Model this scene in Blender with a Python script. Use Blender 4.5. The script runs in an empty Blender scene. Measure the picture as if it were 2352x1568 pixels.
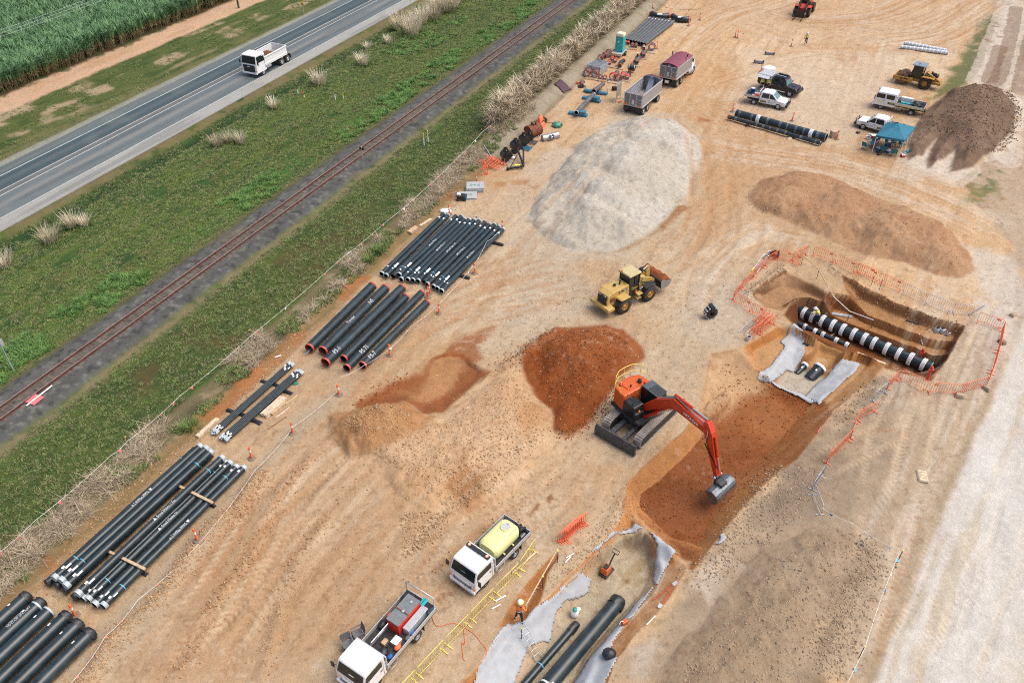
import bpy, math, random
import numpy as np
from mathutils import Vector, Matrix
random.seed(7); RNG = np.random.default_rng(11)
SC = bpy.context.scene
COL = SC.collection
PI = math.pi; R = math.radians
# ---------------------------------------------------------------- camera, sky, sun, exposure
CAM_H = 42.3; PITCH = R(39); FOC = 1890.0; GAIN = np.array([1.66, 1.66, 1.71])
cam_data = bpy.data.cameras.new('drone_camera'); cam = bpy.data.objects.new('drone_camera', cam_data); COL.objects.link(cam)
cam.location = (0, 0, CAM_H); cam.rotation_euler = (PI/2 - PITCH, 0, 0)
cam_data.sensor_width = 36.0; cam_data.lens = FOC/2352*36.0
cam_data.clip_start = 0.5; cam_data.clip_end = 8000
SC.camera = cam
world = bpy.data.worlds.new('World'); SC.world = world; world.use_nodes = True
wn = world.node_tree; wn.nodes.clear()
w_out = wn.nodes.new('ShaderNodeOutputWorld'); w_bg = wn.nodes.new('ShaderNodeBackground'); w_sky = wn.nodes.new('ShaderNodeTexSky')
SUN_EL, SUN_AZ = R(62), R(95)          # azimuth measured clockwise from +Y
w_sky.sky_type = 'NISHITA'; w_sky.sun_disc = False; w_sky.sun_elevation = SUN_EL; w_sky.sun_rotation = SUN_AZ
w_sky.air_density = 0.8; w_sky.dust_density = 5.0; w_sky.ozone_density = 0.1
w_bg.inputs['Strength'].default_value = 0.15
wn.links.new(w_sky.outputs[0], w_bg.inputs[0]); wn.links.new(w_bg.outputs[0], w_out.inputs[0])
sun_d = bpy.data.lights.new('sun', 'SUN'); sun = bpy.data.objects.new('sun', sun_d); COL.objects.link(sun)
sun_d.energy = 0.9; sun_d.angle = R(50); sun_d.color = (1.0, 0.955, 0.89)
sv = Vector((math.sin(SUN_AZ)*math.cos(SUN_EL), math.cos(SUN_AZ)*math.cos(SUN_EL), math.sin(SUN_EL)))
sun.rotation_euler = sv.to_track_quat('Z', 'Y').to_euler(); sun.location = sv*80
SC.view_settings.view_transform = 'Standard'; SC.view_settings.look = 'None'; SC.view_settings.gamma = 1.0
SC.view_settings.use_curve_mapping = False; SC.view_settings.exposure = 0.60

SC.render.engine = 'CYCLES'; SC.cycles.filter_width = 1.05; SC.cycles.use_denoising = False

# ---------------------------------------------------------------- where a photographed point stands on the site
SP, CP = math.sin(PITCH), math.cos(PITCH)
def P(x, y, z=0.0):
    v = (y-784)/FOC; s = (CAM_H-z)/(SP+v*CP)
    return np.array([(x-1176)/FOC*s, (CP-v*SP)*s])
OFF = {1:(0,0),2:(784.3,0),3:(1567.6,0),4:(0,522.5),5:(784.3,522.5),6:(1567.6,522.5),7:(0,1045),8:(784.3,1045),9:(1567.6,1045)}
def T(n, x, y, z=0.0):
    o = OFF[n]; return P(o[0]+x*.33346, o[1]+y*.33346, z)
def TS(n, pts, z=0.0): return np.array([T(n, q[0], q[1], q[2] if len(q) > 2 else z) for q in pts])
def PS(pts, z=0.0): return np.array([P(x, y, z) for x, y in pts])
# railway frame: s along the line, t across it (positive towards the site)
RA = P(14, 955); RD = P(1320, 0)-RA; RD = RD/np.linalg.norm(RD); RN = np.array([RD[1], -RD[0]])
RAZ = math.atan2(RD[1], RD[0])
def ST(s, t): return RA+RD*s+RN*t

# ---------------------------------------------------------------- noise (numpy)
_TAB = RNG.random((256, 256)).astype(np.float32)
def vn(x, y, seed=0):
    xi = np.floor(x); yi = np.floor(y); fx = (x-xi).astype(np.float32); fy = (y-yi).astype(np.float32)
    xi = xi.astype(np.int64)+seed*37; yi = yi.astype(np.int64)+seed*91
    fx = fx*fx*(3-2*fx); fy = fy*fy*(3-2*fy)
    a = _TAB[xi & 255, yi & 255]; b = _TAB[(xi+1) & 255, yi & 255]; c = _TAB[xi & 255, (yi+1) & 255]; d = _TAB[(xi+1) & 255, (yi+1) & 255]
    return (a+(b-a)*fx)*(1-fy)+(c+(d-c)*fx)*fy
def fbm(x, y, sc, oc=4, seed=0, gain=.5):
    x = x/sc; y = y/sc; o = 0; a = 1; n = 0
    for i in range(oc):
        o = o+a*vn(x, y, seed+i*5); n += a; a *= gain
        x, y = (x*1.62-y*1.19)+3.1, (x*1.19+y*1.62)+7.7
    return o/n
def ridged(x, y, sc, oc=3, seed=0):
    x = x/sc; y = y/sc; o = 0; a = 1; n = 0
    for i in range(oc):
        o = o+a*(1-np.abs(2*vn(x, y, seed+i*7)-1)); n += a; a *= .5
        x, y = (x*1.62-y*1.19)+1.1, (x*1.19+y*1.62)+4.7
    return o/n
def sm(a, b, x):
    t = np.clip((x-a)/(b-a), 0, 1); return t*t*(3-2*t)
def lerp(a, b, t): return a+(b-a)*t
def sdf(poly, X, Y, margin=3.0):
    """signed distance to a polygon, positive inside; -margin far away"""
    poly = np.asarray(poly, dtype=np.float64); out = np.full(X.shape, -margin)
    lo = poly.min(0)-margin; hi = poly.max(0)+margin
    m = (X > lo[0]) & (X < hi[0]) & (Y > lo[1]) & (Y < hi[1])
    if not m.any(): return out
    x = X[m]; y = Y[m]; d = np.full(x.shape, 1e9); ins = np.zeros(x.shape, bool)
    for i in range(len(poly)):
        a = poly[i]; b = poly[(i+1) % len(poly)]; e = b-a; wx = x-a[0]; wy = y-a[1]
        k = np.clip((wx*e[0]+wy*e[1])/max(e@e, 1e-9), 0, 1)
        d = np.minimum(d, (wx-e[0]*k)**2+(wy-e[1]*k)**2)
        c = ((a[1] > y) != (b[1] > y))
        with np.errstate(divide='ignore', invalid='ignore'):
            c &= x < (b[0]-a[0])*(y-a[1])/(b[1]-a[1]+1e-12)+a[0]
        ins ^= c
    d = np.sqrt(d); out[m] = np.where(ins, d, -d); return np.maximum(out, -margin)
def linedist(pl, X, Y, far=4.0):
    """distance to a polyline, signed side distance and length along it"""
    pl = np.asarray(pl, dtype=np.float64); D = np.full(X.shape, far); A = np.zeros(X.shape); Sg = np.zeros(X.shape)
    lo = pl.min(0)-far; hi = pl.max(0)+far
    m = (X > lo[0]) & (X < hi[0]) & (Y > lo[1]) & (Y < hi[1])
    if not m.any(): return D, Sg, A
    x = X[m]; y = Y[m]; best = np.full(x.shape, far); al = np.zeros(x.shape); sg = np.zeros(x.shape); acc = 0
    for a, b in zip(pl[:-1], pl[1:]):
        e = b-a; L = np.linalg.norm(e); e = e/L; wx = x-a[0]; wy = y-a[1]
        k = np.clip(wx*e[0]+wy*e[1], 0, L); dx = wx-e[0]*k; dy = wy-e[1]*k; d = np.sqrt(dx*dx+dy*dy)
        u = d < best; best[u] = d[u]; al[u] = acc+k[u]; sg[u] = np.sign(e[0]*wy-e[1]*wx)[u]*d[u]; acc += L
    D[m] = best; A[m] = al; Sg[m] = sg; return D, Sg, A
def spline(pts, n=12):
    pts = [np.asarray(p, float) for p in pts]; q = [2*pts[0]-pts[1]]+pts+[2*pts[-1]-pts[-2]]; out = []
    for i in range(1, len(q)-2):
        for k in range(n):
            t = k/n; a, b, c, d = q[i-1], q[i], q[i+1], q[i+2]
            out.append(.5*((2*b)+(-a+c)*t+(2*a-5*b+4*c-d)*t*t+(-a+3*b-3*c+d)*t**3))
    out.append(pts[-1]); return np.array(out)

# ---------------------------------------------------------------- materials
def lin(c): c = np.asarray(c, float)/255.; return np.where(c <= .04045, c/12.92, ((c+.055)/1.055)**2.4)
def S(r, g, b): return lin((r, g, b))/GAIN           # base colour that daylight here shows as r, g, b on level ground
MATS = {}
def mat(name, col, rough=.6, metal=0., var=.12, vscale=3., bump=0., bscale=40., dirt=0., dirtcol=(.36,.25,.15), coat=0., alpha=1., emit=0.):
    if name in MATS: return MATS[name]
    m = bpy.data.materials.new(name); m.use_nodes = True; nt = m.node_tree; N = nt.nodes; L = nt.links
    b = N['Principled BSDF']; b.inputs['Roughness'].default_value = rough; b.inputs['Metallic'].default_value = metal
    if coat: b.inputs['Coat Weight'].default_value = coat
    if alpha < 1: b.inputs['Alpha'].default_value = alpha
    col = tuple(float(c) for c in col[:3])
    tc = N.new('ShaderNodeTexCoord'); no = N.new('ShaderNodeTexNoise'); no.inputs['Scale'].default_value = vscale; no.inputs['Detail'].default_value = 5
    oi = N.new('ShaderNodeObjectInfo'); va = N.new('ShaderNodeVectorMath'); va.operation = 'ADD'
    sc_ = N.new('ShaderNodeVectorMath'); sc_.operation = 'SCALE'; sc_.inputs['Scale'].default_value = 13.
    L.new(oi.outputs['Location'], sc_.inputs[0]); L.new(tc.outputs['Object'], va.inputs[0]); L.new(sc_.outputs[0], va.inputs[1]); L.new(va.outputs[0], no.inputs['Vector'])
    mr = N.new('ShaderNodeMapRange'); mr.inputs['From Min'].default_value = .3; mr.inputs['From Max'].default_value = .7
    mr.inputs['To Min'].default_value = 1-var; mr.inputs['To Max'].default_value = 1+var
    L.new(no.outputs[0], mr.inputs[0])
    mu = N.new('ShaderNodeVectorMath'); mu.operation = 'SCALE'; mu.inputs[0].default_value = col; L.new(mr.outputs[0], mu.inputs['Scale'])
    last = mu.outputs[0]
    if dirt:
        n2 = N.new('ShaderNodeTexNoise'); n2.inputs['Scale'].default_value = vscale*1.7; n2.inputs['Detail'].default_value = 7; n2.inputs['Roughness'].default_value = .7
        L.new(va.outputs[0], n2.inputs['Vector'])
        m2 = N.new('ShaderNodeMapRange'); m2.inputs['From Min'].default_value = .48; m2.inputs['From Max'].default_value = .72; m2.inputs['To Max'].default_value = dirt
        L.new(n2.outputs[0], m2.inputs[0]); mx = N.new('ShaderNodeMix'); mx.data_type = 'RGBA'; mx.inputs[7].default_value = (*dirtcol, 1)
        L.new(m2.outputs[0], mx.inputs[0]); L.new(last, mx.inputs[6]); last = mx.outputs[2]
    L.new(last, b.inputs['Base Color'])
    if emit:
        L.new(last, b.inputs['Emission Color']); b.inputs['Emission Strength'].default_value = emit
    if bump:
        nb = N.new('ShaderNodeTexNoise'); nb.inputs['Scale'].default_value = bscale; nb.inputs['Detail'].default_value = 4; L.new(va.outputs[0], nb.inputs['Vector'])
        bp = N.new('ShaderNodeBump'); bp.inputs['Strength'].default_value = bump; bp.inputs['Distance'].default_value = .03
        L.new(nb.outputs[0], bp.inputs['Height']); L.new(bp.outputs[0], b.inputs['Normal'])
    MATS[name] = m; return m
def vcol_mat(name, rough=.9, n1=(9., .10), n2=(2.2, .10), bump=.35, bs=(14., 70.), spec=.25):
    """earth, asphalt, grass: a zone colour carried by the mesh, broken up by fine procedural grain and relief"""
    m = bpy.data.materials.new(name); m.use_nodes = True; nt = m.node_tree; N = nt.nodes; L = nt.links
    b = N['Principled BSDF']; b.inputs['Roughness'].default_value = rough; b.inputs['Specular IOR Level'].default_value = spec
    at = N.new('ShaderNodeAttribute'); at.attribute_name = 'zone'; tc = N.new('ShaderNodeTexCoord'); f = None
    for sc_, am in (n1, n2):
        no = N.new('ShaderNodeTexNoise'); no.inputs['Scale'].default_value = sc_; no.inputs['Detail'].default_value = 6; no.inputs['Roughness'].default_value = .65
        L.new(tc.outputs['Object'], no.inputs['Vector'])
        mr = N.new('ShaderNodeMapRange'); mr.inputs['From Min'].default_value = .25; mr.inputs['From Max'].default_value = .75
        mr.inputs['To Min'].default_value = 1-am; mr.inputs['To Max'].default_value = 1+am; L.new(no.outputs[0], mr.inputs[0])
        if f is None: f = mr.outputs[0]
        else:
            mm = N.new('ShaderNodeMath'); mm.operation = 'MULTIPLY'; L.new(f, mm.inputs[0]); L.new(mr.outputs[0], mm.inputs[1]); f = mm.outputs[0]
    mu = N.new('ShaderNodeVectorMath'); mu.operation = 'SCALE'; L.new(at.outputs['Color'], mu.inputs[0]); L.new(f, mu.inputs['Scale']); L.new(mu.outputs[0], b.inputs['Base Color'])
    if bump:
        h = None
        for sc_, w in zip(bs, (1., .45)):
            no = N.new('ShaderNodeTexNoise'); no.inputs['Scale'].default_value = sc_; no.inputs['Detail'].default_value = 3; L.new(tc.outputs['Object'], no.inputs['Vector'])
            mm = N.new('ShaderNodeMath'); mm.operation = 'MULTIPLY'; mm.inputs[1].default_value = w; L.new(no.outputs[0], mm.inputs[0])
            if h is None: h = mm.outputs[0]
            else:
                ad = N.new('ShaderNodeMath'); L.new(h, ad.inputs[0]); L.new(mm.outputs[0], ad.inputs[1]); h = ad.outputs[0]
        bp = N.new('ShaderNodeBump'); bp.inputs['Strength'].default_value = bump; bp.inputs['Distance'].default_value = .12
        L.new(h, bp.inputs['Height']); L.new(bp.outputs[0], b.inputs['Normal'])
    return m
# ---------------------------------------------------------------- ground: one sheet, shaped and coloured zone by zone
def u_axis():
    c = np.linspace(-1, 1, 860); e = np.array([1.03, 1.08, 1.2, 1.5, 2.2, 4, 9, 25])
    return np.concatenate([-e[::-1], c, e])
def y_axis():
    k = np.geomspace(20.5, 149, 800); return np.concatenate([[-900, -200, -60, -15, 5, 14, 18], k, [153, 160, 175, 210, 300, 500, 1100, 3000]])
UX, YY = u_axis(), y_axis()
WY = 16+.56*np.clip(YY, 20, 400)
GX = (UX[None, :]*WY[:, None]); GY = np.repeat(YY[:, None], len(UX), 1)
def st_of(X, Y):
    x = X-RA[0]; y = Y-RA[1]; return x*RD[0]+y*RD[1], x*RN[0]+y*RN[1]

# piles: base outline (photo points), height, slope, roughness
PILES = {
 'sand': (PS([(1208,498),(1232,455),(1285,385),(1330,330),(1400,288),(1475,268),(1548,282),(1602,318),(1614,345),(1592,400),(1572,452),(1530,505),(1480,545),(1400,578),(1320,578),(1250,548)]), 2.7, .42, .6),
 'brown': (PS([(1718,455),(1745,415),(1830,396),(1892,400),(1930,418),(2040,468),(2130,500),(2190,540),(2225,580),(2236,620),(2205,640),(2150,634),(2080,604),(1990,588),(1900,548),(1800,505),(1738,480)]), 1.7, .42, .75),
 'dark': (TS(3, [(1545,1105),(1548,960),(1690,745),(1820,650),(1950,595),(2180,615),(2295,765),(2255,940),(2110,1065),(2000,1150),(1835,1185),(1880,1030),(1800,1085),(1690,1165),(1675,1100),(1750,960),(1640,1075)]), 2.5, .5, .6),
 'red': (TS(5, [(1225,905),(1320,800),(1490,702),(1650,690),(1830,678),(1950,715),(2062,806),(2085,900),(1955,1030),(1790,1220),(1665,1375),(1545,1445),(1478,1405),(1440,1235),(1340,1135),(1255,1015)]), 1.7, .42, .75),
 'bench': (TS(5, [(-20,1420),(60,1290),(330,1215),(440,1225),(560,1300),(700,1285),(870,1150),(1060,1010),(1250,970),(1330,1130),(1430,1235),(1470,1400),(1510,1470),(1440,1560),(1300,1700),(1100,1900),(900,2010),(700,2020),(500,1900),(330,1760),(100,1600)]), .75, .34, .5),
 'lump': (TS(5, [(-60,1300),(150,1255),(330,1205),(430,1200),(560,1288),(650,1310),(560,1420),(400,1500),(240,1580),(60,1560),(-60,1450)]), 1.5, .5, .35),
 'grey': (TS(9, [(-60,1300),(240,1060),(400,800),(540,640),(740,590),(900,520),(1080,520),(1210,600),(1285,700),(1262,860),(1190,1000),(1110,1160),(1060,1350),(960,1600),(800,1900),(300,2200),(-200,1900),(-160,1500)]), 1.35, .34, .5),
}
# cuts: outline at the top, outline of the floor, level of the top, level of the floor
CUTS = [
 # big pit: upper bench, lower bench, pipe floor, scraped end
 (TS(6, [(1080,325),(1250,425),(1480,530),(1700,622),(1942,690),(1930,730),(1890,790),(1700,760),(1500,690),(1290,620),(1180,520),(1120,430)]),
  TS(6, [(1180,455),(1260,490),(1480,590),(1700,675),(1905,735),(1885,800),(1700,780),(1500,710),(1290,640),(1210,540)], -.75), 0, -.75),
 (TS(6, [(980,470),(1150,500),(1290,590),(1500,672),(1700,745),(1890,772),(1850,870),(1800,910),(1650,880),(1500,830),(1300,750),(1150,690),(1000,610),(900,540)], -.4),
  TS(6, [(1010,540),(1160,580),(1300,645),(1500,725),(1700,795),(1862,830),(1830,880),(1790,900),(1650,870),(1500,820),(1300,740),(1150,690),(1020,610)], -1.45), -.2, -1.45),
 (TS(6, [(690,600),(745,520,-.4),(800,475,-.4),(870,480,-.5),(960,525,-.8),(1010,600,-1.3),(1150,665,-1.4),(1300,715,-1.4),(1500,793,-1.4),(1650,845,-1.4),(1835,890,-.7),(1780,985),(1710,1062),(1640,1030),(1490,1003),(1400,972),(1300,905),(1215,868),(1130,862),(1000,812),(920,775),(830,730)]),
  TS(6, [(760,600),(830,540),(900,560),(1000,630),(1150,705),(1300,765),(1500,840),(1650,900),(1760,960),(1720,1050),(1600,1030),(1400,990),(1250,930),(1100,880),(950,820),(820,750)], -2.55), 0, -2.55),
 (TS(6, [(700,300),(860,375),(1035,480),(1020,560),(900,480),(790,480),(690,580),(560,545),(470,470),(560,395)]),
  TS(6, [(700,395),(860,440),(1000,500),(980,540),(890,490),(790,500),(690,560),(590,530),(530,470),(600,430)], -.55), 0, -.55),
 # connecting trench with the draped fabric: ledge, then slot
 (TS(6, [(395,825),(520,760),(650,680),(760,690),(900,760),(1120,850),(1220,860),(1400,945),(1320,1050),(1200,1140),(1080,1230),(960,1330),(880,1300),(560,1120),(480,1010),(430,910)]),
  TS(6, [(450,850),(560,790),(690,730),(760,715),(900,780),(1110,870),(1210,890),(1300,945),(1220,1030),(1130,1110),(1010,1220),(930,1270),(600,1130),(520,1010),(490,920)], -.8), 0, -.8),
 (TS(6, [(930,740),(1130,830),(1100,905),(1090,930),(1210,960),(1150,1050),(1000,1180),(930,1250),(800,1190),(590,1110),(560,1040),(640,960),(700,860),(760,760),(840,800),(840,880),(870,870),(910,820)], -.8),
  TS(6, [(930,830),(1080,890),(1060,960),(960,1000),(985,1040),(925,1110),(850,1170),(640,1095),(690,1010),(770,960),(840,940),(870,900)], -1.75), -.8, -1.75),
 # excavator's dig
 (PS([(1632,812),(1690,800),(1745,838),(1800,840),(1900,905),(1912,950),(1832,1055),(1765,1105),(1695,1178),(1640,1250),(1592,1312),(1540,1290),(1460,1215),(1430,1170),(1440,1110),(1500,1050),(1570,990),(1606,940)]),
  PS([(1655,945),(1700,900),(1742,872),(1800,892),(1878,926),(1862,938),(1790,1020),(1702,1112),(1650,1195),(1606,1262),(1540,1240),(1462,1165),(1458,1132),(1510,1098),(1541,1070),(1596,1005),(1625,965)], -1.35), 0, -1.35),
 # lower trench with the two pipes: shoulder, then slot
 (TS(8, [(2000,310),(2100,420),(2260,560),(2351,690),(2420,720),(2351,860),(2290,960),(2150,1130),(1990,1310),(1890,1430),(1830,1600),(1700,1900),(500,2000),(760,1640),(960,1420),(1040,1290),(1100,1190),(1270,1100),(1450,930),(1640,745),(1880,500)]),
  TS(8, [(1990,430),(2080,520),(2200,620),(2270,720),(2270,810),(2210,920),(2080,1090),(1930,1270),(1830,1390),(1750,1600),(1640,1880),(560,1960),(800,1640),(980,1440),(1070,1300),(1150,1210),(1290,1170),(1470,1000),(1650,810),(1890,560)], -.7), 0, -.7),
 (TS(8, [(1950,560),(2090,560),(2160,640),(2230,820),(2150,960),(2030,1090),(1880,1260),(1760,1400),(1680,1600),(1580,1850),(700,1950),(900,1640),(1060,1440),(1180,1290),(1400,1080),(1560,900),(1760,700)], -.7),
  TS(8, [(1950,600),(2090,590),(2130,680),(2160,840),(2080,970),(1960,1100),(1800,1290),(1690,1420),(1600,1620),(1500,1840),(1130,1860),(1220,1568),(1300,1420),(1420,1240),(1540,1080),(1660,920),(1790,740)], -1.6), -.7, -1.6),
 # narrow channel where the man with the pole stands
 (TS(8, [(1480,660),(1290,855),(1180,1005),(1085,1165),(1120,1240),(1270,1165),(1340,1060),(1390,960),(1420,830),(1500,700)]),
  TS(8, [(1480,690),(1310,880),(1215,1040),(1130,1170),(1150,1210),(1250,1140),(1310,1050),(1360,950),(1400,840),(1490,710)], -.6), 0, -.6),
 # bite taken out beside the red pile
 (TS(5, [(90,1215),(400,1045),(560,960),(700,900),(860,900),(940,950),(1030,990),(960,1060),(870,1130),(710,1262),(560,1285),(430,1205),(160,1250)]),
  TS(5, [(180,1220),(420,1080),(580,990),(720,930),(860,930),(920,960),(960,1000),(900,1070),(830,1110),(700,1220),(580,1240),(470,1170),(280,1200)], -.35), 0, -.35),
]
def ground_height(X, Y, detail=True):
    s, t = st_of(X, Y); near = (np.abs(X) < 130) & (Y > 5) & (Y < 170)
    wx = (fbm(X, Y, 2.2, 4, 1)-.5)*1.5; wy = (fbm(X, Y, 2.2, 4, 9)-.5)*1.5
    wob = (fbm(X, Y, 5., 3, 4)-.5)
    h = .12*(fbm(X, Y, 9., 4, 3)-.5)+np.zeros_like(X)
    site = sm(13.5, 14.8, t+wob)
    h = h*lerp(.6, 1., site)
    # road formation, drain, ballast, bund
    tr = t+.011*(s-20)
    road = sm(-36.5, -34.2, tr)*(1-sm(-22.2, -20.6, tr)); h = lerp(h, .22, road)
    h = h-.45*np.exp(-((t+19.7+wob)/1.0)**2)
    for tf, a in ((-15.5, .18), (-11.5, .22), (-7, .2)): h = h+a*np.exp(-((t-tf-wob*1.5)/.8)**2)*(.3+.9*fbm(X, Y, 6, 2, 21))
    bal = sm(-3.2, -1.5, t)*(1-sm(1.5, 3.2, t)); h = h+.42*bal
    far = sm(46, 60, s)
    h = h+(.9*far+.28*(1-far))*sm(8.5, 11.3, t+wob*.8)*(1-sm(lerp(11.8, 12.2, far), lerp(13.2, 14.4, far), t+wob*.5))
    h = h+.22*np.exp(-((t-13.0-wob)/.55)**2)*(1-far)*fbm(X, Y, 1.3, 3, 33)*1.6
    X2, Y2 = X+wx*.5, Y+wy*.5
    # tracked, rutted earth
    rut = (ridged(X, Y, 2.4, 4, 40)-.5)*.10+(fbm(X, Y, .7, 3, 50)-.5)*.07
    h = h+rut*site*sm(.35, .65, fbm(X, Y, 12, 2, 60))
    lng = vn((X*RD[0]+Y*RD[1])/7., (X*RN[0]+Y*RN[1])/.8, 3)-.5
    h = h+.10*lng*site
    # windrow beside the pipe stacks
    for pl, a, w in WINDROWS:
        d, _, al = linedist(pl, X, Y, 3.); h = h+a*np.exp(-(d/w)**2)*(.35+1.2*fbm(X, Y, 1.1, 3, 70))
    for nm, (poly, H0, slope, rg) in PILES.items():
        d = sdf(poly, X2+wx*.6, Y2+wy*.6, 1.5); pos = np.maximum(d, 0)
        base = H0*(1-np.exp(-pos*slope/H0*1.25)); k = sm(0, 1.6, pos)
        rr = (ridged(X, Y, 5.5, 3, 80+len(nm))-.55)*rg*1.3*min(H0, 2.2)*.5+(fbm(X, Y, 1.6, 5, 90, .62)-.5)*rg*.75+(ridged(X, Y, 1.1, 3, 95)-.5)*rg*.22
        if nm == 'sand':
            q = Y*.75-X*.66; rr = rr+.55*(np.abs(vn((X*.75+Y*.66)/3.4+.6*vn(X/3., Y/3., 5), q/9., 15)*2-1)-.5)*sm(.3, 2.5, pos)
        h = h+(base+rr*k)*(d > -1.4)*np.where(d > 0, 1, 0)
    for hx, hy, hr, ha in HOLLOWS: h = h-ha*np.exp(-((X-hx)**2+(Y-hy)**2)/hr**2)
    for C, Fl, z0, z1 in CUTS:
        dc = sdf(C, X+wx*.22, Y+wy*.22, 1.2); i = dc > 0
        if not i.any(): continue
        df = -sdf(Fl, X+wx*.22, Y+wy*.22, 60.)
        a = np.clip(dc/(dc+np.maximum(df+.28, 0)+1e-6), 0, 1); a = np.clip((a-.06)/.9, 0, 1)
        tgt = lerp(z0, z1, a)+(fbm(X, Y, 1.0, 4, 66)-.5)*.12
        h = np.where(i, np.minimum(h, np.where(a <= 0, h, tgt)), h)
    # loose berm between dig and lower trench, block left standing
    d = sdf(TS(8, [(1980,380),(2080,430),(2250,560),(2351,640),(2330,720),(2250,690),(2120,590),(2020,520)]), X2, Y2, 1.5)
    h = h+np.maximum(0, np.minimum(d, .9))*.75*(.6+.8*fbm(X, Y, .8, 4, 77))
    d = sdf(TS(6, [(110,1250),(290,1085),(335,1150),(250,1265),(160,1290)]), X2, Y2, 1.5); h = np.where(d > 0, np.maximum(h, -.35+np.minimum(d*2, .3)*1.0-.2), h)
    return np.where(near, h, np.clip(h, -.6, .3)*0.3)
HOLLOWS = [(*T(5,1440,1060), 1.9, .9), (*T(5,1560,1130), 1.7, .7), (*T(5,1350,960), 1.5, .5), (*T(3,900,1420), 2.0, .6), (*T(3,1250,1480), 2.2, .6), (*T(6,1180,60), 1.8, .5), (*T(8,800,290), 1.3, .5)]
WINDROWS = [
 (TS(7, [(1820,120),(1640,380),(1500,480),(1350,640),(1200,850),(1050,1040),(830,1220),(640,1500),(520,1640)]), .30, .55),
 (TS(7, [(2150,0),(1900,330),(1760,560),(1660,760),(1500,1000),(1400,1250),(1230,1500)]), .12, .5),
 (TS(7, [(2250,420),(2060,700),(1950,980),(1900,1200),(1800,1500)]), .12, .4),
 (TS(9, [(1200,600),(1285,700),(1250,860),(1170,1000),(1090,1160),(1060,1350),(960,1560)]), .28, .7),
 (TS(9, [(700,60),(560,230),(420,400),(340,560),(230,720),(60,880)]), .12, .5),
 (TS(6, [(1010,255),(1080,330),(1240,430),(1480,540),(1700,635),(1940,695)]), .22, .5),
 (TS(6, [(690,290),(560,390),(450,480)]), .3, .5),
 (TS(5, [(1130,960),(1240,890),(1330,810),(1480,720)]), .35, .5),
 (TS(3, [(2230,640),(2300,780),(2250,950),(2120,1070)]), .35, .8),
]
GH = ground_height(GX, GY)
def ground_z(x, y):
    return float(ground_height(np.array([[x, x+.01]], float), np.array([[y, y]], float))[0, 0])

# ------------------------------------------------ colours
ZC = np.zeros(GX.shape+(3,))
def put(c, a):
    global ZC
    ZC = ZC*(1-a[..., None])+np.asarray(c)*a[..., None]
gs, gt = st_of(GX, GY); gtr = gt+.011*(gs-20)
nA = fbm(GX, GY, 14, 4, 101); nB = fbm(GX, GY, 4, 5, 111); nC = fbm(GX, GY, 1.2, 4, 121); nD = fbm(GX, GY, .45, 3, 131); nE = fbm(GX, GY, 28, 3, 141)
wX = (fbm(GX, GY, 2.5, 5, 151, .6)-.5)*2; wY = (fbm(GX, GY, 2.5, 5, 161, .6)-.5)*2
alongn = vn(gs/9., gt/.45, 171); along2 = vn(gs/5., gt/1.3, 181); along3 = vn(gs/16., gt/.22, 185)
wob = (nB-.5)*1.6+(nD-.5)*.8
# site earth
put(S(231,195,152), np.ones(GX.shape))
put(S(236,212,180), sm(.46, .62, nA)*.7)
put(S(218,172,126), sm(.50, .68, fbm(GX, GY, 7, 5, 191))*.6)
put(S(234,216,190), sm(.5, .72, nB)*sm(.45, .62, nE)*.45)
put(S(184,134,88), sm(.58, .74, nC*.5+nB*.5)*.5)
put(S(236,216,188), sm(.54, .72, along3*.5+nC*.5)*.4); put(S(190,142,96), sm(.55, .74, alongn*.5+nC*.5)*.45)
def zone(poly, col, a=1., soft=.4, warp=.5, mask=None):
    d = sdf(poly, GX+wX*warp, GY+wY*warp, soft*2+.5); m = sm(-soft, soft, d)*a
    if mask is not None: m = m*mask
    put(S(*col), m)
def swath(pts, w, col, a=.5, lat=.22, al=7., seed=0, thr=.5):
    pl = spline(pts, 8); d, sg, le = linedist(pl, GX+wX*.15, GY+wY*.15, w+.5)
    n = vn(sg/lat/.8, le/al, seed)*.6+nC*.4; a = a*.8
    L = np.linalg.norm(np.diff(pl, axis=0), axis=1).sum(); e = min(4., L*.3)
    put(S(*col), sm(thr-.08, thr+.12, n)*sm(w, w*.5, d)*a*sm(.05, e, le)*sm(L-.05, L-e, le))
def track(pts, col, a=.6, gauge=.9, w=.26):
    pl = spline(pts, 8); d, sg, le = linedist(pl, GX, GY, gauge+w*3)
    m = np.exp(-(((np.abs(sg)-gauge)/w)**2))*(.65+.35*np.sign(np.sin(le*2*PI/.55+np.abs(sg)*9)))
    L = np.linalg.norm(np.diff(pl, axis=0), axis=1).sum(); put(S(*col), m*a*sm(.3, .55, nB+.08)*sm(.05, 2., le)*sm(L-.05, L-2, le))
PALE = (236,226,212); CLAY = (214,206,194)
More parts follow.
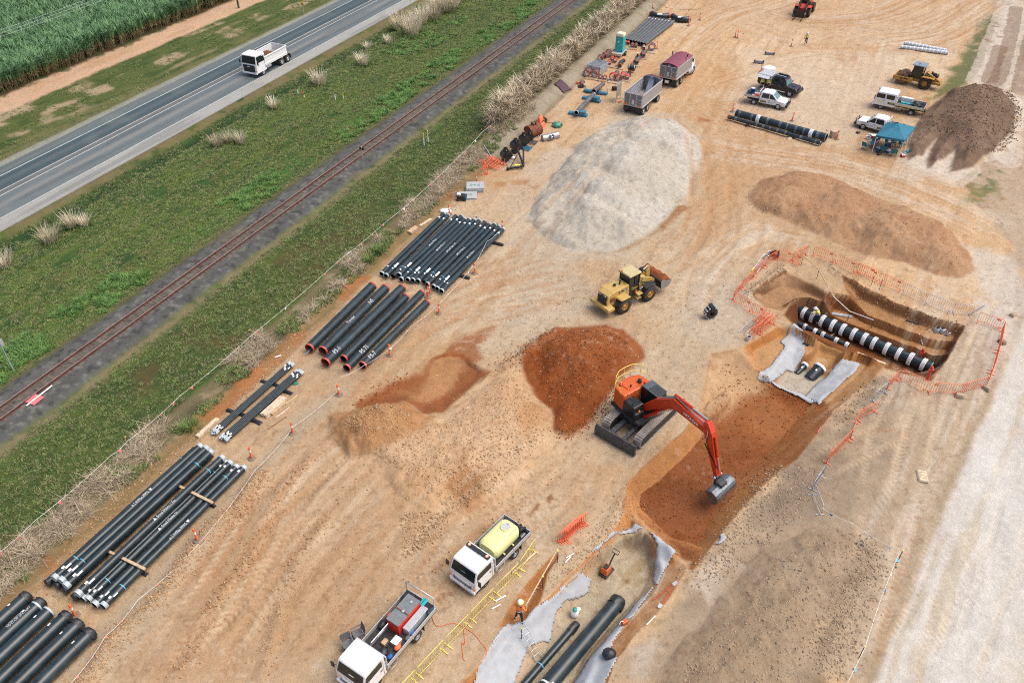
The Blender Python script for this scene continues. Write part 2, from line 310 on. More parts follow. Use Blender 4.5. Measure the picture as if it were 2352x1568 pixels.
# broad tonal areas of the site
zone(PS([(1340,1050),(1325,965),(1440,850),(1590,690),(1640,600),(1700,640),(1740,720),(1690,850),(1610,920),(1500,1020),(1430,1060)]), (226,208,182), .55, 1.0, 1.6)
zone(PS([(1560,640),(1650,600),(1720,690),(1700,820),(1640,800),(1560,760)]), (228,216,198), .55, 1.2, 1.5)
zone(PS([(1130,720),(1200,600),(1300,600),(1380,660),(1330,740),(1200,760)]), (228,212,190), .6, 1.2, 1.6)
zone(PS([(1190,520),(1250,440),(1330,340),(1280,330),(1200,400),(1150,470)]), (232,222,208), .55, 1., 1.6)
zone(PS([(1180,560),(1210,490),(1240,440),(1350,320),(1440,255),(1570,262),(1640,330),(1630,380),(1600,430),(1560,510),(1440,590),(1300,610),(1210,590)]), (224,210,188), .7, .9, 1.2)
zone(PS([(1620,330),(1720,330),(1900,360),(2000,420),(1800,380),(1730,400),(1700,470),(1640,560),(1600,560),(1600,470)]), (222,178,132), .75, 1.2, 1.6)
zone(PS([(1600,560),(1700,520),(1760,560),(1700,600),(1620,660),(1570,640)]), (226,196,160), .6, 1., 1.4)
zone(PS([(1700,120),(2100,120),(2000,290),(1950,330),(1760,260),(1680,240)]), (234,216,192), .6, 2., 2.)
zone(PS([(1600,0),(2290,0),(2150,90),(1900,100),(1700,70)]), (222,190,152), .6, 2., 2.)
zone(PS([(1300,300),(1400,240),(1440,200),(1500,130),(1420,130),(1330,200),(1250,300)]), (226,190,150), .6, 1., 1.4)
zone(PS([(1150,420),(1290,390),(1230,470),(1130,560),(1000,640),(980,600),(1060,480)]), (226,192,154), .55, 1., 1.4)
zone(PS([(100,1568),(330,1330),(480,1180),(560,1080),(680,960),(760,900),(820,880),(740,960),(640,1080),(480,1330),(300,1568)]), (206,188,164), .75, .6, .8)
zone(PS([(700,830),(860,680),(1000,700),(930,800),(860,860),(770,900)]), (216,192,164), .6, .8, 1.)
zone(PS([(560,1120),(800,960),(900,1050),(1180,1000),(1300,1080),(1150,1230),(900,1450),(500,1568),(280,1568),(420,1320)]), (212,168,124), .6, 1., 1.6)
# right hand side: brown-grey disturbed soil and the pale haul road
zone(PS([(2352,560),(2300,640),(2260,720),(2215,760),(2140,860),(2040,850),(1900,970),(1700,1190),(1590,1320),(1400,1568),(2010,1568),(2222,1045),(2352,700)]), (196,174,148), .9, .8, 1.2)
zone(PS([(1900,970),(2010,880),(2100,900),(2060,1050),(1900,1250),(1720,1500),(1440,1568),(1590,1320),(1700,1190)]), (168,150,128), .7, 1., 1.6, sm(.36, .62, nB))
zone(PS([(1900,960),(2010,870),(2080,880),(1980,1010),(1840,1160),(1720,1290),(1640,1330)]), (128,114,98), .6, 1., 1.6, sm(.5, .7, nC*.5+nB*.5))
zone(PS([(1560,1330),(1700,1280),(1740,1340),(1600,1480),(1500,1568),(1430,1568)]), (222,210,192), .6, .6, 1.6, sm(.45, .65, along2*.4+nC*.6))
zone(PS([(2080,900),(2260,700),(2310,740),(2180,1100),(2080,1350),(1990,1568),(1880,1568),(2000,1300),(2070,1080)]), (214,192,164), .7, .8, 1.2)
swath([P(2300,690),P(2200,960),P(2110,1200),P(2040,1400),P(1960,1600)], 2.2, (232,220,202), .6, .35, 6., 3)
swath([P(2270,700),P(2160,930),P(2060,1180),P(1990,1400)], 2.4, (172,148,120), .45, .4, 5., 4, .55)
swath([P(2200,640),P(2090,800),P(2060,900),P(2020,1000)], 1.5, (228,214,196), .6, .3, 6., 9)
d, sg, _ = linedist(PS([(1860,1920),(2005,1568),(2115,1303),(2222,1045),(2300,858),(2352,735),(2480,440),(2560,300)]), GX+wX*.25, GY+wY*.25, 14.)
haul = sm(-.35, .35, -sg)*(d < 13.9)
put(S(231,226,217), haul*.97)
put(S(214,200,176), haul*sm(.52, .74, vn(sg/.5, GY/14., 203)*.6+nC*.4)*sm(12, 2., -sg)*.75)
put(S(240,237,231), haul*sm(.5, .7, nB)*.5)
put(S(186,166,138), np.exp(-((sg-.25)/.3)**2)*(.5+.5*nC)*sm(120, 60, GY))
zone(PS([(2200,560),(2352,590),(2352,760),(2290,860),(2270,720)]), (232,222,208), .75, 1., 1.6)
# far right: road verge, grass, ruts
zone(PS([(2190,200),(2240,90),(2290,-20),(2420,-20),(2420,640),(2352,620),(2300,540),(2250,470),(2220,400),(2330,330),(2340,240),(2250,190)]), (204,182,158), .85, .6, 1.2)
zone(T3G := TS(3, [(1700,690),(1830,520),(2000,250),(2080,130),(2170,60),(2150,250),(2060,420),(1990,540),(1930,600),(1800,660)]), (96,112,62), .85, .7, 1.2, sm(.3, .55, nC*.6+nB*.4+.08))
zone(TS(3, [(1930,1240),(2080,1090),(2200,1120),(2260,1200),(2230,1320),(2120,1420),(1980,1400)]), (112,124,70), .85, .7, 1.6, sm(.42, .56, nC*.5+nB*.5))
zone(TS(3, [(2240,330),(2290,150),(2352,100),(2420,100),(2420,340),(2300,420),(2250,520),(2160,560)]), (128,132,92), .6, .7, 1., sm(.4, .6, nB))
zone(TS(3, [(1990,560),(2160,60),(2210,-10),(2260,-10),(2230,150),(2130,420),(2080,580)]), (158,128,100), .7, .5, 1.)
for pts in ([(2060,570),(2140,380),(2250,60),(2270,-30)], [(2130,590),(2220,420),(2330,60)], [(2200,1100),(2260,900),(2330,650),(2400,450)], [(1560,1190),(1640,1080),(1740,960)], [(1700,1190),(1800,1090),(1880,1010)], [(1830,1230),(1880,1190),(1930,1150)]):
    pl = spline([T(3, *p) for p in pts], 8); dd, _, _ = linedist(pl, GX+wX*.3, GY+wY*.3, 4); put(S(232,220,204), sm(1.5, .7, dd)*.85*sm(.25, .5, nC+.1))
for pts in ([(2300,60),(2200,480),(2090,620)], [(2400,260),(2310,640)], [(2110,560),(2190,330)]):
    pl = spline([T(3, *p) for p in pts], 8); dd, _, _ = linedist(pl, GX+wX*.3, GY+wY*.3, 4); put(S(140,110,86), sm(.6, .2, dd)*.6*sm(.25, .5, nC+.1))
# wheel sweeps
swath([T(3,250,330),T(3,150,560),T(3,60,760),T(2,2330,1000),T(2,2250,1250)], 5., (206,160,112), .45, .5, 9., 11)
swath([T(3,-40,700),T(3,300,950),T(3,600,1040),T(3,1100,1130),T(3,1700,1330),T(3,2300,1560)], 6., (210,168,124), .55, .45, 10., 12)
swath([T(3,100,1000),T(3,500,1080),T(3,1100,1170),T(3,1700,1380),T(3,2300,1640)], 4., (240,228,210), .55, .35, 8., 13)
swath([T(3,0,1500),T(3,300,1250),T(3,700,1080),T(3,1200,1100)], 4., (200,156,112), .45, .4, 9., 14)
for k, pts in enumerate(([(1100,120),(1500,190),(1800,120),(2080,-40)], [(1000,200),(1500,260),(1850,170),(2120,0)], [(500,60),(900,140),(1400,90),(1700,-60)], [(0,330),(300,120),(600,30),(900,-60)], [(1250,340),(1500,300),(1800,250),(2000,140)])):
    swath([T(3, *p) for p in pts], 4.5, (192,142,92), .6, .45, 9., 20+k, .52); swath([T(3, *p) for p in pts], 4.5, (240,226,206), .4, .4, 9., 30+k, .52)
for pts in ([(1040,260),(1090,360),(1080,520)], [(1160,270),(1180,380),(1110,540)], [(1360,250),(1300,400),(1330,520)], [(330,290),(340,480),(240,720),(200,840)]):
    swath([T(3, *p) for p in pts], .8, (200,158,116), .6, .3, 4., 41)
swath([P(1600,640),P(1640,560),P(1700,500),P(1760,470)], 3., (200,158,114), .45, .35, 8., 50)
swath([P(1560,700),P(1640,590),P(1740,530),P(1900,560)], 2.5, (240,230,214), .5, .35, 8., 51)
swath([P(900,1400),P(1060,1250),P(1200,1120),P(1330,1010),P(1420,930)], 2.6, (224,196,160), .7, .35, 10., 52)
swath([P(840,1500),P(1000,1340),P(1180,1160)], 2.2, (198,148,102), .5, .4, 8., 53)
swath([P(600,1300),P(700,1180),P(820,1050),P(960,960),P(1060,900)], 4.5, (238,216,186), .55, .5, 8., 54)
swath([P(420,1480),P(560,1300),P(680,1130),P(780,1040)], 4., (190,142,98), .5, .5, 7., 55)
swath([P(640,1568),P(740,1400),P(860,1250),P(1000,1120)], 4., (190,144,100), .5, .5, 7., 56)
swath([P(800,960),P(960,800),P(1120,700),P(1340,640)], 4., (198,146,100), .45, .6, 7., 57)
track([T(8,1480,460),T(8,1160,740),T(8,720,1180)], (190,146,104), .5, .85)
track([T(7,1000,1480),T(7,1480,900),T(7,1800,380),T(7,2060,0)], (240,214,178), .6, 1.0, .3)
track([T(7,1500,1400),T(7,1700,1050),T(7,2000,640),T(7,2300,330)], (240,214,178), .6, 1.0, .3)
track([T(7,1250,1500),T(7,1560,1000),T(7,1700,560)], (186,132,86), .45, 1.0, .3)
track([T(2,1640,1560),T(2,1400,1340),T(2,1560,1180),T(2,1720,1100)], (186,150,112), .6, 1.0, .3)
track([T(5,500,1180),T(5,620,1060),T(5,900,700)], (222,176,130), .7, 1., .3)
track([T(9,1700,0),T(9,1440,450),T(9,1300,800),T(9,1240,1100)], (228,214,196), .6, 1.0, .35)
# disturbed, dark-red and dark-brown patches
for pts, col, a in (([(100,800),(200,830),(190,840),(110,830)], (180,110,60), .8), ([(1080,1150),(1120,1150),(1100,1170)], (180,120,70), .7)): zone(TS(3, pts), col, a, .3, .6)
for pts in ([(1180,1245),(1290,1240),(1280,1270),(1190,1270)], [(1060,1265),(1140,1255),(1130,1290),(1060,1295)], [(1330,1480),(1400,1470),(1440,1567),(1340,1567)]): zone(TS(2, pts), (190,136,84), .7, .3, .7)
zone(PS([(1230,500),(1262,470),(1268,520),(1300,548),(1360,560),(1440,545),(1500,500),(1560,470),(1590,478),(1530,515),(1500,545),(1440,570),(1370,580),(1300,560),(1250,540)]), (176,142,104), .75, .35, .7)
zone(PS([(1500,505),(1545,470),(1590,475),(1560,500),(1520,530)]), (178,128,84), .8, .3, .6)
# vegetated verges
verge = sm(14.1, 13.6, gt+wob*.6)
put(S(80,106,54), verge)
gg = fbm(GX, GY, 3.2, 5, 211)*.6+vn(gs/7., gt/.9, 221)*.4
gg = gg*.55+.45*vn(gs/2.6, gt/.5, 225)
put(S(106,124,60), verge*sm(.40, .66, gg)*.75)
put(S(56,88,50), verge*sm(.50, .34, gg)*.6)
put(S(120,112,72), verge*sm(.58, .74, fbm(GX, GY, 1.6, 5, 231)*.7+alongn*.3)*.6)
sidew = sm(2.5, 6, gt)*(1-sm(9.5, 11, gt)); put(S(76,88,50), sidew*.6); put(S(112,92,62), sidew*sm(.55, .72, nB)*sm(60, 20, gs)*.6)
put(S(108,124,62), verge*sm(.6, .75, nC)*.35)
bri = np.exp(-((gt+5.2+wob*1.5)/1.5)**2); put(S(76,128,56), bri*.6*sm(.4, .6, nB))
# roadside: drain, brown fringe, far verge, dirt track, cane floor
put(S(42,74,48), np.exp(-((gt+19.9+wob*.5)/1.15)**2)*.9)
put(S(134,122,88), sm(-22.9, -22.2, gtr)*(1-sm(-21.6, -20.7, gt+wob*.7))*.85*sm(.25, .5, nC+.05))
fv = sm(-33.9, -34.4, gtr); put(S(100,112,62), fv); put(S(134,130,88), fv*sm(-40, -35.5, gt+wob*2)*.8)
put(S(74,96,50), fv*sm(.5, .64, gg)*sm(-35.5, -38, gt)*.85); put(S(200,176,146), fv*sm(.55, .68, fbm(GX, GY, 4.5, 5, 241)*.7+vn(gs/6., gt/1.2, 9)*.3)*sm(-37, -40, gt)*.8)
put(S(176,178,166), sm(-35.7, -34.9, gtr+wob*.35)*(1-sm(-34.0, -33.8, gtr))*.85)
put(S(226,190,156), sm(-46.3, -47.2, gt+wob*.6)*1.0); put(S(206,164,126), sm(-47, -47.6, gt)*sm(.5, .7, nC*.5+along2*.5)*.6)
put(S(92,80,54), sm(-50.9, -51.9, gt+wob*.6)); put(S(60,80,44), sm(-50.4, -51.2, gt+wob)*(1-sm(-52, -53, gt))*sm(.5, .6, nC)*.7)
# ballast margins, dead strip, bund face, raw edge
put(S(150,134,108), np.exp(-((gt-3.0+wob*.4)/.55)**2)*.8*sm(.2, .5, nC+.08)); put(S(132,118,92), np.exp(-((gt+3.1+wob*.5)/.5)**2)*.7)
bst = sm(-2.75, -2.45, gt+wob*.25)*(1-sm(2.2, 2.7, gt+wob*.3)); put(S(112,113,109), bst); put(S(122,113,101), bst*np.exp(-(gt/.65)**2)*.8); put(S(84,88,88), bst*np.exp(-((gt-1.8)/.5)**2)*.5); put(S(150,150,144), bst*sm(.6, .8, nD)*.6); put(S(62,64,64), bst*sm(.42, .25, nD)*.6)
put(S(140,126,104), bst*sm(.62, .75, nB)*.5)
strip = sm(10.6, 11.3, gt+wob*.4)*(1-sm(13.0, 13.8, gt+wob*.5)); put(S(138,124,96), strip*.85); put(S(86,90,66), strip*sm(.5, .64, nB)*sm(11.5, 12.4, gt)*.8); put(S(176,158,128), strip*sm(.58, .7, nC)*.6)
raw = sm(12.7, 13.3, gt+wob*.6)*(1-sm(14.2, 14.9, gt+wob*.6)); put(S(170,138,100), raw*.7*sm(70, 45, gs)); put(S(188,120,70), raw*sm(.55, .66, nB)*.7*sm(60, 30, gs))
bund = sm(47, 53, gs+wob*2)*sm(11.5, 12.1, gt+wob*.3)*(1-sm(14.0, 14.6, gt+wob*.3)); put(S(186,176,156), bund*.95); put(S(160,150,128), bund*sm(.5, .66, vn(gs/1.1, gt/6., 5)*.5+nC*.5)*.6); put(S(142,118,86), bund*np.exp(-((gt-14.2)/.4)**2)*.7)
# piles
pile_of = np.zeros(GX.shape, int)
def pile(i, key, cols, edge=.25, warp=.5):
    poly, H0, sl, rg = PILES[key]; d = sdf(poly, GX+wX*warp*.5, GY+wY*warp*.5, 1.5); m = sm(-edge, edge, d)
    put(S(*cols[0]), m); put(S(*cols[1]), m*sm(.45, .65, nB)*.6); put(S(*cols[2]), m*sm(.55, .72, nC)*.5); pile_of[d > 0] = i
pile(1, 'sand', ((213,205,190), (223,217,205), (194,184,166)), .35, .6)
pile(2, 'brown', ((196,154,118), (208,170,134), (174,130,94)))
pile(3, 'dark', ((140,116,98), (154,130,110), (114,92,76)))
pile(5, 'bench', ((224,184,142), (234,202,166), (204,160,118)), 1.)
pile(6, 'lump', ((196,144,98), (206,160,114), (176,122,78)), .5)
pile(4, 'red', ((160,88,44), (174,106,62), (134,68,32)), .3, .8)
pile(7, 'grey', ((182,158,130), (196,174,148), (156,134,112)), 1.2)
zone(TS(9, [(1060,700),(1240,660),(1270,800),(1180,1000),(1060,1160),(980,1400),(900,1567),(800,1567),(960,1100),(1040,900)]), (142,122,104), .6, 1., 1.6, sm(.4, .6, nC))
sandtop = sdf(PILES['sand'][0], GX, GY, 3.); put(S(222,216,206), sm(0, 1.6, sandtop)*sm(.5, .7, nB)*.4)
zone(TS(5, [(1500,720),(1700,690),(1900,720),(2050,820),(2000,960),(1800,830),(1600,780)]), (172,112,72), .6, .6, 1.4)
zone(TS(5, [(880,740),(1060,660),(1010,720),(960,800),(930,900),(800,930),(660,920),(700,860)]), (164,94,48), .75, .4, 1.2)
zone(TS(5, [(1340,760),(1500,690),(1560,700),(1420,800),(1340,860),(1100,960),(1060,1000),(1200,900)]), (176,116,74), .75, .4, 1.2)
zone(TS(5, [(90,1215),(400,1045),(560,960),(700,870),(860,880),(940,950),(1030,990),(960,1060),(870,1130),(710,1262),(560,1285),(430,1205),(160,1250)]), (160,90,46), .9, .3, .8)
zone(TS(5, [(400,1100),(520,980),(760,900),(860,930),(800,1000),(700,1090),(600,1190),(500,1190)]), (206,158,112), .75, .4, 1.2, sm(.4, .55, along2*.3+nB*.7))
zone(TS(5, [(1170,1380),(1250,1250),(1400,1230),(1420,1330),(1300,1440),(1220,1500)]), (206,152,98), .6, .5, 1.)
for pts in ([(1010,1120),(1060,1060),(1110,1110),(1070,1180)],): zone(PS(pts), (184,124,74), .6, .4, 1.2)
# cut faces and floors
gx_ = np.gradient(GH, axis=0); gsl = np.zeros(GX.shape)
dy = np.gradient(GY, axis=0); dx = np.gradient(GX, axis=1); gsl = np.hypot(np.gradient(GH, axis=0)/np.maximum(dy, 1e-3), np.gradient(GH, axis=1)/np.maximum(dx, 1e-3))
for i, (C, Fl, z0, z1) in enumerate(CUTS[:-1]):
    dc = sdf(C, GX+wX*.1, GY+wY*.1, 1.); ins = sm(-.1, .15, dc)
    body = ((196,146,98), (198,144,92), (150,92,52), (196,152,112), (214,166,116), (208,164,118), (150,84,42), (226,190,152), (212,200,180), (200,150,104))[i]
    face = ((150,100,64), (140,84,48), (112,66,38), (126,88,62), (206,138,78), (190,124,72), (212,152,96), (216,146,82), (222,180,138), (208,140,84), (204,142,88), (170,96,48))[i]
    put(S(*body), ins*.92); put(S(*[c*.86 for c in body]), ins*sm(.5, .7, nC)*.5)
    put(S(*face), ins*sm(.35, .9, gsl)*.9)
zone(PS([(1655,880),(1740,868),(1868,935),(1800,1005),(1690,960),(1610,985),(1630,930)]), (172,108,64), .8, .4, 1.)
zone(PS([(1625,815),(1700,795),(1750,835),(1755,868),(1715,893),(1655,940),(1610,960),(1600,930)]), (222,186,144), .85, .8, 1.)
zone(PS([(1700,880),(1780,900),(1850,940),(1800,990),(1730,960)]), (186,126,80), .5, .6, 1.)
zone(TS(8, [(1985,370),(2060,420),(2200,540),(2330,640),(2350,700),(2250,690),(2100,590),(2000,520)]), (186,134,88), .8, .3, .8)
zone(TS(6, [(830,870),(940,800),(1090,880),(1060,960),(1000,985),(880,960)], -1.8), (206,156,104), .9, .25, .4)
zone(TS(6, [(900,900),(1010,920),(980,960),(900,950)], -2), (236,196,146), .7, .3, .5)
zone(TS(6, [(690,1010),(780,960),(960,985),(985,1040),(925,1110),(850,1170),(640,1095)], -1.75), (206,196,178), .95, .25, .4)
zone(TS(8, [(1790,740),(1950,590),(2100,580),(2160,840),(1960,1100),(1690,1430),(1500,1860),(1130,1860),(1300,1420),(1540,1080)], -1.6), (204,188,160), .9, .3, .5)
zone(TS(8, [(1700,930),(1830,700),(2000,600),(2140,640),(2140,860),(1990,960),(1850,900),(1800,960)], -1.6), (172,148,112), .6, .3, 1.4, sm(.45, .58, fbm(GX, GY, 1.3, 4, 301)))
zone(TS(8, [(1930,830),(2060,700),(2110,740),(1990,880),(1900,930)], -1.6), (190,166,130), .8, .1, .1)
# wet spots by the trucks
for n, pts in ((8, [(770,860),(800,845),(850,890),(800,910),(770,900)]), (8, [(640,1010),(690,950),(720,960),(700,1000),(650,1030)]), (8, [(735,965),(770,950),(765,975),(740,982)]), (8, [(1265,420),(1340,330),(1355,340),(1300,420),(1270,430)]), (8, [(1400,290),(1430,262),(1448,300),(1420,332),(1400,322)]), (8, [(1965,770),(1990,755),(1998,780),(1975,790)])):
    zone(TS(n, pts), (150,100,62), .8, .12, .3)
# whole site: small stones and dusty freckles
put(S(244,232,214), sm(.64, .8, nD)*sm(.45, .6, nA)*.22*sm(13.8, 15, gt)); put(S(150,112,78), sm(.66, .8, fbm(GX, GY, .3, 2, 311))*.35*sm(13.8, 15, gt)*(1-haul))

TR = np.zeros(GX.shape); rr_ = random.Random(5)
RUNS = [([T(7,300,1560),T(7,900,1000),T(7,1350,500)], 3), ([T(7,1100,1568),T(7,1600,900),T(7,1900,300),T(5,100,1450)], 5), ([T(8,300,1100),T(8,900,500),T(8,1500,60)], 4), ([T(8,600,1300),T(8,1100,800),T(8,1500,420)], 2), ([T(5,250,700),T(5,800,420),T(5,1500,150)], 4), ([T(5,900,650),T(5,1400,560),T(5,1800,640)], 3), ([T(5,1000,300),T(5,1300,0),T(2,1700,1200)], 4),
 ([T(6,0,400),T(6,300,100),T(3,300,1300),T(3,200,900)], 5), ([T(6,100,700),T(6,300,300),T(6,700,0)], 3), ([T(3,200,600),T(3,900,400),T(3,1500,500)], 4), ([T(3,400,150),T(3,900,300),T(3,1400,200)], 4), ([T(6,1950,400),T(6,1750,900),T(9,1500,300)], 4), ([T(9,1640,200),T(9,1420,700),T(9,1200,1400)], 3), ([T(9,2100,300),T(9,1850,800),T(9,1650,1500)], 3), ([T(6,900,1500),T(6,1300,1250),T(6,1700,1200)], 3), ([T(3,700,1000),T(3,1300,1150),T(3,2000,1450)], 4), ([T(2,1500,1400),T(2,1750,1050),T(2,2100,850)], 3)]
for pts, m_ in RUNS:
    for k in range(m_):
        off = np.array([rr_.uniform(-2.6, 2.6), rr_.uniform(-2.6, 2.6)]); pl = spline([np.array(p)+off+np.array([rr_.uniform(-.9, .9), rr_.uniform(-.9, .9)]) for p in pts], 8); d, sg, le = linedist(pl, GX, GY, 2.); g, w = rr_.choice([(.95, .28), (1.1, .32), (.8, .2)])
        L = np.linalg.norm(np.diff(pl, axis=0), axis=1).sum(); m = np.exp(-((np.abs(sg)-g)/w)**4)*sm(.1, 3, le)*sm(L-.1, L-3, le)*sm(.3, .5, fbm(GX, GY, 3., 2, 700+k)); tr_ = np.sin(le*2*PI/.42+np.abs(np.abs(sg)-g)*9)
        TR = TR-m*.035+m*tr_*.018; put(S(*rr_.choice([(238,216,186), (196,148,104), (232,204,168)])), m*(.30+.22*tr_)*(1-haul*.6))
GH = GH+TR*sm(13.8, 15, gt)
sat = sm(13.8, 14.6, gt)*(1-haul*.8); lum = ZC.mean(-1, keepdims=True); ZC = np.clip(lum+(ZC-lum)*(1+.0*sat[..., None]), .003, .9)
ZC = ZC*(1+(.20*(fbm(GX, GY, .28, 3, 721)-.5)+.24*(nC-.5))[..., None])*np.where(haul > .5, 1, .97)[..., None]
def zone_mesh(name, faces, V3, col, m, parent=None):
    used, inv = np.unique(faces, return_inverse=True); f = inv.reshape(faces.shape); v = V3[used]; c = col[used]
    me = bpy.data.meshes.new(name); nv, nf = len(v), len(f)
    me.vertices.add(nv); me.vertices.foreach_set('co', v.astype(np.float32).ravel())
    me.loops.add(nf*4); me.loops.foreach_set('vertex_index', f.astype(np.int32).ravel())
    me.polygons.add(nf); me.polygons.foreach_set('loop_start', np.arange(0, nf*4, 4, dtype=np.int32)); me.polygons.foreach_set('loop_total', np.full(nf, 4, np.int32))
    me.update(calc_edges=True); me.polygons.foreach_set('use_smooth', np.ones(nf, bool))
    at = me.color_attributes.new('zone', 'FLOAT_COLOR', 'POINT'); at.data.foreach_set('color', np.concatenate([np.clip(c, 0, 1), np.ones((nv, 1))], 1).astype(np.float32).ravel())
    me.materials.append(m); o = bpy.data.objects.new(name, me); COL.objects.link(o); o.parent = parent; return o
def grid_faces(ny, nx):
    i = np.arange(ny*nx).reshape(ny, nx); return np.stack([i[:-1, :-1].ravel(), i[:-1, 1:].ravel(), i[1:, 1:].ravel(), i[1:, :-1].ravel()], 1)
earth_mat = vcol_mat('earth', .95, (7., .09), (1.7, .09), .42, (5., 26.), .15)
GF = grid_faces(*GX.shape); GV = np.stack([GX.ravel(), GY.ravel(), GH.ravel()], 1); GC = ZC.reshape(-1, 3)
pf = pile_of.ravel()[GF]; pid = np.where((pf == pf[:, :1]).all(1), pf[:, 0], 0)
def tag(o, label=None, cat=None, group=None, kind=None):
    if label: o['label'] = label
    if cat: o['category'] = cat
    if group: o['group'] = group
    if kind: o['kind'] = kind
    return o
tag(zone_mesh('ground', GF[pid == 0], GV, GC, earth_mat), kind='structure')
for i, nm, lab in ((1, 'sand_stockpile', 'large pale grey sand stockpile with sharp creases, ringed by wheel marks'), (2, 'soil_stockpile', 'long reddish brown soil heap behind the fenced pit'),
                   (3, 'soil_stockpile', 'tall dark grey-brown soil heap beside the blue canopy'), (4, 'soil_stockpile', 'dark red soil heap left of the orange excavator'),
                   (5, 'soil_stockpile', 'low flattened pale tan soil heap in front of the dark red one'), (6, 'soil_stockpile', 'rounded orange-brown soil mound near the bundled thin pipes'),
                   (7, 'soil_stockpile', 'broad low grey-brown soil heap beside the pale haul road')):
    tag(zone_mesh(nm, GF[pid == i], GV, GC, earth_mat), lab, 'stockpile', 'stockpiles on the site')

# ------------------------------------------------ road, markings, railway
def strip_mesh(name, t0, t1, z, s0, s1, ns, nt, colf, m, drift=.011):
    ss = np.linspace(s0, s1, ns); tt = np.linspace(t0, t1, nt); Sg, Tg = np.meshgrid(ss, tt, indexing='ij'); Tt = Tg-drift*(Sg-20)
    X = RA[0]+RD[0]*Sg+RN[0]*Tt; Y = RA[1]+RD[1]*Sg+RN[1]*Tt; Z = np.full(X.shape, z) if np.isscalar(z) else z(Tg)
    c = colf(Sg, Tg, X, Y); o = zone_mesh(name, grid_faces(ns, nt), np.stack([X.ravel(), Y.ravel(), Z.ravel()], 1), c.reshape(-1, 3), m); return o
asphalt_mat = vcol_mat('asphalt', .85, (30., .10), (.8, .05), .15, (60., 120.), .3)
def road_col(s, t, X, Y):
    c = np.zeros(s.shape+(3,))+S(104,122,125)
    def p(col, a):
        nonlocal c; c = c*(1-a[..., None])+S(*col)*a[..., None]
    lane = (t > -32.2) & (t < -29.1); p((84,104,110), lane*.9); p((128,138,140), (t >= -28.4)*(t < -24.5)*.75)
    for tc in (-31.6, -29.9): p((74,93,100), np.exp(-((t-tc)/.35)**2)*.55)
    p((112,122,126), np.exp(-((t+30.8)/.4)**2)*.5)
    for tc in (-27.6, -25.7): p((112,128,134), np.exp(-((t-tc)/.4)**2)*.6)
    p((166,166,160), np.exp(-((t+26.7)/.45)**2)*.55); p((140,134,124), np.exp(-((t+29.0)/.35)**2)*.7)
    p((124,132,134), (t < -32.4)*.8); p((190,190,184), sm(-24.5, -24.35, t)*.95); p((160,160,156), sm(-22.7, -22.3, t)*.6)
    n = fbm(X, Y, 5, 4, 401); p((150,152,150), sm(.55, .72, n)*.25); p((76,86,94), sm(.55, .75, vn(s/14., t/.5, 402))*.3)
    return c
tag(strip_mesh('road', -34.0, -22.25, .245, -160, 330, 900, 70, road_col, asphalt_mat), kind='structure')
paint_mat = mat('road_paint', S(224,230,228), .7, var=.12, vscale=4)
def line_mesh(name, t0, w, s0, s1):
    o = strip_mesh(name, t0-w/2, t0+w/2, .251, s0, s1, 60, 2, lambda s, t, X, Y: np.zeros(s.shape+(3,))+.5, paint_mat); tag(o, kind='structure'); return o
line_mesh('road_edge_line', -32.15, .14, -160, 330); line_mesh('road_edge_line', -24.45, .14, -160, 330)
line_mesh('road_centre_line', -29.3, .12, -160, 330); line_mesh('road_centre_line', -28.4, .12, 22, 330)
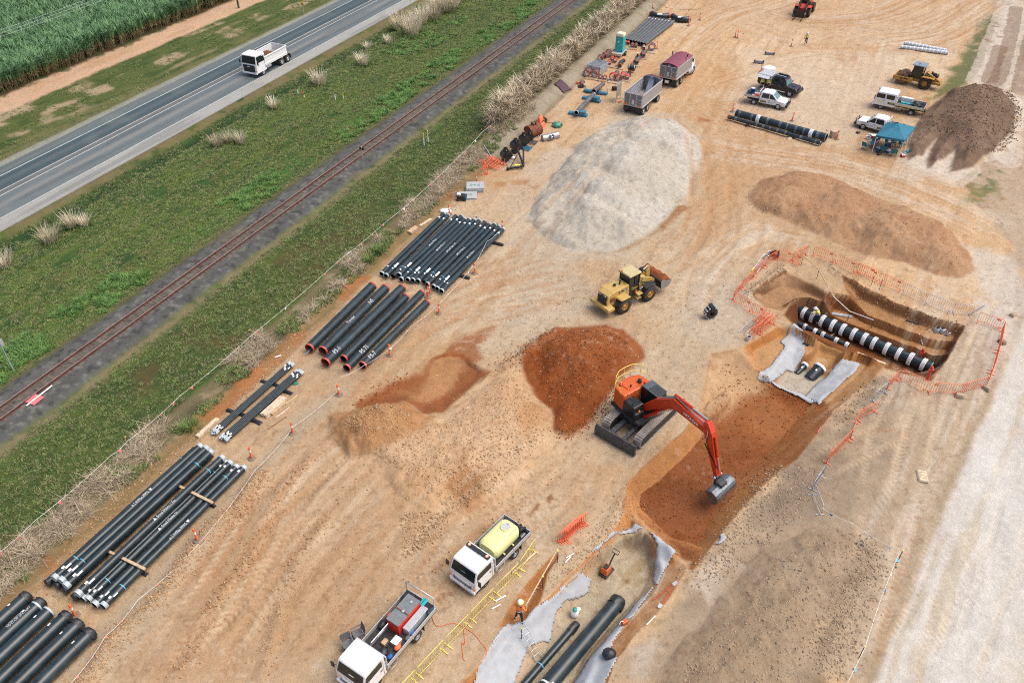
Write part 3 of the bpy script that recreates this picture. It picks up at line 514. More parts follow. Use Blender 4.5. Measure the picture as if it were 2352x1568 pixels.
# ---------------------------------------------------------------- mesh helpers
def rotz(a): return Matrix.Rotation(a, 4, 'Z')
class MB:
    def __init__(self): self.v = []; self.f = []; self.m = []; self.s = []; self.mats = []; self.M = None
    def _mi(self, mt):
        if mt not in self.mats: self.mats.append(mt)
        return self.mats.index(mt)
    def add(self, vs, fs, mt, smooth=False):
        b = len(self.v)
        if self.M is not None: vs = [tuple(self.M @ Vector(p)) for p in vs]
        self.v += [tuple(map(float, p)) for p in vs]; k = self._mi(mt)
        for f in fs: self.f.append([b+i for i in f]); self.m.append(k); self.s.append(smooth)
        return self
    def box(self, c, d, mt, rz=0, tx=1., ty=1., sx=0.):
        """box by centre and size; tx, ty shrink the top, sx shifts the top forward"""
        x, y, z = (q/2 for q in d); vs = []
        for zz, kx, ky, sh in ((-z, 1, 1, 0), (z, tx, ty, sx)):
            for a, b in ((-1, -1), (1, -1), (1, 1), (-1, 1)): vs.append((a*x*kx+sh, b*y*ky, zz))
        if rz: ca, sa = math.cos(rz), math.sin(rz); vs = [(p[0]*ca-p[1]*sa, p[0]*sa+p[1]*ca, p[2]) for p in vs]
        vs = [(p[0]+c[0], p[1]+c[1], p[2]+c[2]) for p in vs]
        return self.add(vs, [(3,2,1,0),(4,5,6,7),(0,1,5,4),(1,2,6,5),(2,3,7,6),(3,0,4,7)], mt)
    def quad(self, ps, mt, smooth=False): return self.add(ps, [tuple(range(len(ps)))], mt, smooth)
    def prism(self, prof, y0, y1, mt, axis='y'):
        """side profile (x, z) pushed from y0 to y1"""
        n = len(prof); A = [(x, y0, z) for x, z in prof]; B = [(x, y1, z) for x, z in prof]
        if axis == 'x': A = [(y0, x, z) for x, z in prof]; B = [(y1, x, z) for x, z in prof]
        if axis == 'z': A = [(x, z, y0) for x, z in prof]; B = [(x, z, y1) for x, z in prof]
        return self.add(A+B, [tuple(range(n))[::-1], tuple(range(n, 2*n))]+[(i, (i+1) % n, n+(i+1) % n, n+i) for i in range(n)], mt)
    def ring_frame(self, d):
        d = Vector(d).normalized(); u = d.cross(Vector((0, 0, 1)))
        if u.length < 1e-3: u = d.cross(Vector((1, 0, 0)))
        u.normalize(); return u, u.cross(d).normalized()
    def tube(self, pts, r, mt, n=8, cap=True, rs=None, smooth=True):
        pts = [Vector(p) for p in pts]; rs = rs or [r]*len(pts); vs = []; fs = []
        for i, p in enumerate(pts):
            d = (pts[min(i+1, len(pts)-1)]-pts[max(i-1, 0)]); u, w = self.ring_frame(d)
            for k in range(n): a = 2*PI*k/n; vs.append(p+(u*math.cos(a)+w*math.sin(a))*rs[i])
        for i in range(len(pts)-1):
            for k in range(n): fs.append((i*n+k, i*n+(k+1) % n, (i+1)*n+(k+1) % n, (i+1)*n+k))
        self.add([tuple(p) for p in vs], fs, mt, smooth)
        if cap:
            self.add([tuple(p) for p in vs[:n]], [tuple(range(n))[::-1]], mt); self.add([tuple(p) for p in vs[-n:]], [tuple(range(n))], mt)
        return self
    def cyl(self, a, b, r, mt, n=16, r2=None, cap=True): return self.tube([a, b], r, mt, n, cap, [r, r if r2 is None else r2])
    def disc(self, c, nrm, r, mt, n=16, r0=0.):
        u, w = self.ring_frame(nrm); c = Vector(c)
        o = [tuple(c+(u*math.cos(2*PI*k/n)+w*math.sin(2*PI*k/n))*r) for k in range(n)]
        if r0 <= 0: return self.add(o, [tuple(range(n))], mt)
        i = [tuple(c+(u*math.cos(2*PI*k/n)+w*math.sin(2*PI*k/n))*r0) for k in range(n)]
        return self.add(o+i, [(k, (k+1) % n, n+(k+1) % n, n+k) for k in range(n)], mt)
    def hollow(self, a, b, r, ri, mt, mi, n=24):
        """open pipe with a real bore"""
        a, b = Vector(a), Vector(b); d = (b-a).normalized()
        self.tube([a, b], r, mt, n, False); u, w = self.ring_frame(d); vs = []
        for p in (a, b):
            for k in range(n): vs.append(tuple(p+(u*math.cos(2*PI*k/n)+w*math.sin(2*PI*k/n))*ri))
        self.add(vs, [(k, n+k, n+(k+1) % n, (k+1) % n) for k in range(n)], mi, True)
        self.disc(a, -d, r, mt, n, ri); self.disc(b, d, r, mt, n, ri); return self
    def ball(self, c, r, mt, n=10, h=None, sq=(1, 1, 1)):
        vs = []; fs = []; m = max(4, n//2)
        for i in range(m+1):
            t = PI*i/m
            for k in range(n): a = 2*PI*k/n; vs.append((c[0]+r*sq[0]*math.sin(t)*math.cos(a), c[1]+r*sq[1]*math.sin(t)*math.sin(a), c[2]+r*sq[2]*math.cos(t)))
        for i in range(m):
            for k in range(n): fs.append((i*n+k, (i+1)*n+k, (i+1)*n+(k+1) % n, i*n+(k+1) % n))
        return self.add(vs, fs, mt, True)
    def lathe(self, prof, c, mt, n=16, axis='z'):
        vs = []; fs = []
        for r, h in prof:
            for k in range(n):
                a = 2*PI*k/n; q = (r*math.cos(a), r*math.sin(a), h)
                if axis == 'y': q = (q[0], q[2], q[1])
                if axis == 'x': q = (q[2], q[0], q[1])
                vs.append((c[0]+q[0], c[1]+q[1], c[2]+q[2]))
        for i in range(len(prof)-1):
            for k in range(n): fs.append((i*n+k, i*n+(k+1) % n, (i+1)*n+(k+1) % n, (i+1)*n+k))
        return self.add(vs, fs, mt, True)
    def grid(self, P3, mt, smooth=True):
        ny, nx = len(P3), len(P3[0]); vs = [p for r in P3 for p in r]
        return self.add(vs, [(j*nx+i, j*nx+i+1, (j+1)*nx+i+1, (j+1)*nx+i) for j in range(ny-1) for i in range(nx-1)], mt, smooth)
    def build(self, name, parent=None, loc=None, rz=None, bevel=0.):
        me = bpy.data.meshes.new(name); me.from_pydata(self.v, [], self.f)
        for mt in self.mats: me.materials.append(MATS[mt] if isinstance(mt, str) else mt)
        if self.f:
            me.polygons.foreach_set('material_index', self.m); me.polygons.foreach_set('use_smooth', self.s)
        me.update(); o = bpy.data.objects.new(name, me); COL.objects.link(o)
        if parent is not None: o.parent = parent
        if loc is not None: o.location = loc
        if rz is not None: o.rotation_euler = (0, 0, rz)
        if bevel:
            b = o.modifiers.new('edge', 'BEVEL'); b.width = bevel; b.segments = 2; b.limit_method = 'ANGLE'; b.angle_limit = R(40)
        return o
def thing(name, label, cat, loc=(0, 0, 0), rz=0., group=None, rot=None):
    o = bpy.data.objects.new(name, None); COL.objects.link(o); o.location = loc; o.rotation_euler = rot or (0, 0, rz); o.empty_display_size = .3
    return tag(o, label, cat, group)
def dup(root, loc=None, rz=None, label=None, group=None):
    c = root.copy(); COL.objects.link(c)
    if loc is not None: c.location = loc
    if rz is not None: c.rotation_euler = (0, 0, rz)
    if label: c['label'] = label
    if group: c['group'] = group
    for ch in root.children:
        d = ch.copy(); COL.objects.link(d); d.parent = c
        for g in ch.children:
            e = g.copy(); COL.objects.link(e); e.parent = d
    return c
def text(body, size, parent, M, mt, name='lettering', extrude=.004, align='CENTER', squash=1.):
    cu = bpy.data.curves.new(name, 'FONT'); cu.body = body; cu.size = size; cu.extrude = extrude; cu.align_x = align; cu.align_y = 'CENTER'; cu.resolution_u = 2
    tmp = bpy.data.objects.new(name, cu); me = bpy.data.meshes.new_from_object(tmp); me.materials.clear(); me.materials.append(MATS[mt])
    bpy.data.objects.remove(tmp); bpy.data.curves.remove(cu); o = bpy.data.objects.new(name, me); COL.objects.link(o); o.parent = parent
    o.matrix_local = M @ Matrix.Diagonal((squash, 1, 1, 1)); return o
def face_M(o, xd, yd):
    """frame for flat writing: origin, reading direction, up direction"""
    x = Vector(xd).normalized(); y = Vector(yd); y = (y-x*y.dot(x)).normalized(); z = x.cross(y)
    return Matrix(((x.x, y.x, z.x, o[0]), (x.y, y.y, z.y, o[1]), (x.z, y.z, z.z, o[2]), (0, 0, 0, 1)))
ORD = ['first','second','third','fourth','fifth','sixth','seventh','eighth','ninth','tenth','eleventh','twelfth','thirteenth','fourteenth','fifteenth','sixteenth','seventeenth','eighteenth','nineteenth','twentieth']
def p3(xy, z=None):
    return (float(xy[0]), float(xy[1]), ground_z(xy[0], xy[1]) if z is None else z)
def gz_many(pts):
    a = np.asarray(pts, float); X = np.stack([a[:, 0], a[:, 0]+.01], 1); Y = np.stack([a[:, 1], a[:, 1]], 1); return ground_height(X, Y)[:, 0]
# common materials
W = lambda *c: lin(c)
mat('white_paint', (.76,.77,.77), .35, var=.05, dirt=.34, dirtcol=(.5,.42,.33)); mat('glass_dark', (.014,.022,.024), .06, var=.2); mat('glass_teal', (.10,.21,.22), .08, var=.3, vscale=2)
mat('black_plastic', (.018,.019,.021), .5); mat('black_paint', (.013,.015,.018), .28, var=.3, dirt=.25, dirtcol=(.12,.09,.06)); mat('tyre', (.028,.027,.026), .85, var=.3, dirt=.55, dirtcol=(.17,.13,.095))
mat('chassis', (.022,.022,.024), .6, dirt=.4, dirtcol=(.14,.1,.07)); mat('alloy', (.52,.54,.56), .38, .6, var=.08, dirt=.25); mat('chrome', (.75,.76,.77), .2, .9)
mat('alu_tray', (.56,.58,.59), .42, .45, var=.08, dirt=.25, dirtcol=(.4,.32,.24)); mat('galv', (.46,.49,.52), .45, .35, var=.12); mat('steel_dark', (.06,.065,.07), .5, .3)
mat('red_lamp', (.62,.03,.02), .3); mat('amber_lamp', (.9,.32,.03), .3); mat('yellow_mark', (.78,.68,.06), .55); mat('red_paint', (.62,.03,.02), .4, dirt=.2)
mat('orange_plastic', (.80,.16,.055), .55, var=.1, dirt=.2, dirtcol=(.6,.3,.16)); mat('orange_barrier', (.86,.20,.09), .6, var=.12); mat('yellow_barrier', (.78,.66,.16), .6); mat('white_band', (.82,.82,.8), .5)
mat('print_white', (.50,.53,.54), .5); mat('pipe_black', (.015,.029,.036), .3, var=.35, vscale=1.2, dirt=.22, dirtcol=(.10,.10,.095)); mat('pipe_grey', (.085,.095,.10), .5, var=.25, vscale=2, dirt=.4, dirtcol=(.17,.16,.15)); mat('pipe_bore', (.012,.012,.013), .8)
mat('bore_grey', (.34,.36,.36), .7, dirt=.3); mat('cap_grey', (.40,.46,.48), .5, var=.15); mat('pipe_red', (.50,.075,.06), .5, dirt=.3); mat('wrap_black', (.022,.024,.028), .4, bump=.6, bscale=12, var=.5); mat('blue_band', (.10,.42,.60), .5)
mat('sticker', (.85,.86,.85), .5, var=.03); mat('tape_white', (.72,.74,.74), .5, var=.2, vscale=8); mat('timber', (.50,.36,.22), .8, var=.25, vscale=6, bump=.3); mat('timber_pale', (.58,.47,.33), .8, var=.25, vscale=6)
mat('geotextile', (.37,.40,.42), .85, var=.08, vscale=2.5, bump=.12, bscale=9, dirt=.5, dirtcol=(.42,.31,.21)); mat('concrete', (.42,.40,.36), .85)
mat('rust', (.16,.05,.022), .8, var=.5, vscale=4, dirt=.5, dirtcol=(.3,.12,.05)); mat('rail_side', (.11,.035,.025), .8, var=.3); mat('rail_head', (.36,.31,.28), .4, .3, var=.1)
mat('navy_cloth', (.010,.016,.032), .85, bump=.3); mat('hi_orange', (.88,.22,.05), .7, bump=.2); mat('hi_yellow', (.66,.64,.10), .7, bump=.2); mat('skin', (.42,.24,.16), .6); mat('helmet_white', (.82,.82,.8), .35); mat('reflective', (.78,.8,.82), .35); mat('helmet_yellow', (.72,.62,.18), .5); mat('boot', (.12,.08,.05), .7)
mat('rope_white', (.74,.72,.68), .8); mat('flag_white', (.85,.86,.85), .7); mat('flag_blue', (.02,.12,.36), .7); mat('flag_sky', (.10,.42,.62), .7); mat('flag_orange', (.80,.27,.17), .7); mat('flag_pink', (.78,.16,.17), .7); mat('flag_black', (.03,.032,.035), .7)
mat('carton', (.42,.30,.20), .85, dirt=.2); mat('sleeper', (.115,.085,.07), .85, var=.4, vscale=3); mat('pole_green', (.03,.07,.05), .8); mat('star_picket', (.06,.035,.03), .7); mat('yellow_cap', (.85,.62,.08), .5); mat('cloth_teal', (.012,.15,.23), .75, bump=.2, var=.15); mat('cloth_grey', (.13,.14,.15), .85); mat('cloth_blue', (.02,.10,.30), .6)
mat('soil_load', tuple(S(120,80,52)), .95, bump=.6, bscale=6, var=.4); mat('red_load', tuple(S(158,84,44)), .95, bump=.6, bscale=6, var=.4)
mat('tank_yellow', (.66,.66,.30), .45, var=.05); mat('paper_blue', (.42,.75,.78), .6); mat('toolbox_teal', (.03,.42,.46), .45)
mat('rubber', (.02,.021,.022), .75)
mat('lid_grey', (.16,.18,.19), .5, dirt=.3)
mat('gen_blue', (.05,.14,.18), .5, dirt=.3)
mat('loader_yellow', tuple(S(232,196,112)), .4, var=.06, dirt=.3, dirtcol=(.5,.33,.2)); mat('loader_pale', tuple(S(232,214,160)), .5); mat('loader_rim', tuple(S(226,166,76)), .5, dirt=.3); mat('bucket_black', (.03,.032,.034), .5, .3, dirt=.4, dirtcol=(.2,.11,.06)); mat('bucket_worn', (.33,.34,.35), .4, .6, dirt=.3)
mat('roller_yellow', tuple(S(214,160,72)), .42, dirt=.3, dirtcol=(.4,.26,.14)); mat('drum_brown', (.17,.10,.06), .8, var=.4, vscale=4); mat('roof_blue', (.16,.24,.30), .5, dirt=.3)
mat('exc_orange', tuple(S(244,112,44)), .35, var=.05, dirt=.2, dirtcol=(.5,.3,.2)); mat('exc_red', tuple(S(236,66,22)), .35, var=.05, dirt=.15); mat('track_steel', (.30,.27,.235), .7, .2, var=.3, dirt=.4); mat('blade_steel', (.045,.055,.065), .55, .3, dirt=.35); mat('cab_roof_grey', (.07,.09,.10), .5); mat('bucket_steel', (.16,.19,.21), .35, .7, var=.4, vscale=5, dirt=.4, dirtcol=(.3,.22,.16))
mat('tub_alu', (.34,.355,.365), .45, .35, var=.08, dirt=.2); mat('tail_grey', (.17,.18,.185), .6); mat('tarp_maroon', (.20,.05,.075), .7, bump=.3, bscale=5); mat('tarp_dark', (.075,.035,.05), .7)
mat('tele_red', tuple(S(206,110,74)), .6)
mat('bollard_base', (.20,.16,.12), .9); mat('toilet_teal', (.03,.40,.38), .5); mat('toilet_cream', (.68,.63,.44), .5); mat('stand_blue', (.02,.16,.26), .5, dirt=.3); mat('screen_cloth', (.34,.33,.26), .8, dirt=.3); mat('auger_green', (.02,.26,.19), .5, dirt=.4); mat('mat_grey', (.36,.38,.385), .8, dirt=.3); mat('roll_grey', (.47,.52,.56), .6); mat('red_hose', (.14,.03,.025), .6); mat('sign_yellow', (.80,.52,.03), .5)
# ---------------------------------------------------------------- railway track
def rail_track():
    root = thing('railway_track', 'single rusty railway track on dark grey ballast between two grass verges', 'railway track')
    az = RAZ
    for t in (-.567, .567):
        for nm, (w, z0, z1, mt) in dict(rail=(.07, .44, .60, 'rail_side')).items():
            b = MB(); pts = [ST(s, t) for s in np.linspace(-120, 320, 45)]
            for dx, za, zb, m2 in ((.065, .44, .455, 'rail_side'), (.02, .455, .56, 'rail_side'), (.036, .56, .592, 'rail_side'), (.030, .592, .598, 'rail_head')):
                L = [(*(ST(s, t-dx)), z) for s in (-120, 320) for z in (za, zb)]; Rr = [(*(ST(s, t+dx)), z) for s in (-120, 320) for z in (za, zb)]
                b.add(L+Rr, [(0,1,3,2),(4,6,7,5),(1,5,7,3),(0,2,6,4)], m2)
            b.build('rail', root)
    b = MB(); k = 0
    for s in np.arange(-40, 190, .68):
        for t in (-.567, .567):
            p = ST(s, t); b.box((p[0], p[1], .445), (.17, .30, .03), 'rail_side', az); k += 1
    o = b.build('rail_plate', root); tag(o, kind='stuff')
    b = MB()
    for s in np.arange(-40, 190, .68):
        p = ST(s+.0, 0); b.box((p[0]+random.uniform(-.02,.02), p[1], .405), (.20, 1.95, .05), 'sleeper', az+random.uniform(-.02,.02))
    tag(b.build('sleeper', root), kind='stuff')
rail_track()
# ---------------------------------------------------------------- pipes
def pipe(name, label, group, a, b, r, z, body='pipe_black', bore='pipe_bore', cap=None, capw=.16, rings=(), stick=(), letters=None, za=None, zb=None, n=24, wrap=(), cat='pipe'):
    """a, b: ground points below the two ends"""
    A = Vector((a[0], a[1], z if za is None else za)); B = Vector((b[0], b[1], z if zb is None else zb)); d = (B-A).normalized(); L = (B-A).length; mid = (A+B)/2
    root = thing(name, label, cat, (mid.x, mid.y, mid.z-r), 0, group); off = Vector((mid.x, mid.y, mid.z-r)); A = A-off; B = B-off
    MB().hollow(A, B, r, r*.92, body, bore, n).build('barrel', root)
    up = Vector((0, 0, 1)); up = (up-d*up.dot(d)).normalized(); sd = d.cross(up)
    if cap:
        for p, q in ((A, 1), (B, -1)): MB().hollow(p-d*q*.015, p+d*q*capw, r+.012, r*.9, cap, bore, n).build('end_band', root)
    for u, w, m_ in rings:
        c = A+d*u*L; MB().tube([c-d*w/2, c+d*w/2], r+.008, m_, n, False).build('ring_mark', root)
    for u, w, h, ang in stick:
        c = A+d*u*L; nn = up*math.cos(ang)+sd*math.sin(ang); tt = d.cross(nn); c = c+nn*(r+.008)
        MB().quad([c-d*w/2-tt*h/2, c+d*w/2-tt*h/2, c+d*w/2+tt*h/2, c-d*w/2+tt*h/2], 'sticker').build('sticker', root)
    for u, s_, body_, ang, flip in (letters or ()):
        nn = up*math.cos(ang)+sd*math.sin(ang); c = A+d*u*L+nn*(r+.012); dd = d*flip
        text(body_, s_, root, face_M(c, dd, nn.cross(dd)), 'print_white', squash=.9)
    for u, w, m_ in wrap:      # crumpled plastic over an end
        c = A+d*u*L; e = c+d*w*(1 if u > .5 else -1); k = MB(); vs = []; N_ = 18; M_ = 6
        rows = []
        for i in range(M_+1):
            f = i/M_; row = []
            for j in range(N_+1):
                a_ = 2*PI*(j % N_)/N_; rr = (r+.03)*(1-.0*f) if f < .6 else (r+.03)*max(.05, 1-(f-.6)/.4*.95); rr *= 1+.07*math.sin(3*a_+i)+.05*math.sin(7*a_+2*i)
                q = c+(e-c)*min(1, f/.75)+(up*math.cos(a_)+sd*math.sin(a_))*rr; row.append(tuple(q))
            rows.append(row)
        k.grid(rows, m_).build('end_wrap', root)
    return root
def PX(ox, oy, sc, x, y, z=0.): return P((ox+x/sc)*.57422, (oy+y/sc)*.57422, z)
# top row: eight grey pipes
for i in range(8):
    f = i/7; a = PX(2250,0,3.92, 990+295*f, 636+62*f, .45); b = PX(2250,0,3.92, 1372+368*f, 284+54*f, .45)
    pipe('grey_pipe', ORD[i]+' from the dry grass of the eight weathered grey pipes behind the teal toilet', 'weathered grey pipes', a, b, .25, .45, 'pipe_grey', 'pipe_bore', 'pipe_grey', .2, n=20, stick=((.93,.2,.14,.2),))
# row of thirteen pipes
nb = [(62,602),(103,620),(170,625),(226,612),(246,655),(308,657),(355,663),(405,670),(462,680),(492,702),(550,725),(585,742),(625,765)]
fb = [(650,35),(690,50),(762,58),(817,58),(843,85),(888,92),(935,95),(985,100),(1035,118),(1078,135),(1128,137),(1168,160),(1208,182)]
BT = {3: '\u25b2 Steel Mains', 5: '\u25b2 Steel Mains | F', 7: '\u25b2 Steel Mains | SP', 9: '\u25b2 Steel Mains ||', 11: '\u25b2 Steel Mains'}
for i in range(13):
    a = PX(1500,840,2.357, *nb[i], .42); b = PX(1500,840,2.357, *fb[i], .42)
    rg = [(.13 if i % 3 else .9, .05, 'blue_band')]; st = [(.09,.16,.12,.1+.3*(i % 3)), (.91,.22,.14,.3)]
    if i % 2: st.append((.14, .7, .16, .5))
    pipe('water_pipe', ORD[i]+' black pipe counted from the dry grass in the row of thirteen', 'row of thirteen black pipes', a, b, .225, .42, 'pipe_black', 'pipe_bore', 'cap_grey' if i not in (2, 8) else None, .14, rg, st,
         [(.5, .25, BT[i], .35, 1)] if i in BT else None)
for (x, y, xx, yy), lab in (((800,625,850,640), 'short black sleeper bag under the row of thirteen pipes, near end'), ((1110,315,1170,330), 'short black sleeper bag under the row of thirteen pipes, far end')):
    a = PX(1500,840,2.357, x, y); b = PX(1500,840,2.357, xx, yy); d = b-a
    o = MB().box((0,0,.12), (float(np.linalg.norm(d))+1.2, .34, .2), 'wrap_black', tx=.92, ty=.7).build('pipe_bolster', None, p3((a+b)/2-d*.2, 0.02), math.atan2(d[1], d[0]), .04); tag(o, lab, 'bolster', 'black bolsters under pipe stacks')
# six big pipes with red ends
cn = [(710,800),(741,806),(747,832.6),(789,824),(796,845),(832.6,839)]; cf = [(856,656),(886,661),(924,661),(933,681),(969,672.5),(981,694)]
CT = {1: (.72, 'NS'), 2: (.12, 'PS-1'), 4: (.2, 'PS 71'), 5: (.12, 'PS-7')}
for i in range(6):
    r = .40 if i < 3 else .325; a = P(*cn[i], r+.12); b = P(*cf[i], r+.12)
    L = [(CT[i][0], .5, CT[i][1], .5, 1)] if i in CT else []
    if i == 1: L.append((.42, .4, 'Pentair', .2, 1))
    pipe('red_ended_pipe', ORD[i]+' from the dry grass of six wide black pipes with red ends', 'wide black pipes with red ends', a, b, r, r+.12, 'pipe_black', 'rust' if i < 3 else 'pipe_bore', 'pipe_red', .14, letters=L, n=32)
o = MB().cyl((-.5,0,0),(.5,0,0), .03, 'flag_sky', 8).build('blue_rod', None, p3(P(711,804,.3), .28), math.atan2(1.9,1)); tag(o, 'pale blue rod lying in the first red-ended pipe', 'rod')
# thin pipes, two bundles
def bundle(a, b, wide, layers, which):
    d = (b-a)/np.linalg.norm(b-a); n_ = np.array([d[1], -d[0]]); r = .068; k = 0
    for l in range(layers):
        for i in range(wide):
            q = n_*((i-(wide-1)/2)*.15+(.075 if l % 2 else 0)); sh = d*random.uniform(-.12, .12)
            pipe('thin_pipe', '%s from the dry grass, %s, thin pipe bundle %s' % (ORD[i], ('bottom layer','upper layer')[l], which), 'thin black pipes in two bundles', a+q+sh, b+q+sh, r, .22+l*.135, 'pipe_black', 'cap_grey', 'cap_grey', .3, (), ((.05+.02*(i % 2),.22,.09,.2),(.93-.02*(i % 3),.2,.09,.2)), n=12)
            k += 1
za = .3
bundle(PX(800,1400,2.239,118,738,za), PX(800,1400,2.239,815,120,za), 4, 2, 'next to the dry grass')
bundle(PX(800,1400,2.239,205,795,za), PX(800,1400,2.239,898,182,za), 5, 2, 'beside the stacked planks')
for (x, y), w in (((270,550), 'by the far edge, near end'), ((575,290), 'by the far edge, far end'), ((500,640), 'beside the planks, near end'), ((780,380), 'beside the planks, far end'), ((360,575), 'between the bundles, near end'), ((660,310), 'between the bundles, far end')):
    o = MB().box((0,0,.12), (.62,.34,.22), 'wrap_black', tx=.8, ty=.5).box((.38,0,.05), (.3,.4,.08), 'wrap_black', tx=.7, ty=.8).build('black_bag', None, p3(PX(800,1400,2.239,x,y), 0), RAZ-PI/2, .04); tag(o, 'black bag wedging the thin pipe bundles '+w, 'bag', 'black bags wedging thin pipes')
# two-layer stack of medium pipes
ax = P(555,1078,.42)-P(237,1390,.42); ax = ax/np.linalg.norm(ax)
low_n = [T(7,335,872,.42),T(7,400,892,.42),T(7,455,925,.42),T(7,520,970,.42),T(7,568,990,.42),T(7,603,995,.42),T(7,650,1032,.42),T(7,708,1040,.42)]
ET = {5: (.52,'\u25b2 Steel Mains |=',1), 7: (.5,'\u25b2 Steel Mains | \u2261',-1)}
for i, a in enumerate(low_n):
    pipe('medium_pipe', ORD[i]+' from the dry grass in the lower layer of the two layer pipe stack', 'two layer stack of medium pipes', a, a+ax*12.1, .235, .42, 'pipe_black', 'wrap_black', 'cap_grey' if i > 3 else None, .22,
         [(.1+.02*(i % 2), .05, 'blue_band'), (.9, .05, 'blue_band')][(i+1) % 2:(i+1) % 2+1], [(.045,.16,.13,.3),(.07,.3,.07,.8),(.95,.16,.13,.3)], [(ET[i][0], .26, ET[i][1], .35, ET[i][2])] if i in ET else None, wrap=[(0., .18, 'wrap_black')] if i < 4 else ())
for i, (x, y, tx) in enumerate(((372,850,'\u25b2 Steel Mains | \u2261'),(418,868,None),(450,903,None),(532,958,'\u25b2 Steel Mains / 7m'))):
    a = T(7, x, y, .95)
    pipe('medium_pipe', (ORD[i]+' from the dry grass in the upper layer of the two layer pipe stack') if i < 3 else 'lone pipe lying on bare planks in the upper layer of the stack', 'two layer stack of medium pipes', a, a+ax*12.1, .235, .95, 'pipe_black', 'cap_grey', 'cap_grey', .24,
         [((.13 if i < 2 else .88), .05, 'blue_band')], [(.06,.2,.15,.1),(.08,.4,.1,.7)], [(.56, .26, tx, .3, -1 if i == 0 else 1)] if tx else None)
for (x, y, xx, yy), lab in (((745,660,1000,785), 'long timber batten across the two layer stack, near end'), ((1225,208,1465,328), 'long timber batten across the two layer stack, far end')):
    a = T(7, x, y, .7); b = T(7, xx, yy, .7); d = b-a; o = MB().box((0,0,0), (float(np.linalg.norm(d)), .17, .1), 'timber').build('timber_batten', None, (*((a+b)/2), .71), math.atan2(d[1], d[0])); tag(o, lab, 'timber', 'timber battens across the pipe stack')
for (x, y), lab in (((995,815), 'near'), ((1465,350), 'far')):
    o = MB().box((0,0,.12), (.5,.3,.24), 'wrap_black', tx=.7, ty=.3).build('black_bag', None, p3(T(7,x,y), 0), RAZ-PI/2, .03); tag(o, 'black bag poking out below the two layer stack, %s end' % lab, 'bag')
# six wide capped pipes running out of the picture
fn = [(188,232),(300,280),(395,322),(505,385),(600,450),(695,522)]
for i, (x, y) in enumerate(fn):
    r = .39; a = PX(0,2280,1.986,x,y,r+.1)
    st = [(.06,.17,.14,.35)]; L = None
    if i == 1: L = [(.09,.2,'PENTAIR SINTAJET',.0,-1),(.11,.16,'DN 750 PSC 12M',.35,-1),(.10,.16,'AS 1579 M-12',.6,-1)]
    pipe('capped_pipe', ORD[i]+' from the dry grass of the six wide black pipes with wrapped ends', 'wide black pipes with wrapped ends', a, a-ax*12, r, r+.1, 'pipe_black', 'pipe_bore', 'cap_grey' if i in (1, 2) else None, .1, [(.075,.02,'chassis')] if i in (0, 4, 5) else (), st, L, n=32, wrap=[(0., .42, 'wrap_black')] if i != 2 else ())
# two elbows
for pts, lab in (([(1395,215),(1450,242),(1520,258),(1600,258),(1668,248)], 'black pipe elbow with red ends lying behind the grey pipes'), ([(1725,255),(1770,285),(1840,305),(1920,312),(1995,305)], 'black pipe elbow with red ends beside the flagged bollard')):
    q = spline([PX(2250,0,3.92,x,y,.45) for x, y in pts], 5); root = thing('pipe_elbow', lab, 'pipe elbow', p3(q[len(q)//2], 0), 0, 'large pipe elbows'); o_ = np.array(root.location[:2])
    pp = [(*(p-o_), .46) for p in q]; MB().tube(pp, .42, 'pipe_black', 24, True).build('barrel', root)
    for a, b in ((0, 1), (-1, -2)):
        d = (Vector(pp[b])-Vector(pp[a])).normalized(); MB().hollow(Vector(pp[a])-d*.03, Vector(pp[a])+d*.2, .435, .39, 'pipe_red', 'pipe_bore', 24).build('end_band', root)
    c = Vector(pp[len(pp)//2]); MB().quad([c+Vector((-.4,-.30,.34)), c+Vector((.4,-.30,.34)), c+Vector((.4,-.12,.44)), c+Vector((-.4,-.12,.44))], 'sticker').build('sticker', root)
# striped pair near the parked utes
def striped(a, b, r, z, name, lab, stripes, bands, **k):
    rg = []
    for u, n_ in stripes: rg += [(u+j*.009, .022, 'cap_grey') for j in range(n_)]
    root = pipe(name, lab, 'long marked pipes by the parked utes', a, b, r, z, 'pipe_black', 'pipe_bore', None, rings=rg+[(.004,.05,'cap_grey'),(.996,.05,'cap_grey')], **k)
    return root
def spacer(root, A, d, r, w=.32, name='spacer_band'):
    """ribbed white casing spacer clamped round a pipe"""
    b = MB(); b.hollow(A-d*w/2, A+d*w/2, r+.03, r, 'white_band', 'white_band', 24); up = Vector((0,0,1)); sd = d.cross(up)
    for k in range(20):
        a_ = 2*PI*k/20; nn = up*math.cos(a_)+sd*math.sin(a_); t = d.cross(nn); c = A+nn*(r+.05)
        b.add([tuple(c+d*x*w*.42+t*y*.022+nn*z*.03) for z in (-1, 1) for x, y in ((-1,-1),(1,-1),(1,1),(-1,1))], [(3,2,1,0),(4,5,6,7),(0,1,5,4),(1,2,6,5),(2,3,7,6),(3,0,4,7)], 'white_band')
    return b.build(name, root)
a = T(3,368,778,.55); b = T(3,992,947,.55)
rt = striped(a, b, .43, .55, 'marked_pipe', 'wide black pipe with white stripes and two white bands near the utes', [(.04,3),(.18,3),(.36,3),(.50,3),(.58,2),(.67,3),(.76,2),(.90,4)], ())
A = Vector((*a, .55))-rt.location; B = Vector((*b, .55))-rt.location
for u in (.26, .84): spacer(rt, A+(B-A)*u, (B-A).normalized(), .43, .45)
a = T(3,328,808,.35); b = T(3,955,988,.35)
rt = striped(a, b, .22, .35, 'marked_pipe', 'narrower black pipe with small white ticks beside the banded one', [(.06,3),(.30,2),(.37,3),(.45,2),(.53,2),(.62,2),(.78,3),(.94,2)], ())
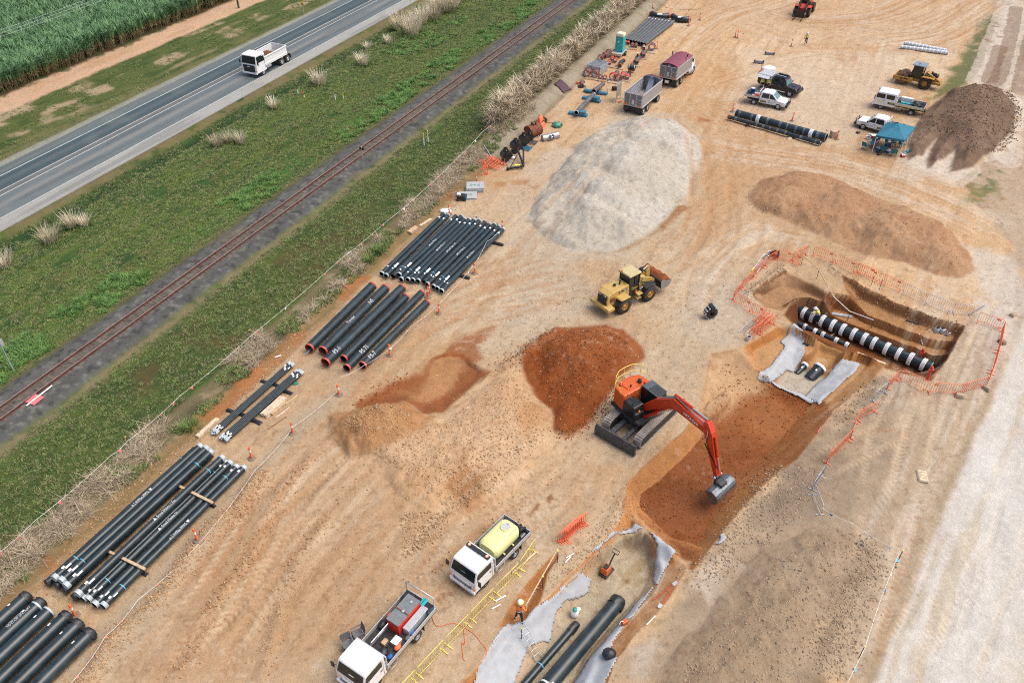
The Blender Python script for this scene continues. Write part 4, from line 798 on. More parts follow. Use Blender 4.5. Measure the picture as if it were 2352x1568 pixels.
A = Vector((*a, .35))-rt.location; B = Vector((*b, .35))-rt.location; d = (B-A).normalized(); MB().cyl(A-d*.25, A+d*.12, .26, 'rust', 16).build('collar', rt)
for (x, y), l in (((445,868), 'left'), ((755,955), 'right')):
    o = MB().box((0,0,.14), (.55,.35,.28), 'wrap_black', tx=.5, ty=.6).build('black_bag', None, p3(T(3,x,y), 0), .4, .04); tag(o, 'black bag chocking the marked pipes, %s one' % l, 'bag', 'black bags chocking marked pipes')
o = MB().box((0,0,.09), (.7,.26,.18), 'timber_pale', tx=.8, ty=.7).build('sand_bag', None, p3(T(3,735,960), 0), .3, .05); tag(o, 'pale sand bag lying by the marked pipes', 'sand bag')
tag(MB().box((0,0,.4), (.85,.6,.78), 'carton', tx=.98).box((0,0,.79), (.7,.1,.02), 'timber_pale').build('carton', None, p3(T(3,1040,945), 0), .25), 'brown cardboard carton at the end of the marked pipes', 'carton')
# pipes laid in the pit
def PZ(n, x, y, z): return Vector((*T(n, x, y, z), z))
A = PZ(6,775,560,-1.95); B = PZ(6,1718,968,-1.95); d = (B-A).normalized()
rt = pipe('main_pipe', 'thick black main pipe with twelve white ribbed bands in the pit', 'pipes in the pit', A, B, .48, -1.95, n=36, rings=[(.995,.06,'cap_grey'),(.02,.12,'wrap_black')], stick=[(.955,.18,.12,-.6)])
off = rt.location
for x in (845,910,980,1055,1125,1200,1275,1340,1425,1505,1582,1665): spacer(rt, A-off+d*((x-775)/943.*(B-A).length), d, .48, .34)
A = PZ(6,708,625,-1.75); B = PZ(6,1145,815,-1.75); d = (B-A).normalized()
rt = pipe('branch_pipe', 'thin black pipe with five white bands in front of the main pipe', 'pipes in the pit', A, B, .2, -1.75, wrap=[(0.,.3,'wrap_black')]); off = rt.location
for x in (848,918,972,1062,1132): spacer(rt, A-off+d*((x-708)/437.*(B-A).length), d, .2, .3)
MB().tube([A-off+d*.5, A-off+d*2.2], .235, 'pipe_black', 20).build('joint_sleeve', rt)
for pa, pb, r, lab in (((872,1045,-1.85),(948,962,-1.25), .46, 'wide black pipe stub rising from grey sand between fabric sheets'), ((785,1008,-1.8),(846,944,-1.4), .23, 'narrow black pipe stub rising from grey sand beside a wider one')):
    A = PZ(6, *pa); B = PZ(6, *pb); rt = pipe('pipe_stub', lab, 'pipe stubs in the connecting trench', A, B, r, 0, za=A.z, zb=B.z, n=32, stick=[(.6,.16,.12,.2)])
    off = rt.location; d = (B-A).normalized(); MB().hollow(B-off-d*.14, B-off+d*.06, r+.09, r*.9, 'tape_white', 'pipe_bore', 32).build('collar', rt)
# two pipes laid in the near trench
A = PZ(8,1905,1005,-1.25); q = PZ(8,1530,1450,-1.15); d = (q-A).normalized(); B = A+d*16; B.z = -1.12
rt = pipe('trench_pipe', 'thick black pipe on sand in the near trench with ragged wrapped tip', 'pipes in the near trench', A, B, .47, 0, za=-1.27, zb=-1.12, n=36, wrap=[(0.03,.75,'wrap_black')], rings=[(.44,.12,'tape_white')], stick=[(.43,.2,.14,-.6),(.52,.2,.13,.3),(.47,.5,.06,-.7),(.56,.2,.1,-.8)])
A = PZ(8,1622,1158,-1.42); q = PZ(8,1400,1410,-1.35); d = (q-A).normalized(); B = A+d*14; B.z = -1.32
rt = pipe('trench_pipe', 'narrow black pipe on sand in the near trench with blue ring', 'pipes in the near trench', A, B, .225, 0, za=-1.44, zb=-1.32, n=28, wrap=[(0.05,.8,'wrap_black')], rings=[(.25,.06,'blue_band'),(.45,.13,'tape_white'),(.478,.02,'tape_white')], stick=[(.37,.16,.12,-.3),(.46,.3,.12,-.2),(.53,.5,.1,-.2)])
# ---------------------------------------------------------------- planted and wild growth
def leaf_mat(name, c0, c1, rough=.6):
    m = bpy.data.materials.new(name); m.use_nodes = True; nt = m.node_tree; N = nt.nodes; L = nt.links; b = N['Principled BSDF']; b.inputs['Roughness'].default_value = rough; b.inputs['Specular IOR Level'].default_value = .3
    oi = N.new('ShaderNodeObjectInfo'); ge = N.new('ShaderNodeTexCoord'); no = N.new('ShaderNodeTexNoise'); no.inputs['Scale'].default_value = .9
    L.new(ge.outputs['Object'], no.inputs['Vector']); ad = N.new('ShaderNodeMath'); L.new(oi.outputs['Random'], ad.inputs[0]); L.new(no.outputs[0], ad.inputs[1])
    mr = N.new('ShaderNodeMapRange'); mr.inputs['From Min'].default_value = .3; mr.inputs['From Max'].default_value = 1.2; L.new(ad.outputs[0], mr.inputs[0])
    mx = N.new('ShaderNodeMix'); mx.data_type = 'RGBA'; mx.inputs[6].default_value = (*c0, 1); mx.inputs[7].default_value = (*c1, 1); L.new(mr.outputs[0], mx.inputs[0]); L.new(mx.outputs[2], b.inputs['Base Color'])
    MATS[name] = m; return m
leaf_mat('cane_leaf', (.05,.13,.06), (.17,.31,.14)); leaf_mat('cane_stalk', (.15,.135,.06), (.30,.24,.12)); leaf_mat('grass_blade', (.065,.115,.036), (.19,.235,.07)); leaf_mat('grass_bright', (.065,.16,.04), (.15,.28,.07))
leaf_mat('dry_blade', (.27,.22,.135), (.58,.49,.34)); leaf_mat('dry_stalk', (.17,.125,.07), (.38,.31,.21)); leaf_mat('grass_dull', (.13,.14,.06), (.26,.25,.12))
def clod_mat(name, a, b_): return leaf_mat(name, tuple(S(*a)), tuple(S(*b_)), .95)
clod_mat('clod_tan', (186,140,98), (226,190,148)); clod_mat('clod_red', (134,70,34), (184,110,62)); clod_mat('clod_grey', (150,130,108), (212,190,164)); clod_mat('clod_dark', (116,94,78), (164,138,116))
def blade(mb, x, y, h, w, az, lean, droop, mt, seg=3, z0=0.):
    ca, sa = math.cos(az), math.sin(az); L = []; Rr = []
    for i in range(seg+1):
        t = i/seg; r = lean*h*t+droop*h*t*t; z = h*t*(1-.45*droop*t*t)+z0; ww = w*(1-t**1.6)*.5+.002
        cx, cy = x+ca*r, y+sa*r; L.append((cx-sa*ww, cy+ca*ww, z)); Rr.append((cx+sa*ww, cy-ca*ww, z))
    mb.add(L+Rr, [(i, i+1, seg+1+i+1, seg+1+i) for i in range(seg)], mt)
def proto(mbs, nm):
    c = bpy.data.collections.new(nm)
    for i, b in enumerate(mbs):
        me = bpy.data.meshes.new(nm); me.from_pydata(b.v, [], b.f)
        for mt in b.mats: me.materials.append(MATS[mt])
        me.polygons.foreach_set('material_index', b.m); me.polygons.foreach_set('use_smooth', b.s); me.update()
        c.objects.link(bpy.data.objects.new(nm, me))
    return c
def scatter(name, pts, coll, s0, s1, tilt=.12, up=True):
    n = len(pts); me = bpy.data.meshes.new(name); me.vertices.add(n); me.vertices.foreach_set('co', np.asarray(pts, np.float32).ravel())
    rot = np.stack([RNG.normal(0, tilt, n), RNG.normal(0, tilt, n), RNG.random(n)*2*PI], 1) if up else RNG.random((n, 3))*2*PI
    a = me.attributes.new('rot', 'FLOAT_VECTOR', 'POINT'); a.data.foreach_set('vector', rot.astype(np.float32).ravel())
    a = me.attributes.new('scl', 'FLOAT', 'POINT'); a.data.foreach_set('value', (s0+(s1-s0)*RNG.random(n)**1.5).astype(np.float32))
    me.update(); o = bpy.data.objects.new(name, me); COL.objects.link(o)
    ng = bpy.data.node_groups.new(name, 'GeometryNodeTree'); ng.interface.new_socket('Geometry', in_out='INPUT', socket_type='NodeSocketGeometry'); ng.interface.new_socket('Geometry', in_out='OUTPUT', socket_type='NodeSocketGeometry')
    N = ng.nodes; L = ng.links; gi = N.new('NodeGroupInput'); go = N.new('NodeGroupOutput'); ip = N.new('GeometryNodeInstanceOnPoints'); ci = N.new('GeometryNodeCollectionInfo')
    ci.inputs['Collection'].default_value = coll; ci.inputs['Separate Children'].default_value = True; ci.inputs['Reset Children'].default_value = True
    r = N.new('GeometryNodeInputNamedAttribute'); r.data_type = 'FLOAT_VECTOR'; r.inputs['Name'].default_value = 'rot'; s = N.new('GeometryNodeInputNamedAttribute'); s.data_type = 'FLOAT'; s.inputs['Name'].default_value = 'scl'
    ip.inputs['Pick Instance'].default_value = True
    L.new(gi.outputs[0], ip.inputs['Points']); L.new(ci.outputs[0], ip.inputs['Instance']); L.new(r.outputs[0], ip.inputs['Rotation']); L.new(s.outputs[0], ip.inputs['Scale']); L.new(ip.outputs[0], go.inputs[0])
    m = o.modifiers.new('scatter', 'NODES'); m.node_group = ng; tag(o, kind='stuff'); return o
def on_ground(xy, dz=0.): return np.column_stack([xy, gz_many(xy)+dz])
def st_pts(n, s0, s1, t0, t1):
    s = s0+(s1-s0)*RNG.random(n); t = t0+(t1-t0)*RNG.random(n); return np.stack([RA[0]+RD[0]*s+RN[0]*t, RA[1]+RD[1]*s+RN[1]*t], 1), s, t
def in_view(xy, m=1.06):
    y = xy[:, 1]; x = xy[:, 0]; zc = y*CP+CAM_H*SP; yc = y*SP-CAM_H*CP; u = FOC*x/zc; v = -FOC*yc/zc
    return (np.abs(u) < 1176*m) & (v > -784*m-90) & (v < 784*m) & (y > 15)
# sugar cane
def cane(seed):
    rr = random.Random(seed); b = MB()
    for k in range(4):
        x, y = rr.uniform(-.28, .28), rr.uniform(-.28, .28); h = rr.uniform(1.3, 1.9); a = rr.random()*6.28
        b.tube([(x, y, 0), (x+.10*math.cos(a), y+.10*math.sin(a), h*.5), (x+.2*math.cos(a), y+.2*math.sin(a), h)], .022, 'cane_stalk', 3, False)
        for j in range(8):
            blade(b, x+.18*math.cos(a), y+.18*math.sin(a), rr.uniform(.9, 1.45), rr.uniform(.06, .10), rr.random()*6.28, rr.uniform(.12, .4), rr.uniform(.15, .75), 'cane_leaf', 3, h*rr.uniform(.6, 1.))
        for j in range(3): blade(b, x, y, rr.uniform(.5, .9), .05, rr.random()*6.28, .3, .9, 'cane_stalk', 2, h*rr.uniform(.2, .5))
    return b
cane_c = proto([cane(i) for i in range(4)], 'cane_plant')
xy, s, t = st_pts(95000, 20, 175, -105, -52.2); k = in_view(xy, 1.1)
row = np.abs(((t+400) % 1.5)-.75); k &= (RNG.random(len(t)) < np.where(row < .45, .62, .16)) & (RNG.random(len(t)) < np.where(t > -58, .9, .55)); xy = xy[k]
tag(scatter('sugar_cane', np.column_stack([xy, np.full(len(xy), .0)]), cane_c, .95, 1.3, .08), 'tall green sugar cane field filling the corner beyond the dirt track', 'crop')
# grass of the verges
def tuft(seed, mts, n, h, w, sp, dr):
    rr = random.Random(seed); b = MB()
    for k in range(n): blade(b, rr.uniform(-sp, sp), rr.uniform(-sp, sp), h*rr.uniform(.5, 1.2), w, rr.random()*6.28, rr.uniform(.1, .6), rr.uniform(.2, dr), rr.choice(mts), 2)
    return b
tuft_c = proto([tuft(1, ['grass_blade'], 20, .22, .05, .2, .9), tuft(2, ['grass_blade'], 20, .2, .05, .24, .9), tuft(3, ['grass_blade', 'grass_dull'], 18, .24, .05, .22, .9), tuft(4, ['grass_dull'], 16, .2, .05, .2, .9), tuft(5, ['grass_blade', 'grass_bright'], 18, .2, .05, .2, .9)], 'grass_tuft')
P_ = []
for n, a in ((60000, (-5, 150, -21.2, -3.0)), (24000, (-12, 150, 3.0, 10.8)), (11000, (20, 170, -46.4, -36.0))):
    xy, s, t = st_pts(n, *a); k = in_view(xy); q = fbm(xy[:, 0], xy[:, 1], 2.2, 4, 501); k &= q > .28
    if a[2] < -40: k &= q > .5
    P_.append(xy[k])
tag(scatter('grass', on_ground(np.concatenate(P_), -.02), tuft_c, .3, .95, .2), 'rough green grass covering the road and rail verges', 'grass')
bright_c = proto([tuft(7, ['grass_bright'], 40, .55, .06, .25, 1.), tuft(8, ['grass_bright'], 34, .5, .06, .3, 1.)], 'bright_grass_tuft')
xy, s, t = st_pts(2600, -5, 120, -6.8, -3.4); k = in_view(xy) & (fbm(xy[:, 0], xy[:, 1], 3., 3, 511) > .5)
xy2, _, _ = st_pts(900, 75, 140, -16, -9); k2 = in_view(xy2) & (fbm(xy2[:, 0], xy2[:, 1], 4., 3, 512) > .55)
tag(scatter('lush_grass', on_ground(np.concatenate([xy[k], xy2[k2]])), bright_c, .5, 1.1, .15), 'bright lush grass clumps along the ballast edge', 'grass')
# dead cane trash beside the bunting, tall dry cane further on
def trash(seed):
    rr = random.Random(seed); b = MB()
    for k in range(16): blade(b, rr.uniform(-.3, .3), rr.uniform(-.3, .3), rr.uniform(.4, .9), rr.uniform(.035, .06), rr.random()*6.28, rr.uniform(.3, 1.5), rr.uniform(.4, 1.6), rr.choice(['dry_blade', 'dry_blade', 'dry_stalk']), 3)
    return b
trash_c = proto([trash(i) for i in range(4)], 'dead_cane')
xy, s, t = st_pts(5200, -14, 66, 10.7, 12.9); k = in_view(xy) & (fbm(xy[:, 0], xy[:, 1], 2.4, 4, 521) > .49)
tag(scatter('dead_cane', on_ground(xy[k]), trash_c, .3, .8, .45), 'dead straw coloured cane trash along the bunting line', 'dead cane')
xy, s, t = st_pts(3000, -14, 60, 11.6, 13.3); k = in_view(xy) & (fbm(xy[:, 0], xy[:, 1], 2.0, 4, 522) > .55)
tag(scatter('weeds', on_ground(xy[k]), tuft_c, .6, 1.4, .2), 'low green weeds between dead cane and the pipe yard', 'weeds')
def drycane(seed):
    rr = random.Random(seed); b = MB()
    for k in range(5):
        x, y = rr.uniform(-.35, .35), rr.uniform(-.35, .35); h = rr.uniform(1.1, 1.9); a = rr.random()*6.28; l = rr.uniform(.05, .35)
        b.tube([(x, y, 0), (x+l*math.cos(a), y+l*math.sin(a), h)], .02, 'dry_stalk', 3, False)
        for j in range(7): blade(b, x+l*math.cos(a)*.8, y+l*math.sin(a)*.8, rr.uniform(.5, 1.0), rr.uniform(.045, .075), rr.random()*6.28, rr.uniform(.1, .7), rr.uniform(.3, 1.4), rr.choice(['dry_blade', 'dry_blade', 'dry_stalk']), 3, h*rr.uniform(.35, 1.))
    return b
dry_c = proto([drycane(i) for i in range(4)], 'dry_cane')
xy, s, t = st_pts(1700, 58, 165, 9.9, 11.4); k = in_view(xy, 1.1) & (fbm(xy[:, 0], xy[:, 1], 3., 3, 531) > .33)
tag(scatter('dry_cane', on_ground(xy[k]), dry_c, .9, 1.5, .15), 'tall row of dry pale cane above the cut bank', 'dry cane')
# seeding tussocks, one by one
leaf_mat('seed_blade', (.40,.35,.235), (.74,.67,.50))
def tussock(xy, h, r, lab, name='grass_tussock', mts=('seed_blade', 'seed_blade', 'dry_blade'), low='grass_blade', n=150, grp='tall seeding tussocks on the verge'):
    root = thing(name, lab, 'grass tussock', p3(xy), random.random()*6, grp); b = MB(); c = MB()
    for k in range(n):
        a = random.random()*6.28; q = r*math.sqrt(random.random())*.6; blade(b, q*math.cos(a), q*math.sin(a), h*random.uniform(.55, 1.15), .05, a+random.uniform(-.6, .6), random.uniform(.05, .5), random.uniform(0, .4), random.choice(mts), 3)
    for k in range(n//2):
        a = random.random()*6.28; q = r*math.sqrt(random.random()); blade(c, q*math.cos(a), q*math.sin(a), h*random.uniform(.25, .5), .06, a, random.uniform(.2, .7), random.uniform(.3, 1.), low, 2)
    b.build('seed_stems', root); c.build('leaves', root); return root
for (n_, x, y), h, r, lab in (((1,2200,575), 1.9, 1.5, 'wide pale seeding tussock on the verge nearest the tipper truck'), ((1,1885,745), 1.5, .7, 'single pale tussock beside a white marker peg, downhill of the wide one'), ((1,1500,1005), 1.4, .9, 'pale tussock at the left of a group of three by the drain'),
    ((1,1583,985), 1.3, .7, 'slim pale tussock in the middle of a group of three by the drain'), ((1,1660,985), 1.5, .9, 'pale tussock at the right of a group of three by the drain'), ((1,500,1560), 1.7, 1., 'full pale tussock, bigger of a pair by the lower drain'), ((1,585,1560), 1.2, .7, 'small pale tussock, lesser of a pair by the lower drain'),
    ((4,350,100), 1.7, 1., 'pale tussock standing alone between drain and railway'), ((4,35,270), 1.6, 1., 'pale tussock cut by the picture edge'), ((2,150,450), 1.7, 1.2, 'isolated pale tussock, uphill of the marker pegs'), ((2,320,300), 1.3, .7, 'thin pale tussock just below the big dry thicket'), ((2,180,320), .9, .8, 'low faded tussock near the drain below the thicket')):
    tussock(T(n_, x, y), h, r, lab, n=int(110*r+40))
for k in range(17):
    f = k/16; c = T(2, 420+380*f+random.uniform(-40, 40), 235-190*f+random.uniform(-45, 45))
    tussock(c, random.uniform(2.0, 2.6), 1.5, 'pale seeding tussock, %s from the near end of the big dry thicket beside the road' % ORD[k], n=170, grp='tussocks of the big dry thicket')
for (n_, x, y), lab in (((5,195,245), 'dense dark green grass clump on the bank by the red-ended pipes'), ((5,268,185), 'smaller dark green grass clump on the bank by the thirteen pipes'), ((4,990,345), 'bright green arching grass clump at the ballast edge'), ((4,1310,1390), 'dull green grass clump near the loose timber beam')):
    tussock(T(n_, x, y), .9, .8, lab, 'grass_clump', ('grass_bright', 'grass_blade'), 'grass_bright', 90, 'green grass clumps')
# clods and stones
def clod(seed, mt):
    rr = random.Random(seed); b = MB(); b.ball((0, 0, 0), .5, mt, 6, sq=(rr.uniform(.7, 1.2), rr.uniform(.6, 1.), rr.uniform(.45, .75)))
    b.v = [(x*(1+rr.uniform(-.22, .22)), y*(1+rr.uniform(-.22, .22)), z*(1+rr.uniform(-.2, .2))) for x, y, z in b.v]; b.s = [False]*len(b.s); return b
CL = {m: proto([clod(i, m) for i in range(5)], m) for m in ('clod_tan', 'clod_red', 'clod_grey', 'clod_dark')}
def along(pl, n, w):
    pl = spline(pl, 6); seg = np.linalg.norm(np.diff(pl, axis=0), axis=1); cum = np.concatenate([[0], np.cumsum(seg)]); u = RNG.random(n)*cum[-1]; i = np.clip(np.searchsorted(cum, u)-1, 0, len(seg)-1); f = (u-cum[i])/seg[i]
    return pl[i]+(pl[i+1]-pl[i])*f[:, None]+RNG.normal(0, w, (n, 2))
def inside(poly, n):
    poly = np.asarray(poly); lo, hi = poly.min(0), poly.max(0); q = lo+(hi-lo)*RNG.random((n*3, 2)); d = sdf(poly, q[:, :1], q[:, 1:], 5)[:, 0]; return q[d > 0][:n]
tan = [along(WINDROWS[0][0], 2600, .45), along(WINDROWS[1][0], 500, .5), along(WINDROWS[2][0], 400, .5), inside(PILES['bench'][0], 3200), inside(PILES['lump'][0], 700), inside(TS(8, [(300,300),(900,300),(800,620),(300,900)]), 900), inside(PS([(1350,560),(1700,640),(1650,900),(1000,1400),(600,1500),(400,1400),(900,900)]), 1600), along(TS(8, [(2050,250),(1700,640),(1400,880)]), 700, .5), along(TS(4, [(1300,1500),(1700,1170),(2080,720)]), 700, .35), along(TS(7, [(250,1000),(800,330),(1270,-60)]), 700, .4), inside(PILES['brown'][0], 700), along(TS(3, [(480,1300),(520,1440),(1000,1567)]), 200, .5)]
tag(scatter('clods', on_ground(np.concatenate(tan), .01), CL['clod_tan'], .03, .17, up=False), 'loose tan clods and stones strewn over the site', 'clods')
red = [inside(PILES['red'][0], 1700), along(TS(5, [(1100,960),(1230,890),(1330,800),(1480,730)]), 420, .5), along(TS(5, [(1480,1400),(1560,1430),(1680,1340),(1800,1230),(1950,1040)]), 600, .35), inside(CUTS[6][0], 1300), along(TS(5, [(120,1210),(400,1050),(440,1040)]), 160, .3), inside(TS(8, [(1990,430),(2200,580),(2351,700),(2300,560),(2100,430)]), 700), along(TS(6, [(510,1040),(610,1110),(760,1190),(900,1240)], -1.5), 300, .3)]
tag(scatter('clods', on_ground(np.concatenate(red), .01), CL['clod_red'], .03, .17, up=False), 'loose dark red clods on the red heap and dig floor', 'clods')
gry = [along(WINDROWS[3][0], 1300, .6), along(WINDROWS[4][0], 900, .6), inside(PILES['grey'][0], 1300), inside(TS(9, [(0,900),(500,200),(750,0),(1200,0),(900,500),(300,1000)]), 1500), along(WINDROWS[5][0], 500, .4), along(WINDROWS[6][0], 260, .4), along(TS(6, [(1300,1050),(1180,1200),(1020,1330)]), 260, .4)]
tag(scatter('stones', on_ground(np.concatenate(gry), .01), CL['clod_grey'], .03, .18, up=False), 'grey-brown stones along the trench edge and the low heap', 'stones')
drk = [inside(PILES['dark'][0], 1900), along(WINDROWS[8][0], 500, .35)]
tag(scatter('clods', on_ground(np.concatenate(drk), .02), CL['clod_dark'], .05, .26, up=False), 'dark clods on the tall grey-brown heap', 'clods')
# timber power pole, wires
pp = T(1, 1645, 58); root = thing('power_pole', 'dark green timber power pole at the edge of the cane', 'power pole', p3(pp), 0)
MB().cyl((0,0,-.3),(0,0,10.2), .16, 'pole_green', 12, .12).build('pole', root); MB().box((0,0,9.6), (2.6,.12,.12), 'timber', RAZ+PI/2).build('cross_arm', root)
b = MB(); az = RAZ+PI/2
for k in (-1.1, 0, 1.1): b.cyl((k*math.cos(az), k*math.sin(az), 9.66),(k*math.cos(az), k*math.sin(az), 9.9), .05, 'white_paint', 8)
b.build('insulator', root)
for k in (-1.1, 0, 1.1):
    q = np.array([pp[0]+k*math.cos(az), pp[1]+k*math.sin(az)]); pts = []
    for i in range(25):
        f = i/24*1.0; c = q-RD*70*f; pts.append((c[0], c[1], 9.9-1.6*4*f*(1-f)))
    for i in range(1, 12): f = i/11; c = q+RD*60*f; pts.insert(0, (c[0], c[1], 9.9-1.3*4*f*(1-f)))
    o = MB().tube(pts, .016, 'galv', 4, False).build('power_line'); tag(o, 'thin power line sagging over the cane, %s wire' % {-1.1:'roadside',0:'middle',1.1:'cane side'}[k], 'power line', 'power lines over the cane')
# ---------------------------------------------------------------- draped geotextile
def drape(lab, n_, pts, res=.11, off=.05, wr=.11, mt='geotextile', seed=0, name='geotextile_sheet'):
    poly = np.array([T(n_, x, y, z) for x, y, z in pts]); lo, hi = poly.min(0)-.3, poly.max(0)+.3
    xs = np.arange(lo[0], hi[0], res); ys = np.arange(lo[1], hi[1], res); X, Y = np.meshgrid(xs, ys)
    wx = (fbm(X, Y, 1.1, 3, 601+seed)-.5)*.22; wy = (fbm(X, Y, 1.1, 3, 611+seed)-.5)*.22
    d = sdf(poly, X+wx, Y+wy, 1.); H = ground_height(X, Y)
    for _ in range(2): H = (H*4+np.roll(H, 1, 0)+np.roll(H, -1, 0)+np.roll(H, 1, 1)+np.roll(H, -1, 1))/8
    w = ridged(X+.4*Y, Y-.3*X, 1.3, 3, 621+seed)**3*wr*1.5+(fbm(X, Y, .8, 3, 631+seed)-.3)*wr*.6
    Z = H+off+w*sm(-.1, .4, d); f = grid_faces(*X.shape); k = (d.ravel()[f] > 0).all(1); f = f[k]; used, inv = np.unique(f, return_inverse=True); f = inv.reshape(f.shape)
    V_ = np.stack([X.ravel(), Y.ravel(), Z.ravel()], 1)[used]; c = V_.mean(0); c[2] = V_[:, 2].min(); me = bpy.data.meshes.new(name); me.from_pydata((V_-c).tolist(), [], f.tolist()); me.materials.append(MATS[mt]); me.polygons.foreach_set('use_smooth', np.ones(len(f), bool)); me.update()
    o = bpy.data.objects.new(name, me); COL.objects.link(o); o.location = c; so = o.modifiers.new('thick', 'SOLIDIFY'); so.thickness = .02
    tag(o, lab, 'fabric sheet', 'grey geotextile sheets lining the trenches'); return o
drape('grey fabric sheet draped down the trench wall below the man with the pole', 8, [(1140,1165,-0.58),(1250,1150,-0.58),(1300,1110,-0.66),(1450,1000,-0.73),(1530,920,-0.73),(1640,830,-0.88),(1735,840,-1.46),(1700,960,-1.61),(1560,1050,-1.61),(1480,1130,-1.61),(1440,1310,-1.61),(1390,1300,-1.53),(1290,1350,-1.61),(1240,1500,-1.61),(1180,1620,-1.61),(880,1640,-0.88),(950,1480,-0.66),(1060,1290,-0.58)], seed=1)
drape('grey fabric strip along the far wall behind the plate compactor', 8, [(1650,790,-0.73),(1720,690,-0.73),(1850,570,-0.73),(2015,470,-0.51),(2110,560,-0.88),(2060,580,-1.39),(1900,610,-1.46),(1810,690,-1.53),(1760,740,-1.53),(1680,790,-1.31)], seed=2)
drape('grey fabric sheet spread over the red berm at the trench corner', 8, [(2015,470,-0.44),(2100,530,-0.66),(2320,670,-0.36),(2230,790,-0.73),(2180,925,-0.95),(2140,925,-1.46),(2150,700,-1.53),(2090,600,-1.53)], seed=3, off=.09)
drape('long grey fabric sheet on the wall below the red shovel', 8, [(2165,890,-0.95),(2100,1000,-0.88),(1960,1170,-0.80),(1890,1270,-0.80),(1830,1410,-0.73),(1905,1430,-0.66),(1800,1620,-0.73),(1540,1640,-1.61),(1690,1450,-1.61),(1850,1250,-1.61),(2000,1060,-1.61),(2130,930,-1.53)], seed=4)
drape('grey fabric sheet hanging over the ledge nearest the ladder and orange barriers', 6, [(760,690,-.6),(800,740,-.7),(845,800,-.8),(835,890,-1.2),(780,980,-1.5),(720,990,-1.6),(610,1105,-1.7),(590,1100,-1.6),(515,1040,-.9),(520,1000,-.8),(600,950,-.8),(650,880,-.8),(700,820,-.8),(665,790,-.8)], seed=5)
drape('grey fabric sheet over the ledge opposite, with small teal print', 6, [(1085,905,-.8),(1210,935,-.8),(1232,945,-.7),(1170,1020,-.8),(1080,1090,-.8),(990,1180,-.9),(940,1240,-1),(830,1165,-1.7),(930,1075,-1.7),(1000,1010,-1.6)], seed=6)
drape('low grey fabric kerb between grey sand and the red dig', 6, [(585,1092,-1.6),(650,1085,-1.6),(840,1160,-1.6),(945,1240,-1.2),(900,1240,-1.5),(760,1180,-1.6)], seed=7, off=.12)
drape('crumpled grey fabric scrap on the trench shoulder', 9, [(205,640,-.3),(240,610,-.3),(245,575,-.3),(280,568,-.3),(296,610,-.3),(250,650,-.3)], seed=8, res=.07, wr=.3, off=.12)
# ---------------------------------------------------------------- vehicles (x forward, y left, z up; origin on the ground midway between the axles)
def wheel(root, x, y, r, w, rim='alloy', side=1, rimr=.56, lugs=0, name='wheel'):
    wt = bpy.data.objects.new(name, None); COL.objects.link(wt); wt.parent = root; wt.location = (x, y, r)
    b = MB(); b.lathe([(r*.55, -w/2), (r*.93, -w/2), (r, -w*.32), (r, w*.32), (r*.93, w/2), (r*.55, w/2)], (0,0,0), 'tyre', 22, 'y')
    for k in range(lugs):
        a = 2*PI*k/lugs
        for sd in (-1, 1):
            c = Vector((math.cos(a+sd*.06)*r*1.01, sd*w*.22, math.sin(a+sd*.06)*r*1.01)); t = Vector((-math.sin(a), sd*.45, math.cos(a))).normalized(); n_ = Vector((math.cos(a), 0, math.sin(a))); q = t.cross(n_)
            b.add([tuple(c+n_*i*r*.025+q*j*w*.2+t*l*r*.05) for i in (-1, 1) for j, l in ((-1,-1),(1,-1),(1,1),(-1,1))], [(3,2,1,0),(4,5,6,7),(0,1,5,4),(1,2,6,5),(2,3,7,6),(3,0,4,7)], 'tyre')
    b.build('tyre', wt)
    s = side; b = MB(); b.lathe([(r*rimr, s*w*.46), (r*rimr*.93, s*w*.5), (r*rimr*.8, s*w*.28), (r*.2, s*w*.30), (r*.17, s*w*.44), (0.001, s*w*.44)], (0,0,0), rim, 18, 'y')
    for k in range(6): a = 2*PI*k/6; b.box((math.cos(a)*r*.36, s*w*.31, math.sin(a)*r*.36), (.11*r, .01, .11*r), 'chassis')
    b.build('rim', wt); return wt
def veh(name, lab, cat, rear, front, halfw, side, group='vehicles on and around the site'):
    """rear, front: ground points under the wheels of the visible flank; side +1 when that flank is the right one"""
    rear = np.asarray(rear); front = np.asarray(front); h = front-rear; h = h/np.linalg.norm(h); left = np.array([-h[1], h[0]]); c = (rear+front)/2+left*halfw*side
    return thing(name, lab, cat, p3(c), math.atan2(h[1], h[0]), group)
def window(root, pts, name='window', mt='glass_dark'): return MB().quad(pts, mt).build(name, root)
def side_glass(root, prof, y, off=.012, name='side_window', mt='glass_dark'):
    for s in (-1, 1):
        q = [(x, s*(y+off), z) for x, z in prof]; MB().quad(q if s < 0 else q[::-1], mt).build(name, root)
def mirrors(root, x, y, z, big=False):
    for s in (-1, 1):
        b = MB().cyl((x, s*y, z), (x+.1, s*(y+.22), z+.05), .018, 'black_plastic', 6).box((x+.1, s*(y+.26), z), (.08, .2, .42 if big else .2), 'black_plastic'); b.build('mirror', root, bevel=.02)
def lamps(root, x, y, z, d, mt='chrome', name='headlight'):
    for s in (-1, 1): MB().box((x, s*y, z), d, mt).build(name, root, bevel=.015)

